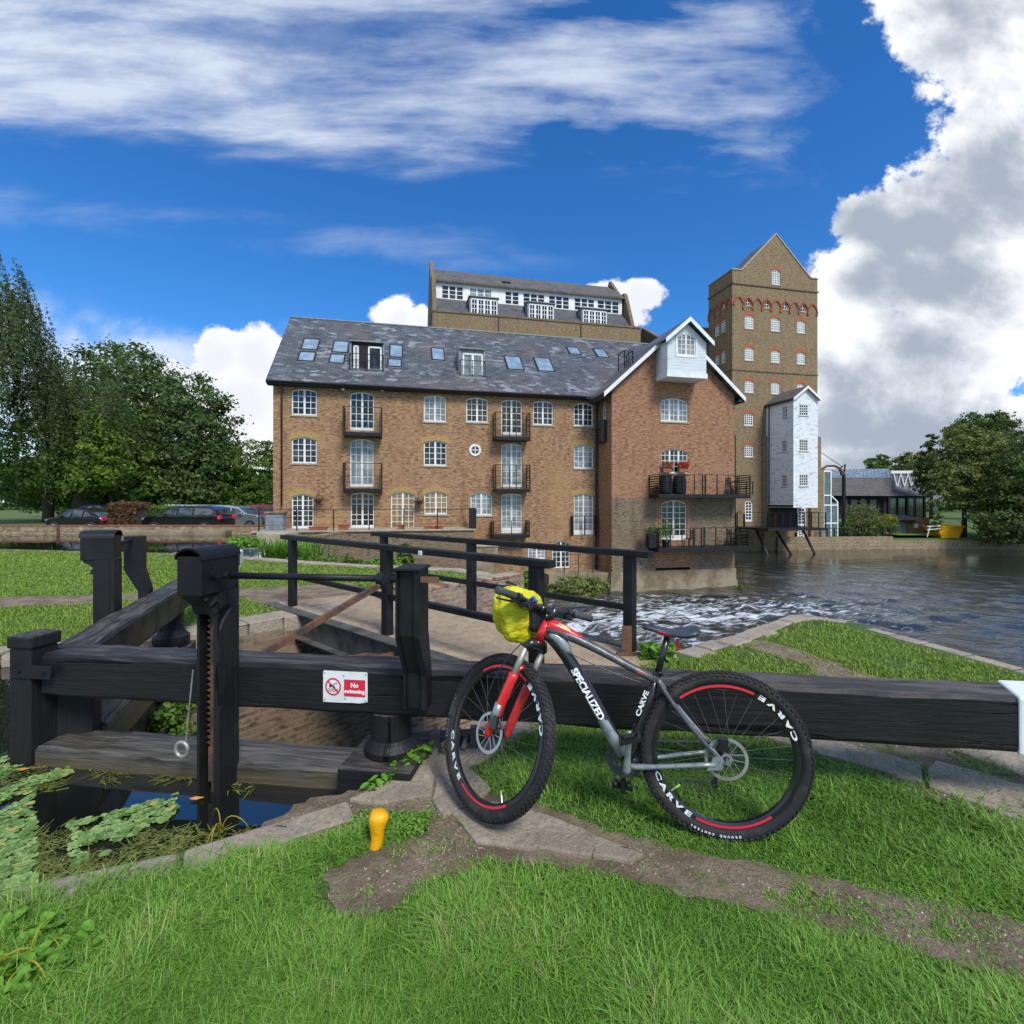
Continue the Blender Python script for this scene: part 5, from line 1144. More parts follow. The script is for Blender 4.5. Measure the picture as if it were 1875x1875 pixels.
# white weatherboarded lucam
X0, X1 = 3.83+.05, 3.83+2.80; YF = -3.58
zf = 1.47-.50; FCa = Face(lambda u_, w_, d_: (u_, YF+d_, w_)); FCb = Face(lambda u_, w_, d_: (X0+d_, u_, w_))
def HC(f, n, p0, ax, l, r_, t_, b): h = hole(tow, n, p0, l, r_, t_, b, ax, 0); f.holes.append(h); return h
ca = [HC(FCa, N0, (0,YF,0), 'x', 1463.5,1479.5,t_,b) for t_, b in ((741,761),(805,826),(869,890))]
cb = [HC(FCb, (1,0,0), (X0,0,0), 'y', l, r_, t_, b) for l, r_, t_, b in ((1432.5,1441.5,744,764),(1431,1440.5,807,827),(1431,1440.5,870,891))]
ez_ = hit(tow, N0, (0,YF,0), 1452, 728).z; az_ = hit(tow, N0, (0,YF,0), 1474, 709).z; mx_ = (X0+X1)/2
FCa.wall(X0, X1, zf, lambda u_: az_-abs(u_-mx_)/((X1-X0)/2)*(az_-ez_), rev=.1, extra=(mx_,)); FCb.wall(YF, 0, zf+.25, ez_, rev=.1)
FCa.mb.add([(X1,YF,zf),(X1,0,zf),(X1,0,ez_),(X1,YF,ez_)], [(0,1,2,3)]); FCa.mb.f += [tuple(i+len(FCa.mb.v) for i in f) for f in FCb.mb.f]; FCa.mb.v += FCb.mb.v
FCa.mb.box(X0, X1, YF+.01, 0, zf+.02, zf+.06)
tl = FCa.mb.build('lucam', 'board_old', tow)
for h in ca: FCa.window(tl, h, leaves=1, cols=4, nrows=4, pane='glass', rev=.06, mull=.1, bars=.05, fr=.06)
for h in cb: FCb.window(tl, h, leaves=1, cols=3, nrows=4, pane='glass', rev=.06, mull=.1, bars=.05, fr=.06)
m = MB(); hw = (X1-X0)/2+.22; k_ = (az_-ez_)/((X1-X0)/2)
for s_ in (-1, 1):
    pts = [(mx_+s_*hw,YF-.25,az_+.12-hw*k_),(mx_,YF-.25,az_+.12),(mx_,0,az_+.12),(mx_+s_*hw,0,az_+.12-hw*k_)]; m.add(pts+[(p[0],p[1],p[2]-.1) for p in pts], [(0,1,2,3),(7,6,5,4),(0,4,5,1),(3,2,6,7),(0,3,7,4)])
m.build('lucam_roof', 'darkroof', tl)
for s_ in (-1, 1): barge(mx_, az_+.1, mx_+s_*hw, az_+.1-hw*k_, YF-.31+(.002 if s_ > 0 else 0), tl, .26)
m = MB(); m.tube([(X0-.08,-.5,ez_-.1),(X0-.08,-.5,zf+.3)], .05, 6); m.box(X0-.26, X0-.02, YF, 0, ez_-.26, ez_-.14); m.build('rainwater_pipe', 'pipe', tl)
# platform with rails below the lucam, on raking posts over the river
m = MB(); za = tz(1480, 972, -5); xa, xb = tx(1406,970,-4.6), tx(1513,970,-4.6); m.box(xa, xb, -4.6, -.31, za, za+.22); m.box(tx(1362,955,-1.6), xa+.02, -1.6, -.24, za+.05, za+.22); pl = m.build('platform', 'black', tow)
m = MB(); rail_box(m, xa+.03, xb-.03, -4.57, -.4, za+.22, za+1.65, 9, 2, .035); rail_box(m, tx(1362,955,-1.6), xa-.05, -1.57, -.3, za+.22, za+1.5, 4, 2, .035); m.build('railing', 'black', pl)
for k in range(3): m = MB(); m.bar((xa+.6+k*2.6, -3.9, -3.5), (xa+.6+k*2.6+(.3 if k != 1 else -.2), -2.0, za), .16, .16); m.build('strut', 'eave', pl)
m = MB(); m.box(X0+.1, X1-.1, -1.6, -1.5, za+.23, zf); m.build('undercroft_shade', 'dark', tow); f = Face(lambda u_, w_, d_: (u_, -1.72+d_, w_)); f.window(tow, (tx(1460,950,-1.7), tx(1475,950,-1.7), za+.3, tz(1467,929,-1.7), 0), leaves=1, cols=2, nrows=5, pane='glass', rev=.05, name='door', sill=False, fr=.14, bars=.06)  # near-black sheet behind the door stands in for the shade under the lucam
f = Face(lambda u_, w_, d_: (u_, -.36+d_, w_)); f.window(tow, (tx(1460,985,-.3), tx(1472,985,-.3), tz(1467,992,-.3), tz(1467,970,-.3), 0), leaves=1, cols=2, nrows=4, pane='glass', rev=.05, name='door', sill=False, fr=.14, bars=.06)
# projecting hook arm with stay on its post
arm = thing('hoist_arm', 'rusty curved steel arm on a tall dark post right of the mill tower', 'gantry', at(1545, 985, 53))
m = MB(); zt = at(1545, 868, 53).z; m.tube([(0,0,-.5),(0,0,zt-arm.location.z)], [.2,.17], 10)
H_a = [at(px, py, 53)-arm.location for px, py in ((1543,870),(1538,858),(1528,853),(1515,853),(1500,861))]; m.build('post', 'black', arm)
m = MB(); m.tube(H_a, [.2,.15,.12,.11,.10], 8); m.build('arm', 'rust', arm); m = MB(); m.tube([at(1543,855,53)-arm.location, at(1500,826,53)-arm.location], .035, 5); m.tube([at(1545,868,53)-arm.location, at(1548,850,53)-arm.location, at(1540,856,53)-arm.location], .09, 6); m.build('stay', 'pipe', arm)
# white framed glass lean-to
gl = thing('glass_stair_tower', 'white framed glass stair enclosure on the right side of the mill tower', 'glass stair tower', wmat(tow) @ Vector((TW+.85,.2,0)), TH_B)
gx = lambda px: (hit(tow, N0, (0,.2,0), px, 920).x-TW-.85); gz_ = lambda py: tz(1520, py, .2)
xs = [0, gx(1521), gx(1534)]; zz = [gz_(990), gz_(958), gz_(925), gz_(907), gz_(863)]
m = MB()
for z in zz[:4]: m.box(0, xs[2] if z < zz[3]-.1 else xs[1], -.06, .06, z-.07, z+.07)
m.box(0, xs[1], -.06, .06, zz[4]-.09, zz[4]+.09)
for x, z in ((0.06,zz[4]),(xs[1],zz[4]),(xs[2]-.06,zz[2]+.35)): m.box(x-.07, x+.07, -.061, .059, zz[0], z); m.box(x-.07, x+.07, 2.9, 3.0, zz[0], z)
m.bar((xs[1],0,zz[3]), (xs[2]-.06,0,zz[2]+.35), .12, .12); m.build('frame', 'white', gl)
m = MB(); m.box(.05, xs[1], .0, 2.9, zz[0]+.05, zz[4]-.05); m.prism([(0,0),(1,0),(1,1)], 0, 0); m.box(xs[1]+.01, xs[2]-.08, .0, 2.9, zz[0]+.05, zz[2]+.3); m.build('glazing', 'glass_green', gl)

# ================================================================ MOUNTAIN BIKE
RC = Vector((.93, 2.145, 0)); FH = Vector((-.077, 2.325, .380)); WR = .363
bike = thing('bicycle', 'grey black and red mountain bike leaning against the black balance beam', 'bicycle', RC)
bf = Vector((FH.x-RC.x, FH.y-RC.y, 0)).normalized(); lean = R(3.0)
bl_ = Vector((0,0,1)).cross(bf)                                  # rider's left, towards the viewer
bu = (Vector((0,0,1))*math.cos(lean)-bl_*math.sin(lean)).normalized(); bl_ = bu.cross(bf).normalized()
def bk(px, py, off=0.0):
    """photo pixel on the bike's mid plane, shifted off metres to the rider's left"""
    o = Vector((0,0,CAMZ)); dd = at(px, py, 1.0)-o; p0 = RC+bl_*off; t_ = bl_.dot(p0-o)/bl_.dot(dd); return o+dd*t_
RH = RC+bu*(WR-.003)
def basis(o, x, y, z): 
    m_ = Matrix((x, y, z)).transposed().to_4x4(); m_.translation = o; return m_
def ring_pts(r, n, y=0): return [(r*math.cos(2*math.pi*k/n), y, r*math.sin(2*math.pi*k/n)) for k in range(n+1)]
def torus(m, prof, n, T):
    """prof: (r, y) closed loop revolved round the local y axis"""
    k = len(prof); vs = []; fs = []
    for i in range(n):
        a = 2*math.pi*i/n; ca, sa = math.cos(a), math.sin(a); vs += [(r*ca, y, r*sa) for r, y in prof]
    for i in range(n):
        for j in range(k): fs.append((i*k+j, i*k+(j+1) % k, ((i+1) % n)*k+(j+1) % k, ((i+1) % n)*k+j))
    m.add(vs, fs, T)
def arc_band(m, r0, r1, a0, a1, y, T, n=18, th=.0006):
    for k in range(n):
        p, q = R(a0+(a1-a0)*k/n), R(a0+(a1-a0)*(k+1)/n)
        m.add([(r0*math.cos(p),y,r0*math.sin(p)),(r1*math.cos(p),y,r1*math.sin(p)),(r1*math.cos(q),y,r1*math.sin(q)),(r0*math.cos(q),y,r0*math.sin(q)),
               (r0*math.cos(p),y-th,r0*math.sin(p)),(r1*math.cos(p),y-th,r1*math.sin(p)),(r1*math.cos(q),y-th,r1*math.sin(q)),(r0*math.cos(q),y-th,r0*math.sin(q))], [(0,1,2,3),(7,6,5,4),(0,4,5,1),(3,2,6,7)], T)
def arc_text(m, body, r, a_mid, size, y, T, step, flip=1, squash=1.0, bold=.0006):
    """letters set round the wheel, tops towards the hub when flip is 1"""
    n = len(body)
    for i, ch in enumerate(body):
        if ch == ' ': continue
        a = R(a_mid+(i-(n-1)/2)*step); vs, fs = textmesh(ch, size, .0003, bold)
        er = Vector((math.cos(a), 0, math.sin(a))); et = Vector((-math.sin(a), 0, math.cos(a)))
        m.add([er*r-et*(p.x*flip)*squash-er*(p.y*flip)+Vector((0, y+p.z, 0)) for p in vs], fs, T)
def wheel(T, ang0, rear):
    """T: local x forward, y towards the rider's left, z up, origin at the hub"""
    m = MB(); m.lathe([(.013,-.05),(.013,-.036),(.028,-.034),(.028,-.030),(.014,-.026),(.014,.026),(.028,.030),(.028,.034),(.013,.036),(.013,.052)], 16, T @ Matrix.Rotation(R(90), 4, 'X'))
    w_ = m.build('wheel', 'carbon', bike, world=True, smooth=False)
    def ch(mb, n_, mt, **k): 
        inv = wmat(w_).inverted(); mb.v = [inv @ p for p in mb.v]; return mb.build(n_, mt, w_, **k)
    prof = []
    for k in range(16):
        a = 2*math.pi*k/16; prof.append((WR-.030+.0265*math.cos(a), .0265*math.sin(a)))
    m = MB(); torus(m, prof, 96, T); rnd = random.Random(3)
    n = 84
    for i in range(n):
        for (yy, ww, hh, ph) in ((0,.016,.011,0),(.0125,.009,.013,.5),(-.0125,.009,.013,.5),(.0225,.008,.014,.0),(-.0225,.008,.014,.0)):
            a = 2*math.pi*(i+ph)/n; tl_ = math.asin(min(1, abs(yy)/.0285))*(1 if yy > 0 else -1); rr = WR-.030+.0262*math.cos(tl_)
            er = Vector((math.cos(a),0,math.sin(a))); et = Vector((-math.sin(a),0,math.cos(a))); ey = Vector((0,1,0)); nn = (er*math.cos(tl_)+ey*math.sin(tl_)); sd_ = nn.cross(et)
            c = er*rr+ey*yy; vs = [c+sd_*sx*ww/2+et*tx_*hh/2+nn*h_ for h_ in (-.001,.0048) for sx, tx_ in ((-1,-1),(1,-1),(1,1),(-1,1))]
            m.add(vs, [(0,3,2,1),(4,5,6,7),(0,1,5,4),(1,2,6,5),(2,3,7,6),(3,0,4,7)], T)
    ch(m, 'tyre', 'rubber')
    r0 = WR-.058
    m = MB(); torus(m, [(r0-.020,-.009),(r0-.020,.009),(r0-.010,.0135),(r0+.008,.0135),(r0+.008,-.0135),(r0-.010,-.0135)], 72, T); ch(m, 'rim', 'carbon')
    for b_ in (0, 180): m = MB(); arc_band(m, r0-.0090, r0+.0015, ang0-66+b_, ang0-128+b_, .0146, T); ch(m, 'red_rim_band', 'anod_red')
    m = MB(); 
    m.v = []; m.f = []
    for b_ in (0, 180): m = MB(); arc_text(m, 'CARVE', r0-.002, ang0-40+b_, .029, .0150, T, -9.4, 1, 2.1, .0012); ch(m, 'rim_lettering', 'decal')
    if rear:
        m = MB(); arc_text(m, 'GROUND CONTROL', WR-.030, -82, .0125, .0272, T, 2.7, -1); ch(m, 'tyre_lettering', 'decal')
    else:
        m = MB(); arc_text(m, 'GROUND CONTROL', WR-.030, 4, .0130, .0272, T, 2.6, -1); ch(m, 'tyre_lettering', 'bikegrey')
    m = MB(); ns = 28
    for k in range(ns):
        a = 2*math.pi*k/ns; s_ = 1 if k % 2 else -1; b_ = a+(.9 if (k//2) % 2 else -.9)
        m.tube([(.026*math.cos(b_), s_*.032, .026*math.sin(b_)), ((r0-.018)*math.cos(a), s_*.003, (r0-.018)*math.sin(a))], .0011, 4, False, T=T)
    ch(m, 'spokes', 'girder')
    # brake disc on the left
    m = MB(); rd = .090; torus(m, [(rd-.014,.042),(rd,.042),(rd,.044),(rd-.014,.044)], 48, T)
    for k in range(6):
        a = 2*math.pi*k/6; m.bar((.022*math.cos(a),.043,.022*math.sin(a)), ((rd-.012)*math.cos(a+.75),.043,(rd-.012)*math.sin(a+.75)), .002, .006, up=(0,1,0), T=T); m.bar((.022*math.cos(a),.043,.022*math.sin(a)), ((rd-.012)*math.cos(a+.1),.043,(rd-.012)*math.sin(a+.1)), .002, .004, up=(0,1,0), T=T)
    torus(m, [(.012,.0425),(.024,.0425),(.024,.0445),(.012,.0445)], 20, T); ch(m, 'brake_disc', 'galv' if rear else 'steel')
    if rear:
        m = MB()
        for k in range(9): rr = .045-.0028*k; torus(m, [(rr-.008,-.026-.0035*k),(rr,-.026-.0035*k),(rr,-.0275-.0035*k),(rr-.008,-.0275-.0035*k)], 24, T)
        ch(m, 'cassette', 'bikedark')
    va = R(-38 if rear else -62); m = MB(); e = Vector((math.cos(va) if rear else -math.cos(va)*-.35,0,math.sin(va))).normalized()
    if not rear: e = Vector((-.38,0,-.925))
    m.tube([e*(r0-.02), e*(r0-.052)], .004, 6, T=T); ch(m, 'valve', 'steel'); m = MB(); m.tube([e*(r0-.048), e*(r0-.068)], .0045, 6, T=T); ch(m, 'valve_cap', 'lime')
    return w_
wheel(basis(RH, bf, bl_, bu), 0, True)
T_HT, B_HT = bk(1004,1139), bk(987,1172); BB = bk(1146,1397); STT = bk(1202,1236)
HAx = (T_HT-B_HT).normalized(); RS = Matrix.Rotation(-R(41), 3, HAx); wf, wl, wu = RS @ bf, RS @ bl_, RS @ bu
wheel(basis(FH, wf, wl, wu), 9, False)
# frame
m = MB()
m.tube([T_HT, B_HT], [.024,.028], 16); m.build('head_tube', 'bikered', bike, world=True, smooth=True)
def curve(P, n=10):
    out = []
    for k in range(n+1):
        t_ = k/n; a = [Vector(p) for p in P]
        while len(a) > 1: a = [a[i].lerp(a[i+1], t_) for i in range(len(a)-1)]
        out.append(a[0])
    return out
dt = curve([bk(1000,1158), bk(1040,1190), bk(1080,1275), bk(1140,1378)])
m = MB(); m.tube(dt, [.030]*4+[.031]*4+[.030]*3, 14); down = m.build('down_tube', 'carbon', bike, world=True, smooth=True)
m = MB(); m.tube([p+bl_*.003 for p in curve([bk(1005,1160), bk(1020,1164), bk(1034,1180), bk(1042,1200)], 6)], [.025,.028,.0285,.0292,.029,.026,.015], 12); m.build('grey_shoulder', 'bikegrey', bike, world=True, smooth=True)
m = MB(); m.tube([dt[7]+bl_*.004+bu*-.004, dt[8]+bl_*.006-bu*.004, dt[9]+bl_*.006-bu*.004, dt[10]+bl_*.004], [.018,.027,.0295,.030], 12); m.build('grey_flash', 'bikegrey', bike, world=True, smooth=True)
tt = curve([bk(1003,1150), bk(1060,1165), bk(1130,1210), bk(1197,1243)])
m = MB(); m.tube(tt, [.031,.031,.029,.027,.025,.024,.023,.022,.021,.021,.020], 14, flat=.85); tb = m.build('top_tube', 'bikedark', bike, world=True, smooth=True)
m = MB(); q_ = curve([bk(1002,1146), bk(1020,1148), bk(1045,1162), bk(1085,1184)], 7); m.tube([p+bu*.004 for p in q_], [.029,.031,.030,.028,.025,.021,.016,.006], 12); m.build('red_shoulder', 'bikered', bike, world=True, smooth=True)
m = MB(); q_ = curve([bk(1016,1142,.008), bk(1030,1149,.008), bk(1055,1163,.008)], 5); m.tube(q_, [.004,.015,.017,.014,.004], 8) if False else m.tube(q_, [.006,.014,.016,.015,.011,.004], 10); m.build('yellow_flash', 'orange', bike, world=True, smooth=True)
m = MB(); m.bar(bk(1168,1229,.015), bk(1181,1235,.013), .012, .012); m.build('red_mark', 'anod_red', bike, world=True)
m = MB(); m.tube([STT, bk(1187,1290), bk(1160,1362), BB], [.018,.019,.022,.026], 14); st2 = m.build('seat_tube', 'carbon', bike, world=True, smooth=True)
m = MB(); m.tube([bk(1199,1247), bk(1202,1236), bk(1203,1229)], [.021,.020,.019], 12); m.build('seat_junction', 'bikegrey', bike, world=True, smooth=True)
for s_ in (-1, 1):
    m = MB(); m.tube(curve([STT+bl_*s_*.012-bu*.005, bk(1212,1262)+bl_*s_*.040, bk(1250,1312)+bl_*s_*.050, bk(1304,1372)+bl_*s_*.062], 8), [.0115]*3+[.010]*6, 10); m.build('seat_stay', 'bikedark' if s_ > 0 else 'bikegrey', bike, world=True, smooth=True)
    m = MB(); m.tube(curve([BB+bl_*s_*.028+bf*.0, bk(1185,1399)+bl_*s_*.045, bk(1240,1391)+bl_*s_*.052, bk(1304,1388)+bl_*s_*.062], 8), [.014]*3+[.011]*6, 10, flat=.9); m.build('chain_stay', 'bikegrey', bike, world=True, smooth=True)
    m = MB(); c = [bk(px, py)+bl_*s_*.062 for px, py in ((1288,1352),(1304,1362),(1322,1384),(1316,1398),(1288,1398),(1296,1384),(1300,1372))]
    n = len(c); m.add([p+bl_*.005 for p in c]+[p-bl_*.005 for p in c], [tuple(range(n)), tuple(range(2*n-1, n-1, -1))]+[(i,(i+1)%n,(i+1)%n+n,i+n) for i in range(n)]); m.build('dropout', 'bikegrey', bike, world=True, bevel=.002)
m = MB(); m.box(-.02,.02,-.012,.012,-.028,.028, basis(bk(1318,1352)+bl_*.060, bf, bl_, bu)); m.build('rear_caliper', 'carbon', bike, world=True, bevel=.004)
m = MB(); m.tube([RH-bl_*.075, RH+bl_*.075], .008, 8); m.tube([RH+bl_*.072, RH+bl_*.082], .012, 8); m.build('rear_axle', 'steel', bike, world=True)
# lettering on the down tube and seat tube
def tube_text(body, size, a, b, r, parent, squash=1.0, thick=.0012, flipy=1):
    """text wrapped on a tube's left side, running from a to b"""
    a, b = Vector(a), Vector(b); ax_ = (b-a).normalized(); vs, fs = textmesh(body, size, .0004, thick); w0 = max(p.x for p in vs)-min(p.x for p in vs)
    sx = (b-a).length/w0; side = bl_; upv = side.cross(ax_).normalized(); m = MB(); mid = (a+b)/2
    m.add([mid+ax_*p.x*sx+upv*math.sin(max(-1.3,min(1.3,p.y/r)))*r+side*(math.cos(max(-1.3,min(1.3,p.y/r)))*r+.0012+p.z) for p in vs], fs)
    inv = wmat(parent).inverted(); m.v = [inv @ p for p in m.v]; return m.build('lettering', 'decal', parent)
tube_text('SPECIALIZED', .046, bk(1050,1222,.02), bk(1102,1313,.02), .0305, down, thick=.0018)
tube_text('CARVE', .030, bk(1167,1308,.015), bk(1184,1263,.015), .020, st2)
# fork
HA = (T_HT-B_HT).normalized(); CR = bk(981,1184)
wleft = wl
fax = (CR-FH); 
m = MB(); m.tube([B_HT, B_HT-HA*.02], .028, 14); m.tube([CR-wleft*.062-HA*.015, CR-wleft*.04+HA*.012, CR+HA*.016, CR+wleft*.04+HA*.012, CR+wleft*.062-HA*.015], [.021,.024,.026,.024,.021], 12); m.build('fork_crown', 'carbon', bike, world=True, smooth=True)
arch_pts = []
for s_ in (1, -1):
    top = CR+wleft*s_*.060-HA*.015; bot = FH+wleft*s_*.060+wf*-.012; d_ = bot-top
    m = MB(); m.tube([top, top+d_*.42], .0155, 12); m.build('stanchion', 'galv', bike, world=True, smooth=True)
    a = top+d_*.30; m = MB(); m.tube([a, a+d_*.04, a+d_*.1, top+d_*.85, top+d_*.98, top+d_*1.04], [.021,.0255,.0245,.0225,.020,.013], 12); m.build('fork_leg', 'bikered', bike, world=True, smooth=True); arch_pts.append(a+d_*.05)
    if s_ > 0:
        m = MB(); b0 = top+d_*.66; b1 = top+d_*.86; m.tube([b0+wleft*.007, b1+wleft*.005], [.0215,.0200], 12); m.build('silver_panel', 'bikegrey', bike, world=True, smooth=True)
m = MB(); mid_ = (arch_pts[0]+arch_pts[1])/2+HA*.055+wf*-.0; m.tube(curve([arch_pts[0], arch_pts[0]+HA*.07, mid_+HA*.02, arch_pts[1]+HA*.07, arch_pts[1]], 8), .010, 8); m.build('fork_arch', 'bikered', bike, world=True, smooth=True)
m = MB(); m.tube([FH-wleft*.072, FH+wleft*.072], .008, 8); m.build('front_axle', 'steel', bike, world=True)
m = MB(); m.box(-.022,.018,-.012,.012,-.03,.03, basis(FH+wleft*.052+Vector((0,0,.055))-wf*.045, wf, wl, wu)); m.build('front_caliper', 'carbon', bike, world=True, bevel=.004)
# stem, bars, controls
SB = T_HT+HA*.055; BC = SB+wf*.075+HA*.012
m = MB(); m.tube([T_HT, SB+HA*.02], .018, 12); m.tube([SB, BC], .018, 12); m.tube([BC-wleft*.022, BC+wleft*.022], .021, 12); m.build('stem', 'carbon', bike, world=True, smooth=True)
bw_ = .335; bars = [BC+wleft*t_*bw_-wf*.05*max(0, abs(t_)-.3)+Vector((0,0,.018*min(1, max(0, abs(t_)-.1)*3))) for t_ in (-1,-.7,-.45,-.25,-.08,.08,.25,.45,.7,1)]
m = MB(); m.tube(bars, [.012,.012,.013,.015,.017,.017,.015,.013,.012,.012], 12); hb = m.build('handlebar', 'carbon', bike, world=True, smooth=True)
inv = wmat(hb).inverted()
def sub(mb, n_, mt, **k): mb.v = [inv @ p for p in mb.v]; return mb.build(n_, mt, hb, **k)
for s_, e_ in ((1, -1), (-1, 0)):
    P0 = bars[-1] if s_ > 0 else bars[0]; P1 = bars[-3] if s_ > 0 else bars[2]; d_ = (P1-P0).normalized()
    m = MB(); m.tube([P0-d_*.004, P0, P0+d_*.06, P0+d_*.118, P0+d_*.122], [.011,.0185,.0165,.0185,.017], 14); sub(m, 'grip', 'grip', smooth=True)
    c = P0+d_*.155; m = MB(); m.tube([c-d_*.014, c+d_*.014], .022, 12); m.tube([c+wf*.02-d_*.015, c+wf*.035+d_*.065-Vector((0,0,.015))], [.020,.015], 10); m.box(-.02,.02,-.02,.02,-.014,.012, basis(c+wf*-.012+d_*.03-Vector((0,0,.028)), d_, wf, Vector((0,0,1)))); sub(m, 'brake_clamp', 'carbon', bevel=.003)
    m = MB(); m.tube(curve([c+wf*.035+d_*.045-Vector((0,0,.01)), c+wf*.075+d_*.01-Vector((0,0,.018)), c+wf*.065-d_*.05-Vector((0,0,.02)), c+wf*.07-d_*.085-Vector((0,0,.02))], 7), [.009,.009,.008,.008,.007,.007,.007,.008], 8, flat=.7); sub(m, 'brake_lever', 'steel' if s_ < 0 else 'carbon', smooth=True)
    m = MB(); m.box(-.028,.028,-.024,.024,-.024,.012, basis(P0+d_*.225-Vector((0,0,.018))+wf*.006, d_, wf, Vector((0,0,1)))); m.tube([P0+d_*.20-wf*.015-Vector((0,0,.03)), P0+d_*.18-wf*.05-Vector((0,0,.035))], .005, 6); sub(m, 'shifter', 'carbon', bevel=.004)
m = MB()
for s_ in (1, -1):
    c = BC+wleft*s_*.14+wf*.03; m.tube(curve([c, c+wf*.10+Vector((0,0,.03)), BC+wf*.09-Vector((0,0,.05)), bk(1000,1180)+wf*.03+bl_*.02], 10), .0028, 6)
m.tube(curve([CR+wf*.05+wleft*.03+HA*.02, CR+wf*.08+wleft*.07-HA*.03, FH+wleft*.085+Vector((0,0,.2)), FH+wleft*.06+Vector((0,0,.09))], 12), .0027, 6); m.tube([p+bl_*.027 for p in curve([bk(1002,1172), bk(1050,1195), bk(1120,1235), bk(1195,1252)], 8)], .0025, 5); m.build('cables', 'carbon', bike, world=True, smooth=True)
# seat post, saddle, light
SPT = bk(1222,1166)
m = MB(); m.tube([STT-bu*.01, SPT], .0145, 12); m.build('seat_post', 'carbon', bike, world=True, smooth=True)
m = MB(); m.tube([bk(1202,1237), bk(1204,1229)], .021, 14); m.bar(bk(1196,1233,.0), bk(1214,1236,.03), .012, .01); m.build('seat_clamp', 'carbon', bike, world=True)
n_, l_ = 14, 9; vs = []; fs = []
prf = [(0,.020,.000),(.06,.024,-.002),(.16,.028,-.004),(.30,.031,-.009),(.45,.038,-.014),(.58,.052,-.015),(.72,.066,-.010),(.86,.071,-.001),(.96,.062,.004),(1,.042,.002)]
A_ = bk(1177,1141); B_ = bk(1280,1149); sd2 = (B_-A_); L_ = sd2.length
for (t_, hw_, dz_) in prf:
    c = A_+sd2*t_+bu*dz_
    for k in range(l_): u_ = -1+2*k/(l_-1); vs.append(c+bl_*hw_*u_-bu*(.020*abs(u_)**2.6))
for i in range(len(prf)-1):
    for k in range(l_-1): fs.append((i*l_+k, i*l_+k+1, (i+1)*l_+k+1, (i+1)*l_+k))
m = MB(); m.add(vs, fs); sad = m.build('saddle', 'leather', bike, world=True, smooth=True); so_ = sad.modifiers.new('solid', 'SOLIDIFY'); so_.thickness = .014; so_.offset = -1
m = MB(); 
for s_ in (-1, 1): m.tube(curve([A_+sd2*.12+bl_*s_*.012-bu*.022, A_+sd2*.35+bl_*s_*.02-bu*.05, A_+sd2*.6+bl_*s_*.022-bu*.052, A_+sd2*.9+bl_*s_*.03-bu*.018], 8), .0042, 6)
inv2 = wmat(sad).inverted(); m.v = [inv2 @ p for p in m.v]; m.build('rails', 'anod_red', sad, smooth=True)
m = MB(); m.bar(A_+sd2*.25+bl_*.030-bu*.026, A_+sd2*.50+bl_*.036-bu*.038, .004, .007); m.v = [inv2 @ p for p in m.v]; m.build('red_trim', 'bikered', sad, bevel=.003)
m = MB(); m.box(-.006,.006,-.008,.008,-.03,.02, basis(bk(1240,1178), bf, bl_, bu)); m.build('rear_light', 'bikered', bike, world=True, bevel=.002)
# cranks, chainrings, pedals, chain, derailleur
m = MB(); m.tube([BB-bl_*.055, BB+bl_*.06], .021, 16); m.build('bottom_bracket', 'bikedark', bike, world=True)
TB = basis(BB, bf, bl_, bu)
m = MB()
for rr, yy in ((.088,-.050),(.066,-.042)):
    torus(m, [(rr-.020,yy),(rr,yy),(rr,yy+.003),(rr-.020,yy+.003)], 40, TB)
    for k in range(40): a = 2*math.pi*k/40; m.box(-.003,.003,yy,yy+.002,rr-.002,rr+.004, TB @ Matrix.Rotation(a, 4, 'Y'))
for k in range(4): a = 2*math.pi*k/4+.5; m.bar((0,-.048,0), (.07*math.cos(a),-.048,.07*math.sin(a)), .004, .016, up=(0,1,0), T=TB)
m.build('chainrings', 'bikedark', bike, world=True)
cu_ = (bk(1152,1343,.075)-(BB+bl_*.075)).normalized(); cl_ = .165
for s_, dr in ((1, cu_), (-1, -cu_)):
    a = BB+bl_*s_*.070; b = a+dr*cl_+bl_*s_*.012; m = MB(); m.tube([a-dr*.016, a, a+dr*.06, b, b+dr*.012], [.012,.019,.014,.013,.009], 12, flat=.7); m.build('crank', 'bikegrey' if s_ > 0 else 'carbon', bike, world=True, smooth=True)
    m = MB(); pc = b+bl_*s_*.055; TP = basis(pc, bf, bl_, bu) @ Matrix.Rotation(R(18 if s_ > 0 else -5), 4, 'Y'); m.tube([b, b+bl_*s_*.09], .007, 8)
    m.box(-.048,-.036,-.034,.034,-.008,.008,TP); m.box(.036,.048,-.034,.034,-.008,.008,TP); m.box(-.036,.036,-.034,-.026,-.007,.007,TP); m.box(-.036,.036,.026,.034,-.007,.007,TP); m.box(-.024,.024,-.018,.018,-.012,.014,TP)
    for k in range(4): m.box(-.04+k*.025,-.036+k*.025,-.033,-.029,.007,.013,TP); m.box(-.04+k*.025,-.036+k*.025,.029,.033,.007,.013,TP)
    m.build('pedal', 'carbon', bike, world=True)
def chain(P, name='chain'):
    m = MB(); 
    for p, q in zip(P, P[1:]):
        L = (q-p).length; n = max(1, int(L/.0127)); d_ = (q-p)/n
        for k in range(n): m.bar(p+d_*(k+.12), p+d_*(k+.88), .0065 if k % 2 else .0045, .0075, up=bu)
    return m.build(name, 'girder', bike, world=True)
dj = bk(1313,1446)-bl_*.05; dj2 = bk(1316,1418)-bl_*.05
chain([BB+bu*.078-bl_*.048, RH+bu*.040-bl_*.045, RH-bf*.038-bl_*.045, RH-bu*.034-bf*.02-bl_*.045, dj2, dj-bf*.015, BB-bu*.076-bl_*.048, BB+bf*.077-bl_*.048, BB+bu*.078-bl_*.048])
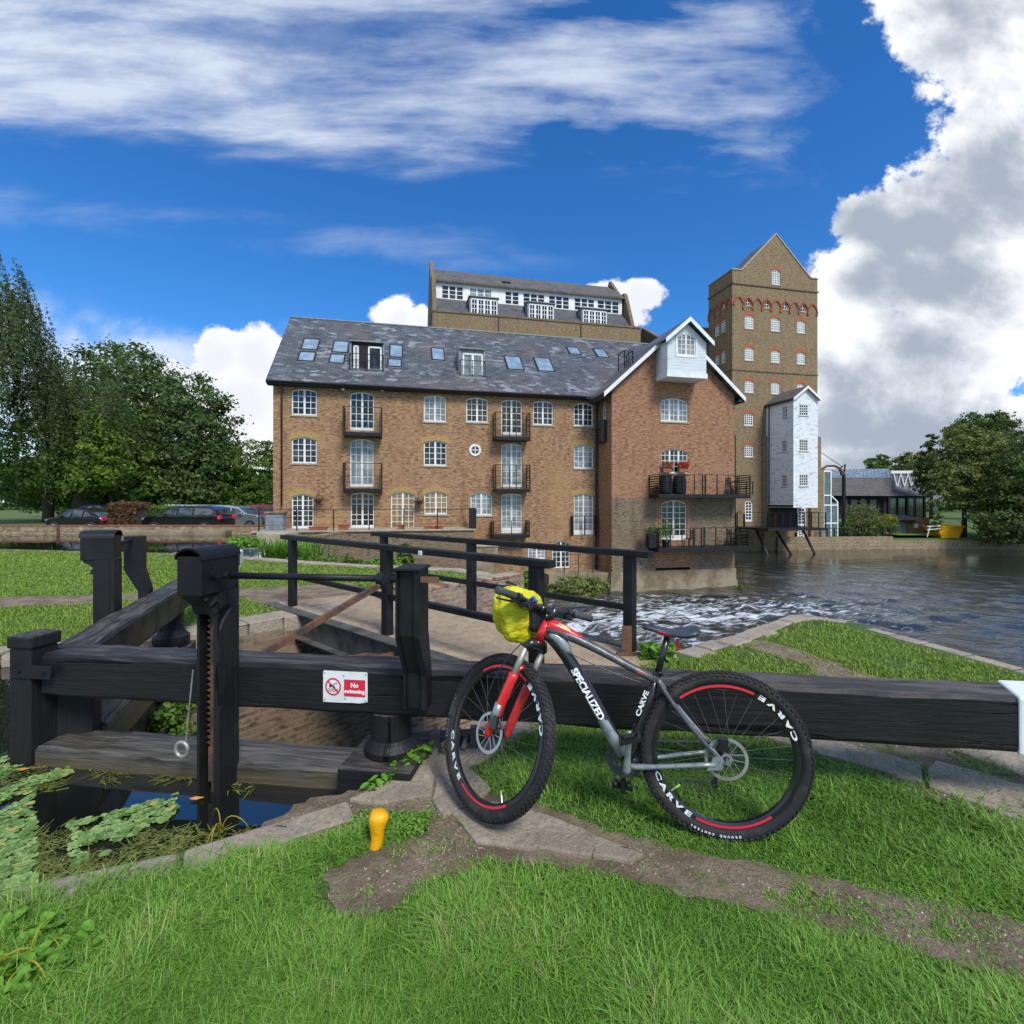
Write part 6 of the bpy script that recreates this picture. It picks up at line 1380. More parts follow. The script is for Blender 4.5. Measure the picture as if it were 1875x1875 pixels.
m = MB(); m.bar(dj, dj2, .014, .014, up=bf); m.bar(dj2, RH-bl_*.06-bu*.02, .012, .026, up=bf)
for c, r in ((dj,.018),(dj2,.016)): torus(m, [(r-.008,-.002),(r,-.002),(r,.002),(r-.008,.002)], 12, basis(c, bf, bl_, bu))
m.build('rear_derailleur', 'carbon', bike, world=True)
m = MB(); m.box(-.02,.02,-.02,.01,-.02,.03, basis(bk(1172,1352)-bl_*.03, bf, bl_, bu)); m.bar(bk(1160,1338)-bl_*.045, bk(1180,1346)-bl_*.045, .012, .03); m.build('front_derailleur', 'bikedark', bike, world=True, bevel=.003)

# ---- bar bag under a yellow rain cover
bag = thing('handlebar_bag', 'bright yellow rain covered bag strapped to the handlebar', 'bag', (0,0,0))
bc = BC+wf*.115-Vector((0,0,.055)); bc = bc*.0+Vector(at(950,1124,2.44)); bag.location = bc
rnd = random.Random(8); NU, NV = 40, 28; vs = []; fs = []
import mathutils
for j in range(NV+1):
    ph = -math.pi/2+math.pi*j/NV
    for i in range(NU):
        th_ = 2*math.pi*i/NU; d_ = Vector((math.cos(ph)*math.cos(th_), math.cos(ph)*math.sin(th_), math.sin(ph)))
        sup = 1/max((abs(d_.x)**3+abs(d_.y)**3+abs(d_.z)**3)**(1/3), .01)
        n1 = mathutils.noise.noise(Vector((d_.x*1.6, d_.y*1.6, d_.z*2.0))+Vector((3,1,7))); n2 = 1-abs(mathutils.noise.noise(Vector((d_.x*3+d_.z*5, d_.y*3+d_.z*3, d_.z*9-d_.y*4))))*2.4; n2 = max(n2, 0)**2
        r_ = sup*(1+.16*n1-.10*n2)
        vs.append(wf*d_.x*.09*r_+wl*d_.y*.145*r_+Vector((0,0,1))*d_.z*(.135 if d_.z > 0 else .15)*r_)
for j in range(NV):
    for i in range(NU): fs.append((j*NU+i, j*NU+(i+1) % NU, (j+1)*NU+(i+1) % NU, (j+1)*NU+i))
m = MB(); m.add(vs, fs); cv = m.build('rain_cover', 'yellow_bag', bag, smooth=True); sm = cv.modifiers.new('sub', 'SUBSURF'); sm.levels = 1; sm.render_levels = 1
m = MB(); m.box(-.03,.012,-.06,.05,-.085,.05, basis(-wf*.085-wl*.03, wf, wl, Vector((0,0,1)))); m.build('black_side', 'bag_black', bag, bevel=.02)
m = MB(); m.tube(curve([-wf*.02+wl*.1+Vector((0,0,.13)), wf*.04+wl*.06+Vector((0,0,.155)), wf*.02-wl*.0+Vector((0,0,.14))], 6), .006, 6); m.build('drawcord', 'bag_black', bag)
m = MB(); p = BC+wleft*.07+Vector((0,0,.02))-bc; m.tube([p-wf*.02, p+wf*.0+Vector((0,0,.02)), p+wf*.03], .010, 8); m.build('blue_strap', 'blue', bag, smooth=True)

# ================================================================ PLANTS
rng = np.random.default_rng(11)
def inpoly(x, y, poly):
    inside = np.zeros(x.shape, bool); n = len(poly)
    for i in range(n):
        x0, y0 = poly[i]; x1, y1 = poly[(i+1) % n]
        if y0 == y1: continue
        c = ((y0 > y) != (y1 > y)) & (x < (x1-x0)*(y-y0)/(y1-y0)+x0); inside ^= c
    return inside
def pdist(x, y, poly, closed=True):
    d_ = np.full(x.shape, 1e9); n = len(poly)
    for i in range(n if closed else n-1):
        x0, y0 = poly[i]; x1, y1 = poly[(i+1) % n]; L2 = (x1-x0)**2+(y1-y0)**2+1e-12
        t_ = np.clip(((x-x0)*(x1-x0)+(y-y0)*(y1-y0))/L2, 0, 1); d_ = np.minimum(d_, np.hypot(x-x0-t_*(x1-x0), y-y0-t_*(y1-y0)))
    return d_
def vnoise(x, y, s, seed=0):
    """smooth value noise on numpy arrays"""
    r_ = np.random.default_rng(seed).random((64, 64)); X = x*s+100; Y = y*s+100; xi = np.floor(X).astype(int); yi = np.floor(Y).astype(int); fx = X-xi; fy = Y-yi
    fx = fx*fx*(3-2*fx); fy = fy*fy*(3-2*fy); g_ = lambda a, b: r_[a % 64, b % 64]
    return (g_(xi,yi)*(1-fx)+g_(xi+1,yi)*fx)*(1-fy)+(g_(xi,yi+1)*(1-fx)+g_(xi+1,yi+1)*fx)*fy
def blades(x, y, z, h, wd_, lean_, seed):
    """grass blades: three cross sections each, bent over; returns verts, quads, tint"""
    r_ = np.random.default_rng(seed); n = len(x); az = r_.uniform(0, 2*math.pi, n); dx, dy = np.cos(az), np.sin(az); px_, py_ = -dy, dx
    rows_ = []
    for t_, ww in ((0, 1), (.42, .85), (.78, .55), (1, .08)):
        off = h*lean_*t_**1.8; zz = z+h*(t_-.42*lean_*t_**2.4); cx = x+dx*off; cy = y+dy*off; wv = wd_*ww/2
        rows_ += [np.stack([cx-px_*wv, cy-py_*wv, zz], 1), np.stack([cx+px_*wv, cy+py_*wv, zz], 1)]
    V = np.stack(rows_, 1).reshape(-1, 3); b = (np.arange(n)*8)[:, None]
    Q = np.concatenate([b+np.array([[0,1,3,2]]), b+np.array([[2,3,5,4]]), b+np.array([[4,5,7,6]])], 1).reshape(-1, 4)
    tint = np.repeat(np.clip(r_.normal(.5, .22, n), 0, 1), 8); return V, Q, tint
def field_samples(n, dmin, dmax, xlim, seed, power=1.0):
    r_ = np.random.default_rng(seed); t_ = r_.random(n); y = dmin*(dmax/dmin)**(t_**power); x = y*r_.uniform(-xlim, xlim, n); return x, y
def grassy(x, y, poly, dirts, edge=None):
    ok = inpoly(x, y, poly); nz = vnoise(x, y, 9, 5)*.6+vnoise(x, y, 23, 6)*.4
    keep = np.where(vnoise(x, y, 1.3, 40)*.6+vnoise(x, y, 4.1, 41)*.4 > .66, .35, 1.0)
    for dp in dirts:
        ins = inpoly(x, y, dp); dd = pdist(x, y, dp); sd_ = np.where(ins, -dd, dd); s_ = (nz-.5)*.34-np.where(x > .5, .03, 0)+(vnoise(x, y, 31, 8)-.5)*.08; keep = np.where(sd_ > s_+.05, keep, np.where(sd_ > s_, keep*.4, np.where(nz > np.where(x > .5, .50, .60), np.where(x > .5, .16, .07), .012)))
    if edge is not None:
        de = pdist(x, y, edge, False); keep = np.where(de < .07, 0, np.where(de < .10+.22*nz, keep*(.05+.4*(nz > .55)), keep))
    return ok & (np.random.default_rng(9).random(x.shape) < keep)
# near bank
x, y = field_samples(330000, 1.15, 3.1, 1.25, 1, 1.0); ok = grassy(x, y, LAND_A, [P_DIRT, P_STONE], A_EDGE[:4])
r2_ = np.random.default_rng(55); xe, ye = r2_.uniform(-3.6, 6, 110000), r2_.uniform(-.6, 4.2, 110000); oke = grassy(xe, ye, LAND_A, [P_DIRT, P_STONE], A_EDGE[:4]) & ((np.abs(xe) > 1.2*ye) | (ye < 1.2))
x, y = np.concatenate([x[ok], xe[oke]]), np.concatenate([y[ok], ye[oke]]); n = len(x); r_ = np.random.default_rng(2); pn = vnoise(x, y, 1.7, 3)*.6+vnoise(x, y, 5, 4)*.4
near = pdist(x, y, P_DIRT); shortf = np.clip(near/.25, .45, 1)
lawnish = np.clip((y-2.0)*.9, 0, 1)
h = (.018+.085*pn*shortf**.8)*r_.uniform(.5, 1.4, n)*(1-.3*lawnish)*np.clip(.35+near/.22, .35, 1); h = np.where(r_.random(n) < .05, h*1.5, h)
V, Q, tn = blades(x, y, np.zeros(n)-.004, h, np.clip(.0022*y, .0028, .0055)*r_.uniform(.6, 1.5, n), r_.uniform(.3, 1.7, n), 4)
o = npmesh('grass', V, Q, 'grass', tint=np.clip(tn+np.repeat((pn-.5)*1.1, 8), 0, 1)); meta(o, 'long bright green grass over the near bank round the bicycle', 'grass', kind='stuff')
x, y = field_samples(130000, 2.9, 6.6, 1.2, 21, 1.0); ok = grassy(x, y, LAND_A, [P_STONE], None) & (pdist(x, y, A_EDGE, False) > .22+.1*vnoise(x, y, 5, 2))
x, y = x[ok], y[ok]; n = len(x); r_ = np.random.default_rng(22)
V, Q, tn = blades(x, y, np.zeros(n)-.004, (.022+.03*vnoise(x, y, 2, 7))*r_.uniform(.6, 1.3, n), .0021*y*r_.uniform(.7, 1.2, n), r_.uniform(.2, 1.0, n), 24)
o = npmesh('grass', V, Q, 'grass_far', tint=tn); meta(o, 'short grass on the point of land between the beam and the mill pool', 'grass', kind='stuff')
x, y = field_samples(170000, 4.3, 15.5, 1.12, 31, .9); ok = inpoly(x, y, LAND_B) & ~inpoly(x, y, P_LAWN) & (pdist(x, y, B_EDGE, False) > .28+.2*vnoise(x, y, 4, 2)) & (pdist(x, y, B_EDGE3, False) > .15)
x, y = x[ok], y[ok]; n = len(x); r_ = np.random.default_rng(32)
V, Q, tn = blades(x, y, np.zeros(n)-.004, (.028+.03*vnoise(x, y, 1.2, 7))*r_.uniform(.6, 1.3, n), .0019*y*r_.uniform(.7, 1.2, n), r_.uniform(.2, 1.0, n), 34)
o = npmesh('grass', V, Q, 'grass_far', tint=tn); meta(o, 'mown lawn grass on the far side of the lock', 'grass', kind='stuff')

# loose stones trodden into the paths, and clover heads and fallen bits in the turf
def pebbles(polys, n, smin, smax, seed, label, area, kx=1.0):
    rg = np.random.default_rng(seed); X = rg.uniform(area[0], area[1], n); Y = rg.uniform(area[2], area[3], n); ok = np.zeros(n, bool)
    for p in polys: ok |= inpoly(X, Y, p) & (pdist(X, Y, p) > .02)
    X, Y = X[ok], Y[ok]; n = len(X); s_ = rg.uniform(smin, smax, n)*rg.uniform(.4, 1, n); c = np.array([[-1,-1,0],[1,-1,0],[1,1,0],[-1,1,0],[-.6,-.6,1],[.6,-.6,1],[.6,.6,1],[-.6,.6,1]])*np.array([.5,.36,.34])
    V = c[None]*(1+rg.normal(0, .16, (n, 8, 3)))*s_[:, None, None]; a = rg.uniform(0, 6.28, n); ca, sa = np.cos(a)[:, None], np.sin(a)[:, None]
    V = np.stack([V[:, :, 0]*ca-V[:, :, 1]*sa+X[:, None], V[:, :, 0]*sa+V[:, :, 1]*ca+Y[:, None], V[:, :, 2]+.004], 2); b = (np.arange(n)*8)[:, None, None]
    Q = (b+np.array([[4,5,6,7],[0,1,5,4],[1,2,6,5],[2,3,7,6],[3,0,4,7]])[None]).reshape(-1, 4); o = npmesh('gravel', V.reshape(-1, 3), Q, 'gravel', tint=np.repeat(rg.random(n), 8)); meta(o, label, 'gravel', kind='stuff')
M_['gravel'] = foliage('loose gravel', (.20,.155,.11), (.36,.29,.22), (.55,.50,.43), 0.0, .9)
pebbles([P_DIRT], 11000, .004, .013, 301, 'small stones on the trodden earth track', (-1.4, 2.4, 1.3, 3.0)); pebbles([P_STONE], 12000, .005, .014, 302, 'small stones on the path under the balance beam', (1.0, 3.6, 1.9, 5.2))

def leaves(P, Nrm, size, seed, aspect=.62, jitter=.9):
    """one pointed quad per point, turned roughly to Nrm"""
    r_ = np.random.default_rng(seed); n = len(P); N_ = Nrm+r_.normal(0, jitter, (n, 3)); N_ /= np.linalg.norm(N_, axis=1)[:, None]+1e-9
    A = np.cross(N_, r_.normal(0, 1, (n, 3))); A /= np.linalg.norm(A, axis=1)[:, None]+1e-9; B = np.cross(N_, A); s_ = (size*r_.uniform(.6, 1.35, n))[:, None]
    V = np.stack([P-A*s_*.5, P+B*s_*aspect*.5-A*s_*.05, P+A*s_*.5, P-B*s_*aspect*.5-A*s_*.05], 1).reshape(-1, 3); b = (np.arange(n)*4)[:, None]; Q = b+np.array([[0,1,2,3]])
    return V, Q
def crown_points(lobes, n, seed, shell=.55, flat=1.0):
    """points in clumps over the lobes' surfaces, with gaps between the clumps"""
    r_ = np.random.default_rng(seed); L = np.array(lobes, float); vol = (L[:, 3]*L[:, 4]*L[:, 5])**(2/3); pr = vol/vol.sum(); nc = max(20, n//34)
    li = r_.choice(len(L), nc, p=pr); d_ = r_.normal(0, 1, (nc, 3)); d_ /= np.linalg.norm(d_, axis=1)[:, None]; rad = shell+(1-shell)*r_.random(nc)**.5
    C = L[li, :3]+d_*L[li, 3:6]*rad[:, None]; cs = L[li, 3:6].mean(1)*r_.uniform(.13, .27, nc)
    k = r_.integers(0, nc, n); off = r_.normal(0, 1, (n, 3))*cs[k][:, None]*np.array([.62, .62, .34*flat]); P = C[k]+off
    return P, d_[k]*.9+np.array([0, 0, .45]), r_.random(nc)[k]
def tree(name, label, cat, base, lobes, n, size, mat, seed, trunk_h=None, tr=.18, group=None, limbs=5, shell=.5, flat=1.0, lean_=(0,0)):
    t = thing(name, label, cat, base, 0, group); P, N_, tc = crown_points(lobes, n, seed, shell, flat); V, Q = leaves(P, N_, size, seed+1)
    r_ = random.Random(seed); top = max(l[2]+l[5] for l in lobes); th = trunk_h or top*.55
    npmesh('crown', V, Q, mat, t, tint=np.repeat(np.clip(tc*.7+np.random.default_rng(seed).random(n)*.3, 0, 1), 4))
    m = MB(); pts = [(0,0,-.3),(tr*.2,0,th*.3),(lean_[0]*.5+tr*.3,lean_[1]*.5,th*.65),(lean_[0],lean_[1],th)]; m.tube(pts, [tr*1.3, tr, tr*.75, tr*.45], 9)
    for k in range(limbs):
        l = lobes[r_.randrange(len(lobes))]; a = Vector(pts[2]).lerp(Vector(pts[3]), r_.uniform(-.6, .9)); b = Vector(l[:3])+Vector((r_.uniform(-.4,.4)*l[3], r_.uniform(-.4,.4)*l[4], r_.uniform(0,.5)*l[5])); mid = a.lerp(b, .5)+Vector((0,0,.1*(b-a).length)); m.tube([a, mid, b], [tr*.42, tr*.25, tr*.08], 6)
    m.build('trunk', 'bark', t, smooth=True); return t
def px_tree(name, label, cat, D, base_px, z0, blobs_px, n, size, mat, seed, depth=.8, **k):
    """lobes given as photo ellipses (x, y, rx, ry) at distance D plus a depth offset"""
    s_ = D/F; b = at(base_px, HY, D); base = Vector((b.x, D, z0)); lobes = []
    for q in blobs_px:
        x, y, rx, ry = q[:4]; dd = q[4] if len(q) > 4 else 0; p = at(x, y, D)
        lobes.append((p.x-base.x, dd, p.z-z0, rx*s_, max(rx, ry)*s_*depth, ry*s_))
    return tree(name, label, cat, base, lobes, n, size, mat, seed, **k)
TG = 'trees beyond the pond'
px_tree('beech_tree', 'tall dark round topped tree behind the left row of parked cars', 'tree', 47, 240, -.05, [(225,715,95,90),(180,760,70,90,2),(275,745,70,80,-1),(240,830,110,80),(215,665,60,40,1),(300,800,60,70),(150,830,60,70,2)], 26000, .34, 'leaf_dark', 101, tr=.45, group=TG)
px_tree('beech_tree', 'broad dark spreading tree behind the black estate car, its branches sweeping low', 'tree', 44, 345, -.05, [(355,740,50,60),(340,800,80,70),(385,790,48,80),(360,860,85,55),(400,865,45,55),(300,880,60,45,-1),(340,905,90,30)], 24000, .32, 'leaf_dark', 102, tr=.4, group=TG)
px_tree('lime_tree', 'lighter green tree with dark trunk just right of the drooping willow', 'tree', 37, 88, -.05, [(85,740,55,55),(125,770,60,60,1),(160,820,60,60),(80,830,80,65,-1),(130,870,80,45),(60,880,60,40),(190,855,45,40)], 26000, .24, 'leaf_light', 103, tr=.3, group=TG)
px_tree('hornbeam_tree', 'mid green tree between the willow and the dark round topped tree', 'tree', 41, 190, -.05, [(205,790,55,60),(230,850,60,50),(170,860,70,50),(255,890,45,35),(120,890,70,40),(60,900,50,35)], 20000, .26, 'leaf_mid', 104, tr=.28, group=TG)
px_tree('ash_tree', 'small light green tree close to the left corner of the mill', 'tree', 43, 462, -.05, [(465,850,40,45),(440,885,30,35),(485,870,40,50),(500,830,20,25),(455,915,45,22)], 9000, .22, 'leaf_mid', 105, tr=.12, group=TG)
# willow hanging strands
def willow(base, R_, top, n, seed, label):
    r_ = np.random.default_rng(seed); t = thing('willow_tree', label, 'tree', base); ns = n//55; a = r_.uniform(0, 2*math.pi, ns); rr = R_*np.sqrt(r_.random(ns)); zt = top*(1-.30*(rr/R_)**2.6)*r_.uniform(.72, 1, ns); L = r_.uniform(1.6, 5.5, ns); zb_ = np.maximum(zt-L*np.where(rr > R_*.7, 1.35, 1), .7)
    P = []; N_ = []; tc = []
    for k in range(ns):
        t_ = r_.random(55)**.9; zz = zt[k]+(zb_[k]-zt[k])*t_; out = rr[k]+.5*np.sin(t_*2)*r_.uniform(.4, 1.2); P.append(np.stack([out*math.cos(a[k])+r_.normal(0,.06,55), out*math.sin(a[k])+r_.normal(0,.06,55), zz], 1)); N_.append(np.tile([math.cos(a[k]), math.sin(a[k]), .1], (55, 1))); tc.append(np.full(55, r_.random()))
    P = np.concatenate(P); N_ = np.concatenate(N_); V, Q = leaves(P, N_, .25, seed, .32, .7); npmesh('crown', V, Q, 'leaf_willow', t, tint=np.repeat(np.concatenate(tc), 4))
    m = MB(); m.tube([(0,0,-.3),(.3,0,top*.3),(.1,.2,top*.6)], [.6,.45,.25], 10)
    for k in range(9): aa = k*.7; m.tube([(.2,0,top*(.3+.03*k)), (R_*.4*math.cos(aa), R_*.4*math.sin(aa), top*.62), (R_*.65*math.cos(aa), R_*.65*math.sin(aa), top*.72)], [.2,.12,.04], 6)
    m.build('trunk', 'bark', t, smooth=True)
willow(Vector((-35.3,31.5,-.05)), 4.6, 19.0, 56000, 111, 'tall drooping willow at the left edge of the photo')
willow(Vector((-33.0,37.5,-.05)), 3.6, 13.6, 13000, 112, 'thin topped willow showing just over the lighter green tree')
# right bank
RG = 'trees on the right bank'
px_tree('sycamore_tree', 'big bushy green tree overhanging the mill pool right of the yellow skip', 'tree', 53, 1765, -2.2, [(1785,840,45,45),(1742,885,38,36,-1),(1815,875,42,50),(1765,806,34,30),(1805,825,40,40),(1728,838,24,34),(1712,872,22,24),(1765,918,46,24,-1),(1825,935,45,45,-1),(1700,905,20,20,-1),(1775,870,40,40,1)], 30000, .27, 'leaf_olive', 121, tr=.22, group=RG)
px_tree('sycamore_tree', 'dark tree with knobbly round top behind the bushy bank tree', 'tree', 62, 1810, -1.5, [(1800,775,42,20),(1820,800,45,35),(1765,800,35,30),(1845,840,40,50),(1790,820,50,40),(1825,770,20,14)], 16000, .34, 'leaf_dark', 122, tr=.3, group=RG)
px_tree('yew_tree', 'very dark tree hanging over the water at the right edge of the photo', 'tree', 49, 1885, -2.3, [(1870,890,50,60),(1845,940,55,45),(1885,950,60,50),(1900,860,50,70),(1830,975,36,22)], 22000, .27, 'leaf_dark', 123, tr=.3, group=RG)
px_tree('fir_tree', 'pointed conifer poking up left of the big bank trees', 'tree', 66, 1705, -.8, [(1704,800,8,12),(1704,816,16,10),(1706,832,22,10),(1704,850,28,12),(1708,868,32,14),(1712,890,36,18)], 9000, .30, 'leaf_dark', 124, tr=.2, shell=.2, group=RG)
px_tree('oak_tree', 'small round tree above the glass lantern of the low dark pavilion', 'tree', 95, 1610, -.3, [(1598,850,14,12),(1616,845,14,13),(1626,856,12,11),(1606,862,20,12)], 5000, .42, 'leaf_mid', 125, tr=.3, group=RG)
px_tree('oak_tree', 'rounded olive tree between the pavilion roof and the conifer', 'tree', 80, 1672, -.3, [(1660,850,20,22),(1680,862,25,25),(1650,868,16,16),(1690,845,16,20)], 8000, .38, 'leaf_olive', 126, tr=.3, group=RG)
def shrub(name, label, D, cx, z0, blobs_px, n, size, mat, seed, group=None, depth=.8, cat='shrub', tr=.05):
    return px_tree(name, label, cat, D, cx, z0, blobs_px, n, size, mat, seed, depth, tr=tr, limbs=4, group=group, shell=.35, trunk_h=.5)
shrub('round_shrub', 'large rounded yellow green shrub at the foot of the steel arm post', 54, 1578, -2.2, [(1578,945,33,26),(1560,962,22,20),(1600,965,22,18)], 7000, .17, 'leaf_olive', 131)
shrub('yellow_shrub', 'yellow flowering shrub in front of the pavilion windows', 55, 1625, -2.0, [(1625,950,15,9),(1632,957,14,8)], 2500, .15, 'leaf_yellow', 132)
shrub('green_shrub', 'dark green shrub low on the bank beside the glass stair enclosure', 53, 1552, -2.2, [(1548,968,12,16),(1590,974,18,10)], 3200, .16, 'leaf_mid', 133)
shrub('green_shrub', 'grey green shrub between the yellow shrub and the brick kiosk', 54, 1628, -2.2, [(1630,967,14,14),(1615,975,14,8)], 2600, .15, 'leaf_olive', 134)
shrub('ivy_bank', 'dark ivy hanging over the bank under the brick kiosk and trees', 52, 1800, -2.3, [(1800,992,34,9),(1840,985,40,16),(1712,955,9,20),(1870,990,30,14)], 8000, .18, 'leaf_dark', 135)
# hedges and low growth on the left
def hedge(label, D, l, r_, t_, b, mat, seed, n=7000):
    a = at(l, b, D); c = at(r_, t_, D); base = Vector(((a.x+c.x)/2, D, -.05)); w_, h_ = (c.x-a.x)/2, c.z+.05; rg = np.random.default_rng(seed); t = thing('hedge', label, 'hedge', base, 0, 'hedges in the car park')
    P = np.stack([rg.uniform(-w_, w_, n), rg.uniform(-.6, .6, n), h_*(1-rg.random(n)**2)], 1); f = rg.random(n); P[:, 1] = np.where(f < .6, -.6+rg.normal(0,.05,n), P[:, 1]); P[:, 2] = np.where(f >= .6, h_+rg.normal(0,.06,n)-.12*(P[:, 0]/w_)**4, P[:, 2]); V, Q = leaves(P, np.tile([0,-.7,.6], (n, 1)), .13, seed); npmesh('foliage', V, Q, mat, t, tint=np.repeat(rg.random(n), 4))
    m = MB(); m.box(-w_+.08, w_-.08, -.5, .5, 0, h_-.1); m.build('stems', 'bark', t, bevel=.1)
hedge('squared hedge with reddening top beside the low black car', 28.5, 213, 263, 923, 958, 'leaf_red', 141); hedge('lower green hedge running behind the black estate car', 32, 258, 335, 929, 955, 'leaf_mid', 142)
hedge('low hedge under the small tree by the mill corner', 36, 440, 500, 932, 950, 'leaf_olive', 143, 4000)
# distant woods to hide the horizon
rg = np.random.default_rng(5); n = 26000; X = np.concatenate([rg.uniform(-190, -28, n//2), rg.uniform(60, 230, n//2)]); Y = rg.uniform(92, 120, n); hh = 6+3.5*vnoise(X, Y, .05, 3); P = np.stack([X, Y, hh*(1-rg.random(n)**1.6)-.3], 1)
V, Q = leaves(P, np.tile([0,-.6,.6], (n, 1)), 1.3, 6); o = npmesh('far_woods', V, Q, 'leaf_dark', tint=np.repeat(rg.random(n), 4)); meta(o, 'far line of dark woods along the horizon', 'woods', kind='stuff')
n = 15000; X = rg.uniform(-52, -13, n); Y = rg.uniform(52, 56, n); P = np.stack([X, Y, 2.6*(1-rg.random(n)**1.5)+.6*vnoise(X, Y, .4, 2)], 1); V, Q = leaves(P, np.tile([0,-.6,.6], (n, 1)), .4, 8)
o = npmesh('undergrowth', V, Q, 'leaf_dark', tint=np.repeat(rg.random(n), 4)); meta(o, 'dark undergrowth below the trees behind the car park', 'undergrowth', kind='stuff')

def clump(name, label, loc, lobes, n, size, mat, seed, group=None, cat='plant', kind=None, stemr=.01):
    if kind == 'stuff':
        P, N_, tc = crown_points(lobes, n, seed, .3); V, Q = leaves(P+np.array(loc), N_, size, seed+1, .7); o = npmesh(name, V, Q, mat, tint=np.repeat(tc, 4)); return meta(o, label, cat, group, 'stuff')
    t = thing(name, label, cat, loc, 0, group); P, N_, tc = crown_points(lobes, n, seed, .25); V, Q = leaves(P, N_, size, seed+1, .75); npmesh('leaves', V, Q, mat, t, tint=np.repeat(tc, 4))
    m = MB(); r_ = random.Random(seed)
    for k in range(5): l = lobes[k % len(lobes)]; m.tube([(r_.uniform(-.02,.02), r_.uniform(-.02,.02), 0), (l[0]*.5, l[1]*.5, l[2]*.6), (l[0], l[1], l[2])], [stemr, stemr*.7, stemr*.4], 5)
    m.build('stems', 'leaf_mid', t); return t
# weeds at the pivot and by the bridge end
def broad(name, label, loc, pts, size, seed, mat='leaf_bright'):
    """a weed with rounded leaves on short stems"""
    t = thing(name, label, 'weed', loc); r_ = random.Random(seed); m = MB(); st2_ = MB()
    for (x, y, z) in pts:
        s_ = size*r_.uniform(.7, 1.25); N = 8; az = r_.uniform(0, 6.28); tl = r_.uniform(.2, .8); T = Matrix.Translation((x, y, z)) @ Matrix.Rotation(az, 4, 'Z') @ Matrix.Rotation(tl, 4, 'Y')
        vs = [(0,0,-.1*s_)]+[(s_*.55*math.cos(2*math.pi*k/N)*(1.0 if k else 1.35), s_*.48*math.sin(2*math.pi*k/N), .08*s_*abs(math.sin(2*math.pi*k/N))) for k in range(N)]; m.add(vs, [(0, k+1, (k+1) % N+1) for k in range(N)], T); st2_.tube([(x*.5,y*.5,0),(x*.9,y*.9,z*.6),(x,y,z)], .0018, 4)
    me_ = m.build('leaves', mat, t); a = me_.data.attributes.new('tint', 'FLOAT', 'POINT'); a.data.foreach_set('value', [r_.random() for _ in me_.data.vertices]); st2_.build('stems', mat, t); return t
r_ = random.Random(5)
pv = Vector((-.70,2.50,0)); pts = []
for k in range(70):
    q_ = r_.random(); p = gr(680+100*q_, 1450-62*q_); pts.append((p.x-pv.x+r_.uniform(-.04,.05), p.y-pv.y+r_.uniform(-.05,.03), r_.uniform(.01,.05)+.09*q_*r_.random()))
broad('nettle_weed', 'bright leafy weed growing from the stone beside the black gate pivot', pv, pts, .042, 6)
pv = gr(1215,1208); broad('nettle_weed', 'leafy weed on the bank edge behind the saddle', pv, [(r_.uniform(-.22,.12), r_.uniform(-.08,.08), r_.uniform(.01,.16)) for _ in range(110)], .055, 7)
pv = gr(720,1510); broad('clover_patch', 'low dark green weeds round the yellow mooring peg', pv, [(r_.uniform(-.20,.17), r_.uniform(-.10,.08), r_.uniform(.005,.03)) for _ in range(520)], .013, 8, 'grass')
# ivy inside the lock chamber, plants on the far walls, bank shrubs
clump('ivy', 'dark leafy ivy growing on the lock wall under the far gate', (-3.12,4.45,-.75), [(0,0,.1,.22,.2,.3),(.1,.1,-.2,.25,.2,.3),(-.05,.3,.3,.2,.2,.22)], 2600, .055, 'leaf_mid', 151)
def wall_clump(name, label, px, py, D, rx, ry, n, size, mat, seed, **k):
    s_ = D/F; return clump(name, label, at(px, py+ry*.9, D), [(0,0,ry*s_*.6,rx*s_,rx*s_*.6,ry*s_),(rx*s_*.5,0,ry*s_*.3,rx*s_*.6,rx*s_*.4,ry*s_*.7),(-rx*s_*.5,0,ry*s_*.3,rx*s_*.6,rx*s_*.4,ry*s_*.6)], n, size, mat, seed, **k)
wall_clump('fern_plant', 'bright green plants spilling by the little weir', 445, 990, 16.5, 34, 10, 2600, .08, 'leaf_bright', 152)
wall_clump('marsh_plant', 'low green marsh plants along the foot of the terrace wall', 600, 1027, 14.2, 75, 9, 4200, .075, 'leaf_mid', 153)
wall_clump('marsh_plant', 'green plants below the middle of the terrace wall', 700, 1030, 14.6, 40, 12, 3000, .075, 'leaf_bright', 154)
wall_clump('ivy', 'ivy hanging on the dark wall behind the first far handrail post', 742, 1010, 20.5, 14, 28, 2200, .10, 'leaf_mid', 155)
wall_clump('bramble', 'green bramble bush behind the thick handrail post', 965, 1062, 19.5, 22, 24, 2200, .11, 'leaf_bright', 156)
wall_clump('bramble', 'tangled shrubs on the bank below the basement landing', 1060, 1068, 22.0, 55, 17, 5200, .11, 'leaf_olive', 157)
wall_clump('bramble', 'small tuft of weed at the water corner of the wing', 1352, 1072, 27.6, 10, 4, 500, .10, 'leaf_bright', 158)
# tall grass tussocks by the weir
def tussock(label, loc, n, h_, seed):
    r_ = np.random.default_rng(seed); x = r_.normal(0, .22, n); y = r_.normal(0, .15, n); V, Q, tn = blades(x, y, np.zeros(n), h_*r_.uniform(.6, 1.2, n), np.full(n, .035), r_.uniform(.3, 1.1, n), seed); o = npmesh('tussock', V, Q, 'leaf_bright', tint=tn); o.location = loc; meta(o, label, 'tussock grass', 'tussocks by the weir')
tussock('arching grass tussock just left of the first handrail post', at(510,1030,15.5), 260, 1.0, 161); tussock('arching grass tussock between the first handrail post and the terrace wall', at(545,1032,15.2), 160, .8, 162); tussock('upright thin reeds below the second terrace door', at(572,1030,15.8), 60, 1.2, 163)
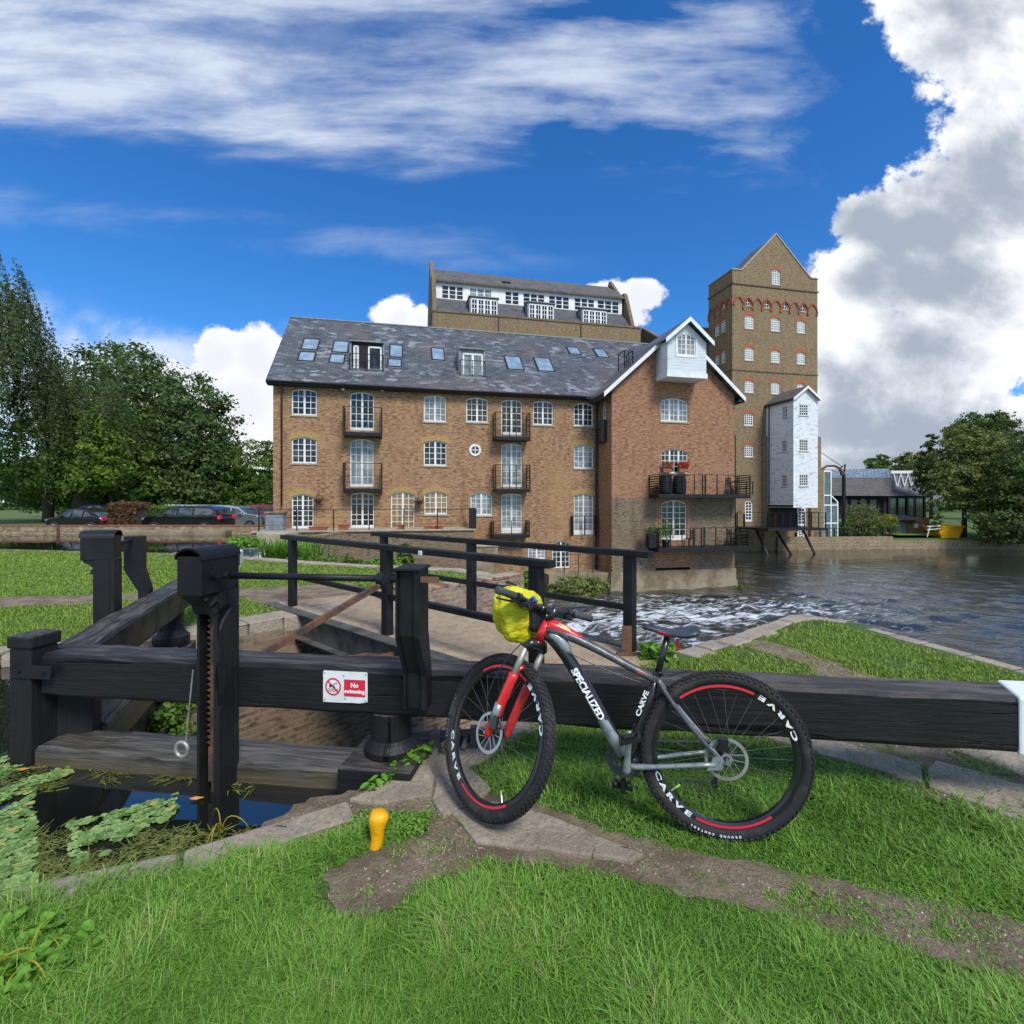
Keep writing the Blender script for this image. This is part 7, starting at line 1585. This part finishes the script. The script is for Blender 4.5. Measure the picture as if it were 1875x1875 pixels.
# geraniums, basket plants, planter plants, balcony pot plant
for k, t in enumerate(FLB):
    rg = np.random.default_rng(170+k); n = 500; P = np.stack([rg.uniform(-.3,.3,n), rg.uniform(-.14,.1,n), .2+.32*rg.random(n)**1.3], 1); V, Q = leaves(P, np.tile([0,-.5,.5], (n,1)), .07, 171+k); npmesh('foliage', V, Q, 'leaf_olive', t, tint=np.repeat(rg.random(n), 4)); n = 150 if k == 0 else 330; P = np.stack([rg.uniform(-.32,.34,n), rg.uniform(-.17,.05,n), .28+.32*rg.random(n)], 1); V, Q = leaves(P, np.tile([0,-.7,.4], (n,1)), .08, 175+k, .9); npmesh('blooms', V, Q, 'petal', t, tint=np.repeat(rg.random(n), 4))
for k, t in enumerate(BASK):
    rg = np.random.default_rng(180+k); n = 260; P = np.stack([rg.normal(0,.2,n), rg.normal(0,.14,n), rg.normal(.0,.12,n)], 1); V, Q = leaves(P, np.tile([0,-.5,.5], (n,1)), .06, 181+k); npmesh('foliage', V, Q, 'leaf_red', t, tint=np.repeat(rg.random(n), 4))
pp = hit(mill, (0,1,0), (0,B2[4]+.35,0), 1219, 1000); t = thing('pot_plant', 'bushy green pot plant beside the white door on the lower wing balcony', 'pot plant', wmat(mill) @ Vector((pp.x, B2[4]+.35, B2[2]+.242)), TH_B); m = MB(); m.lathe([(.16,0),(.22,.4),(.24,.42)], 14); m.build('pot', 'black', t)
rg = np.random.default_rng(190); n = 700; P = np.stack([rg.normal(0,.22,n), rg.normal(0,.2,n), .85+rg.normal(0,.28,n)], 1); V, Q = leaves(P, np.tile([0,-.5,.5], (n,1)), .09, 191); npmesh('foliage', V, Q, 'leaf_mid', t, tint=np.repeat(rg.random(n), 4))
pp = hit(mill, (0,1,0), (0,B2[4]+.25,0), 1198, 1000); t = thing('pot_plant', 'grey green pot plant at the left end of the lower wing balcony', 'pot plant', wmat(mill) @ Vector((pp.x-.1, B2[4]+.35, B2[2]+.242)), TH_B); m = MB(); m.box(-.26,.26,-.2,.2,0,.75); m.build('pot', 'black', t, bevel=.02)
P = np.stack([rg.normal(0,.22,n), rg.normal(0,.18,n), .85+rg.normal(0,.12,n)], 1); V, Q = leaves(P, np.tile([0,-.5,.5], (n,1)), .08, 193); npmesh('foliage', V, Q, 'leaf_willow', t, tint=np.repeat(rg.random(n), 4))

# ---- lock water weed, lily pads, fallen leaves
def float_field(n, seed, dmask):
    rg = np.random.default_rng(seed); px_ = rg.uniform(-260, 470, n); py_ = rg.uniform(1385, 1720, n); D = (CAMZ-WUP-.005)*F/(py_-HY); x = (px_-CX)/F*D; ok = dmask(px_, py_, rg.random(n), x, D); return x[ok], D[ok], rg
edge_y = lambda px_: np.interp(px_, [-260,0,330,480,640], [1760,1655,1560,1520,1462])
def m_lily(px_, py_, r_, x, D):
    nz = vnoise(x, D, 3.2, 12)*.55+vnoise(x, D, 8, 13)*.45; a = (px_ < 60) & (nz > .38); a |= (np.abs(py_-(edge_y(px_)-70)) < 38) & (px_ > 130) & (px_ < 400) & (nz > .50) & (vnoise(x, D, 16, 17) > .38); a |= (px_ < 130) & (py_ < 1440) & (nz > .5); return a & (py_ < edge_y(px_)+6)
x, y, rg = float_field(8500, 201, m_lily); n = len(x); N = 9; ang = np.linspace(.25, 2*math.pi-.25, N); az = rg.uniform(0, 6.28, n); s_ = rg.uniform(.008, .027, n)
V = np.zeros((n, N+1, 3)); V[:, 0] = np.stack([x, y, np.full(n, WUP+.006)+rg.uniform(0, .008, n)], 1); wob = 1+.1*rg.normal(0, 1, (n, N))
V[:, 1:, 0] = x[:, None]+s_[:, None]*np.cos(ang[None]+az[:, None])*wob; V[:, 1:, 1] = y[:, None]+s_[:, None]*np.sin(ang[None]+az[:, None])*wob; V[:, 1:, 2] = V[:, 0, 2][:, None]+rg.uniform(-.002, .006, (n, N))
b = (np.arange(n)*(N+1))[:, None, None]; tri = np.array([[0, k, k+1] for k in range(1, N)])[None]; Q = (b+tri).reshape(-1, 3)
o = npmesh('lily_pads', V.reshape(-1, 3), Q, 'lily', tint=np.repeat(rg.random(n), N+1)); meta(o, 'pale green floating pads crowding the lock water at the left', 'floating plants', kind='stuff')
def m_weed(px_, py_, r_, x, D):
    nz = vnoise(x, D, 2.6, 15)*.5+vnoise(x, D, 7, 16)*.5; band = ((py_ < 1450) & (px_ < 400)) | (np.abs(py_-(edge_y(px_)-52)) < 60); hole_ = (px_ > 120) & (px_ < 470) & (py_ > 1448) & (py_ < 1518); return band & ~hole_ & (nz > .36) & (py_ < edge_y(px_)+4)
x, y, rg = float_field(9000, 202, m_weed); n = len(x); V, Q, tn = blades(x, y, np.full(n, WUP+.002), rg.uniform(.01, .02, n), rg.uniform(.003, .010, n), rg.uniform(2, 7, n), 203); V[:, 2] = WUP+.003+np.abs(V[:, 2]-WUP)*.12+np.random.default_rng(1).random(len(V))*.004
o = npmesh('pondweed', V, Q, 'pondweed', tint=tn); meta(o, 'brown and olive strands of weed drifting on the lock water', 'pond weed', kind='stuff')
for px, py, lb in ((42,1409,'orange fallen leaf floating by the foot of the mitre post'), (360,1462,'orange fallen leaf floating at the foot of the gear post')):
    p = gr(px, py, WUP+.01); m = MB(); m.add([(-.04,0,0),(-.01,.014,.004),(.03,.012,.002),(.045,-.002,.008),(.01,-.016,.004),(-.02,-.012,.002)], [(0,1,2,3,4,5)]); o = m.build('fallen_leaf', 'orange', None); o.location = p; meta(o, lb, 'leaf', 'fallen leaves on the lock water')
def reed(px, py, z, n, seed, lb):
    rnd = random.Random(seed); p = gr(px, py, z); m = MB()
    for k in range(n):
        a = rnd.uniform(0, 6.28); L = rnd.uniform(.05, .12); c = Vector((rnd.uniform(-.03,.03), rnd.uniform(-.03,.03), 0)); m.tube(curve([c, c+Vector((0,0,L*1.1)), c+Vector((math.cos(a)*L, math.sin(a)*L, L*.9)), c+Vector((math.cos(a)*L*1.4, math.sin(a)*L*1.4, .0))], 7), [.0028]*6+[.0015]*2, 5)
    o = m.build('bent_stalks', 'leaf_yellow', None, smooth=True); o.location = p; meta(o, lb, 'stalks'); a_ = o.data.attributes.new('tint', 'FLOAT', 'POINT'); a_.data.foreach_set('value', [.6]*len(o.data.vertices))
reed(45, 1780, 0, 9, 5, 'pale yellow bent stalks in the grass at the left edge'); reed(405, 1525, WUP, 4, 6, 'yellow stalk curling out of the water by the coping')
pv = gr(35, 1790); broad('dock_weed', 'broad leaved weed patch in the grass at the lower left', pv, [(r0_*math.cos(a_)*.3, r0_*math.sin(a_)*.2, z_) for r0_, a_, z_ in [(random.Random(k).random(), k*2.4, random.Random(k+50).uniform(.02,.06)) for k in range(150)]], .036, 9)

# ================================================================ POND EDGE AND WEIR
pw = thing('pond_wall', 'long low stone wall with red coping across the far side of the pond', 'wall', (-30,25,0))
m = MB(); m.box(-80,-12.6,24.95,25.3,-1.5,.27); m.build('stonework', 'stonewall', pw, world=True); m = MB(); m.box(-80,-12.6,24.92,25.33,.272,.312); m.build('coping', 'red_coping', pw, world=True)
m = MB()
for x_ in (-23.0,-34.0): m.box(x_-.05,x_+.05,24.86,24.949,-1.0,.36)
m.build('iron_post', 'rust', pw, world=True)
m = MB(); m.box(-19.5,-14.2,24.3,24.94,-1.2,.08); m.build('stone_step', 'render', pw, world=True, bevel=.04)
wr_ = thing('weir', 'small stepped weir with white water beside the mossy stone block', 'weir', (-9.2,16.9,0))
m = MB(); m.box(-9.75,-8.2,16.9,17.5,-3.5,-.14); m.box(-9.75,-9.45,13.9,16.9,-3.5,.02); m.build('sill', 'stonewall', wr_, world=True)
m = MB()
vs = []; fs = []; rnd = random.Random(2)
for i in range(31):
    for j, (yy, zz) in enumerate(((17.1,-.115),(16.88,-.135),(16.78,-.25),(16.70,-.5),(16.55,-.55),(16.42,-.9),(16.3,-1.3))): vs.append((-9.44+1.15*i/30, yy+rnd.uniform(-.03,.03)*(j > 1), zz+rnd.uniform(-.03,.03)*(j > 1)))
for i in range(30):
    for j in range(6): fs.append((i*7+j, i*7+7+j, i*7+8+j, i*7+1+j))
m.add(vs, fs); m.build('falling_water', 'fall', wr_, world=True, smooth=True)
sb = thing('stone_block', 'mossy pale stone block standing at the right side of the weir', 'stone block', at(498,1000,16.9)); m = MB(); m.box(-.42,.45,-.1,.9,-3,.0); m.box(-.48,.5,-.15,1.0,.002,.47); m.build('block', 'stone', sb, bevel=.05)
m = MB(); m.box(-8.3,-8.0,17.0,24,-3.5,.1); m.build('side_wall', 'stonewall', wr_, world=True)

# ================================================================ CARS
def car(name, label, L, Wd, Hh, loc, rz, paint, style='estate', mat_=None):
    t = thing(name, label, 'car', loc, rz, 'cars parked beyond the pond'); gc = .17; bl__ = .62*Hh
    if style == 'estate': roof = [(-.47,.62),(-.43,.86),(-.36,.965),(-.05,1.0),(.12,.955),(.27,.66)]
    elif style == 'hatch': roof = [(-.46,.60),(-.40,.85),(-.30,.975),(-.03,1.0),(.13,.93),(.29,.64)]
    else: roof = [(-.44,.62),(-.30,.84),(-.16,.975),(0,1.0),(.12,.95),(.30,.64)]
    low = [(.30,.645),(.42,.60),(.485,.50),(.50,.34),(.49,.18),(-.48,.18),(-.50,.36),(-.49,.52),(-.46,.62)]
    def hull(outl, hw_fn, mb):
        n = len(outl); vs = []
        for s_ in (-1, 1):
            for (a, h) in outl: vs.append((a*L, s_*hw_fn(a, h), h*Hh))
        fs = [tuple(range(n)), tuple(range(2*n-1, n-1, -1))]+[(i, (i+1) % n, (i+1) % n+n, i+n) for i in range(n)]; mb.add(vs, fs)
    def hwb(a, h): return Wd/2*(1-.10*abs(a*2)**4)*(1-.03*(h < .3))
    def hwr(a, h): return Wd/2*(.97 if h < .68 else .97-.62*(h-.68))*(1-.06*abs(a*2)**4)
    m = MB(); hull(low+[(-.44,.645)], hwb, m); body = m.build('body', paint, t, bevel=.05, seg=3, smooth=False)
    m = MB(); hull([roof[0]]+roof[1:]+[(.26,.60),(-.45,.60)], hwr, m); m.build('cabin', paint, t, bevel=.04, seg=3)
    # side glass, windscreen and rear window a little proud of the cabin
    R_ = [(a*.985, h-.035) for a, h in roof[1:-1]]
    cuts = [roof[0][0]+.05, -.17, .03, .235]
    top = lambda a: np.interp(a, [q[0] for q in roof], [q[1] for q in roof])-.075
    for s_ in (-1, 1):
        for a0, a1 in zip(cuts, cuts[1:]):
            P = []; N = 6
            for k in range(N+1): a = a0+.012+(a1-a0-.024)*k/N; P.append((a, max(.67, float(top(a)))))
            P = [(a0+.012,.665)]+P+[(a1-.012,.665)] ; P = [p for i, p in enumerate(P) if i == 0 or (abs(p[0]-P[i-1][0])+abs(p[1]-P[i-1][1])) > 1e-4]
            m = MB(); vs = [(a*L, s_*(hwr(a, h)+.006), h*Hh) for a, h in P]; m.add(vs, [tuple(range(len(P)))]); m.build('side_window', 'carglass', t)
    for (i0, i1, nm) in ((-2,-1,'windscreen'),(0,1,'rear_window')):
        (a0, h0), (a1, h1) = roof[i0], roof[i1]; off = .012 if nm == 'windscreen' else -.012; k0, k1 = .12, .9
        q0 = (a0+(a1-a0)*k0, h0+(h1-h0)*k0); q1 = (a0+(a1-a0)*k1, h0+(h1-h0)*k1); m = MB(); vs = [(q[0]*L+off, s_*(hwr(*q)-.07), q[1]*Hh+.012) for q in (q0, q1) for s_ in (-1, 1)]; m.add(vs, [(0,1,3,2)]); m.build(nm, 'carglass', t)
    for a in (-.31, .32):
        for s_ in (-1, 1):
            T = Matrix.Translation((a*L, s_*(Wd/2-.09), .32)) @ Matrix.Rotation(R(90), 4, 'X'); m = MB(); m.lathe([(.19,-.10),(.31,-.10),(.325,-.06),(.325,.06),(.31,.10),(.19,.10)], 22, T); w_ = m.build('wheel', 'rubber', t); m = MB(); m.lathe([(.03,-.105),(.2,-.10),(.2,.10),(.03,.105)], 12, T); m.build('rim', 'steel', w_)
    for s_ in (-1, 1):
        m = MB(); m.box(.462*L,.492*L,s_*Wd*.38-.16,s_*Wd*.38+.16,.47*Hh,.56*Hh); m.build('headlight', 'skylight', t, bevel=.02); m = MB(); m.box(-.505*L,-.47*L,s_*Wd*.40-.13,s_*Wd*.40+.12,.50*Hh,.64*Hh); m.build('tail_light', 'anod_red', t, bevel=.02)
        m = MB(); m.box(.17*L,.21*L,s_*(Wd/2+.02)-.07,s_*(Wd/2+.02)+.07,.63*Hh,.71*Hh); m.build('wing_mirror', paint, t, bevel=.02)
    if style == 'estate':
        for s_ in (-1, 1): m = MB(); m.bar((-.34*L,s_*Wd*.36,Hh*1.015),(.05*L,s_*Wd*.36,Hh*1.03), .03, .03); m.build('roof_rail', 'steel', t)
    return t
def paint(name, c, me=.3): return plain(name, c, .25, me, coat=.8)
M_['cp_black'] = paint('black car paint', (.010,.011,.014)); M_['cp_silver'] = paint('silver car paint', (.42,.45,.48), .6); M_['cp_red'] = paint('red car paint', (.45,.012,.03)); M_['cp_white'] = paint('white car paint', (.8,.81,.82), 0); M_['cp_navy'] = paint('dark blue car paint', (.02,.03,.055))
CZ = -.30
def car_at(label, px, D, L, H_, rz, mat, style): return car('parked_car', label, L, 1.82, H_, Vector(((px-CX)/F*D, D, CZ)), R(rz), mat, style)
car_at('low black car in front at the left end of the car park', 160, 29.5, 3.9, 1.42, 172, 'cp_black', 'coupe'); car_at('dark blue car behind the low black car', 180, 36, 4.3, 1.62, 176, 'cp_navy', 'coupe')
car_at('black estate car with silver roof rails', 347, 29.3, 4.6, 1.58, 180, 'cp_black', 'estate'); car_at('white roofed car half hidden behind the green hedge', 316, 36.5, 4.3, 1.62, 180, 'cp_white', 'hatch')
car_at('silver hatchback partly behind the black estate car', 432, 32, 4.2, 1.60, 0, 'cp_silver', 'hatch'); car_at('small red hatchback next to the mill corner', 474, 33.5, 3.9, 1.62, 182, 'cp_red', 'hatch')

# ================================================================ RIGHT BANK
pav = thing('pavilion', 'low dark waterside pavilion with hipped grey roof and glazed ridge', 'building', at(1600, 940, 66)); s6 = 66/F; zp_ = pav.location.z
def pv_(px, py, dy=0): p = at(px, py, 66+dy); return (p.x-pav.location.x, dy, p.z-zp_)
e0, e1 = pv_(1440,907), pv_(1692,907,5); e1 = (e1[0],0,e0[2]); t0, t1 = pv_(1500,875,3.2), pv_(1632,875,3.2)
mid_ = pv_(1630,908)
m = MB(); zl = pv_(1600,953)[2]; m.box(e0[0]+.6, mid_[0], 1.0, 11, zl, e0[2]); m.add([(mid_[0],1,zl),(e1[0],5,zl),(e1[0],5,e0[2]),(mid_[0],1,e0[2])], [(0,1,2,3)]); m.build('wall', 'dark', pav)
m = MB(); m.add([e0, (mid_[0],0,mid_[2]), (t1[0],3.2,t1[2]), (t0[0],3.2,t0[2]), (e1[0]+.5,5,e1[2]), (t1[0]+2.8,5.8,t1[2]-1.1), (e0[0],12,e0[2]), (e1[0],12,e1[2]), (t1[0],8,t1[2]), (t0[0],8,t0[2])], [(0,1,2,3),(1,4,5,2),(2,8,9,3),(4,7,8,5),(5,8,2),(0,3,9,6),(6,9,8,7)]); m.build('roof', 'darkroof', pav)
m = MB(); ra, rb = pv_(1512,860,5.6), pv_(1627,858,5.6); m.add([(t0[0],3.19,t0[2]+.02),(t1[0],3.19,t1[2]+.02),(rb[0],5.6,rb[2]),(ra[0],5.6,ra[2]),(t1[0]+1.6,7.9,t1[2]),(t0[0],7.9,t0[2])], [(0,1,2,3),(1,4,2),(2,4,5,3)]); gl_ = m.build('glazed_ridge', 'glassroof', pav)
m = MB()
for k in range(19): f_ = k/18; m.bar((t0[0]+(t1[0]-t0[0])*f_,3.16,t0[2]+.05),(ra[0]+(rb[0]-ra[0])*f_,5.57,ra[2]+(rb[2]-ra[2])*f_+.03), .07, .07)
m.bar((t0[0],3.1,t0[2]),(t1[0],3.1,t1[2]), .15,.15); m.build('glazing_bars', 'lead', gl_)
for k in range(9):
    xw = e0[0]+4+k*1.3
    if xw+1.0 < mid_[0]: m = MB(); m.box(xw, xw+1.0, .93, .98, zl+.9, e0[2]-.5); f_ = m.build('window', 'eave', pav); m = MB(); m.box(xw+.08, xw+.92, .90, .925, zl+1.0, e0[2]-.6); m.build('pane', 'glass', f_)
for k in range(3): m = MB(); f_ = k/2*.9; a = (mid_[0]+(e1[0]-mid_[0])*f_, .3+4*f_); m.box(a[0]-.14, a[0]+.14, a[1]-.14, a[1]+.14, zl-1, e0[2]-.05); m.build('post', 'black', pav)
m = MB()
for k in range(4): f0, f1 = .08+k*.23, .26+k*.23; m.add([(mid_[0]+(e1[0]-mid_[0])*f0,.95+4*f0,zl+.3),(mid_[0]+(e1[0]-mid_[0])*f1,.95+4*f1,zl+.3),(mid_[0]+(e1[0]-mid_[0])*f1,.95+4*f1,e0[2]-.4),(mid_[0]+(e1[0]-mid_[0])*f0,.95+4*f0,e0[2]-.4)], [(0,1,2,3)])
m.build('tall_glazing', 'glass', pav)
hall = thing('white_hall', 'white building with lattice truss front behind the pavilion roof', 'building', at(1678, 905, 78)); s7 = 78/F; m = MB(); m.box(-3.8,4.5,.2,9,-1,3.4); m.build('wall', 'lead', hall); m = MB(); m.box(-4,4.6,0,.19,3.3,3.75)
for k in range(7): a = -3.6+k*1.15; m.bar((a,.05,3.3),(a+.57,.05,1.2), .12,.12); m.bar((a+.57,.05,1.2),(a+1.15,.05,3.3), .12,.12)
m.build('truss', 'white', hall)
kio = thing('brick_kiosk', 'small brick pump house with grey door and slate porch on the bank', 'pump house', at(1668, 981, 55.5)); k5 = 55.5/F
m = MB(); m.box(-.4,2.1,0,3,-.3,2.0); m.box(-2.1,-.401,.1,3,-.3,2.1); m.build('wall', 'brick', kio); m = MB(); m.add([(-2.2,-.7,1.9),(.35,-.7,1.55),(.2,.9,2.3),(-1.9,.9,2.35)], [(0,1,2,3)]); m.add([(-2.2,-.7,1.8),(.35,-.7,1.45),(.2,.9,2.2),(-1.9,.9,2.25)], [(3,2,1,0)]); m.box(-2.1,.3,-.68,.1,1.78,1.86); m.build('porch_roof', 'darkroof', kio)
m = MB(); m.box(-1.9,-.5,.02,.099,-.1,1.5); m.build('door', 'lead', kio); m = MB(); m.box(.35,.8,-.03,-.001,.9,1.35); m.build('notice', 'signwhite', kio); m = MB(); m.box(1.35,1.5,-.03,-.001,.95,1.3); m.build('notice', 'signwhite', kio)
lb_ = thing('life_ring', 'red and white life ring holder on the pump house wall', 'life ring', at(1698, 965, 55.2)); m = MB(); torus(m, [(.22,-.05),(.36,-.05),(.36,.05),(.22,.05)], 20, Matrix.Identity(4)); m.build('ring', 'anod_red', lb_); m = MB(); m.box(-.2,.2,.06,.12,-1.2,.5); m.build('board', 'anod_red', lb_)
sk = thing('yellow_skip', 'orange yellow boat shaped skip under the overhanging tree', 'skip', at(1740, 986, 51.9)); m = MB(); m.add([(-.9,0,.05),(.9,0,.05),(.9,1.4,.05),(-.9,1.4,.05),(-1.55,-.2,1.25),(1.35,-.2,1.35),(1.35,1.7,1.35),(-1.55,1.7,1.25)], [(0,3,2,1),(0,1,5,4),(1,2,6,5),(2,3,7,6),(3,0,4,7)]); m.box(-1.6,1.4,-.26,-.18,1.2,1.32); m.build('tub', 'yellow', sk); m = MB(); m.bar((-2.7,-.3,.95),(-1.3,-.3,1.05), .08,.08); m.bar((-2.7,-.3,1.3),(-1.3,-.3,1.35), .08,.08); m.bar((-2.7,-.3,.2),(-2.4,-.3,1.35), .07,.07); m.build('rail', 'signwhite', sk)
bw = thing('bank_wall', 'stone retaining wall with small black railing along the far side of the pool', 'wall', (34,50,0)); m = MB(); strip(m, [(27,49.9),(31.4,50.2),(39.5,51.0)], -.5, -3.6, -2.05); m.build('stonework', 'stonewall', bw, world=True)
m = MB(); strip(m, [(39.5,51.05),(46.6,51.3),(53,49.9),(80,46.9)], -.4, -3.6, -2.5); m.build('low_edge', 'stonewall', bw, world=True)
for k in range(11): x_ = 31.6+k*.78; y_ = 50.4+.1*(x_-31.4); m = MB(); m.box(x_-.05,x_+.05,y_-.05,y_+.05,-2.049,-1.2); m.build('rail_post', 'black', bw, world=True)
m = MB(); m.bar((31.4,50.4,-1.2),(39.6,51.2,-1.2), .07,.05); m.bar((31.4,50.4,-1.6),(39.6,51.2,-1.6), .04,.04); m.build('rail', 'black', bw, world=True)
sheet('lawn', [(40.6,51.6),(47.6,51.9),(47.6,56.5),(41.5,56.5)], -1.96, 'lawn')
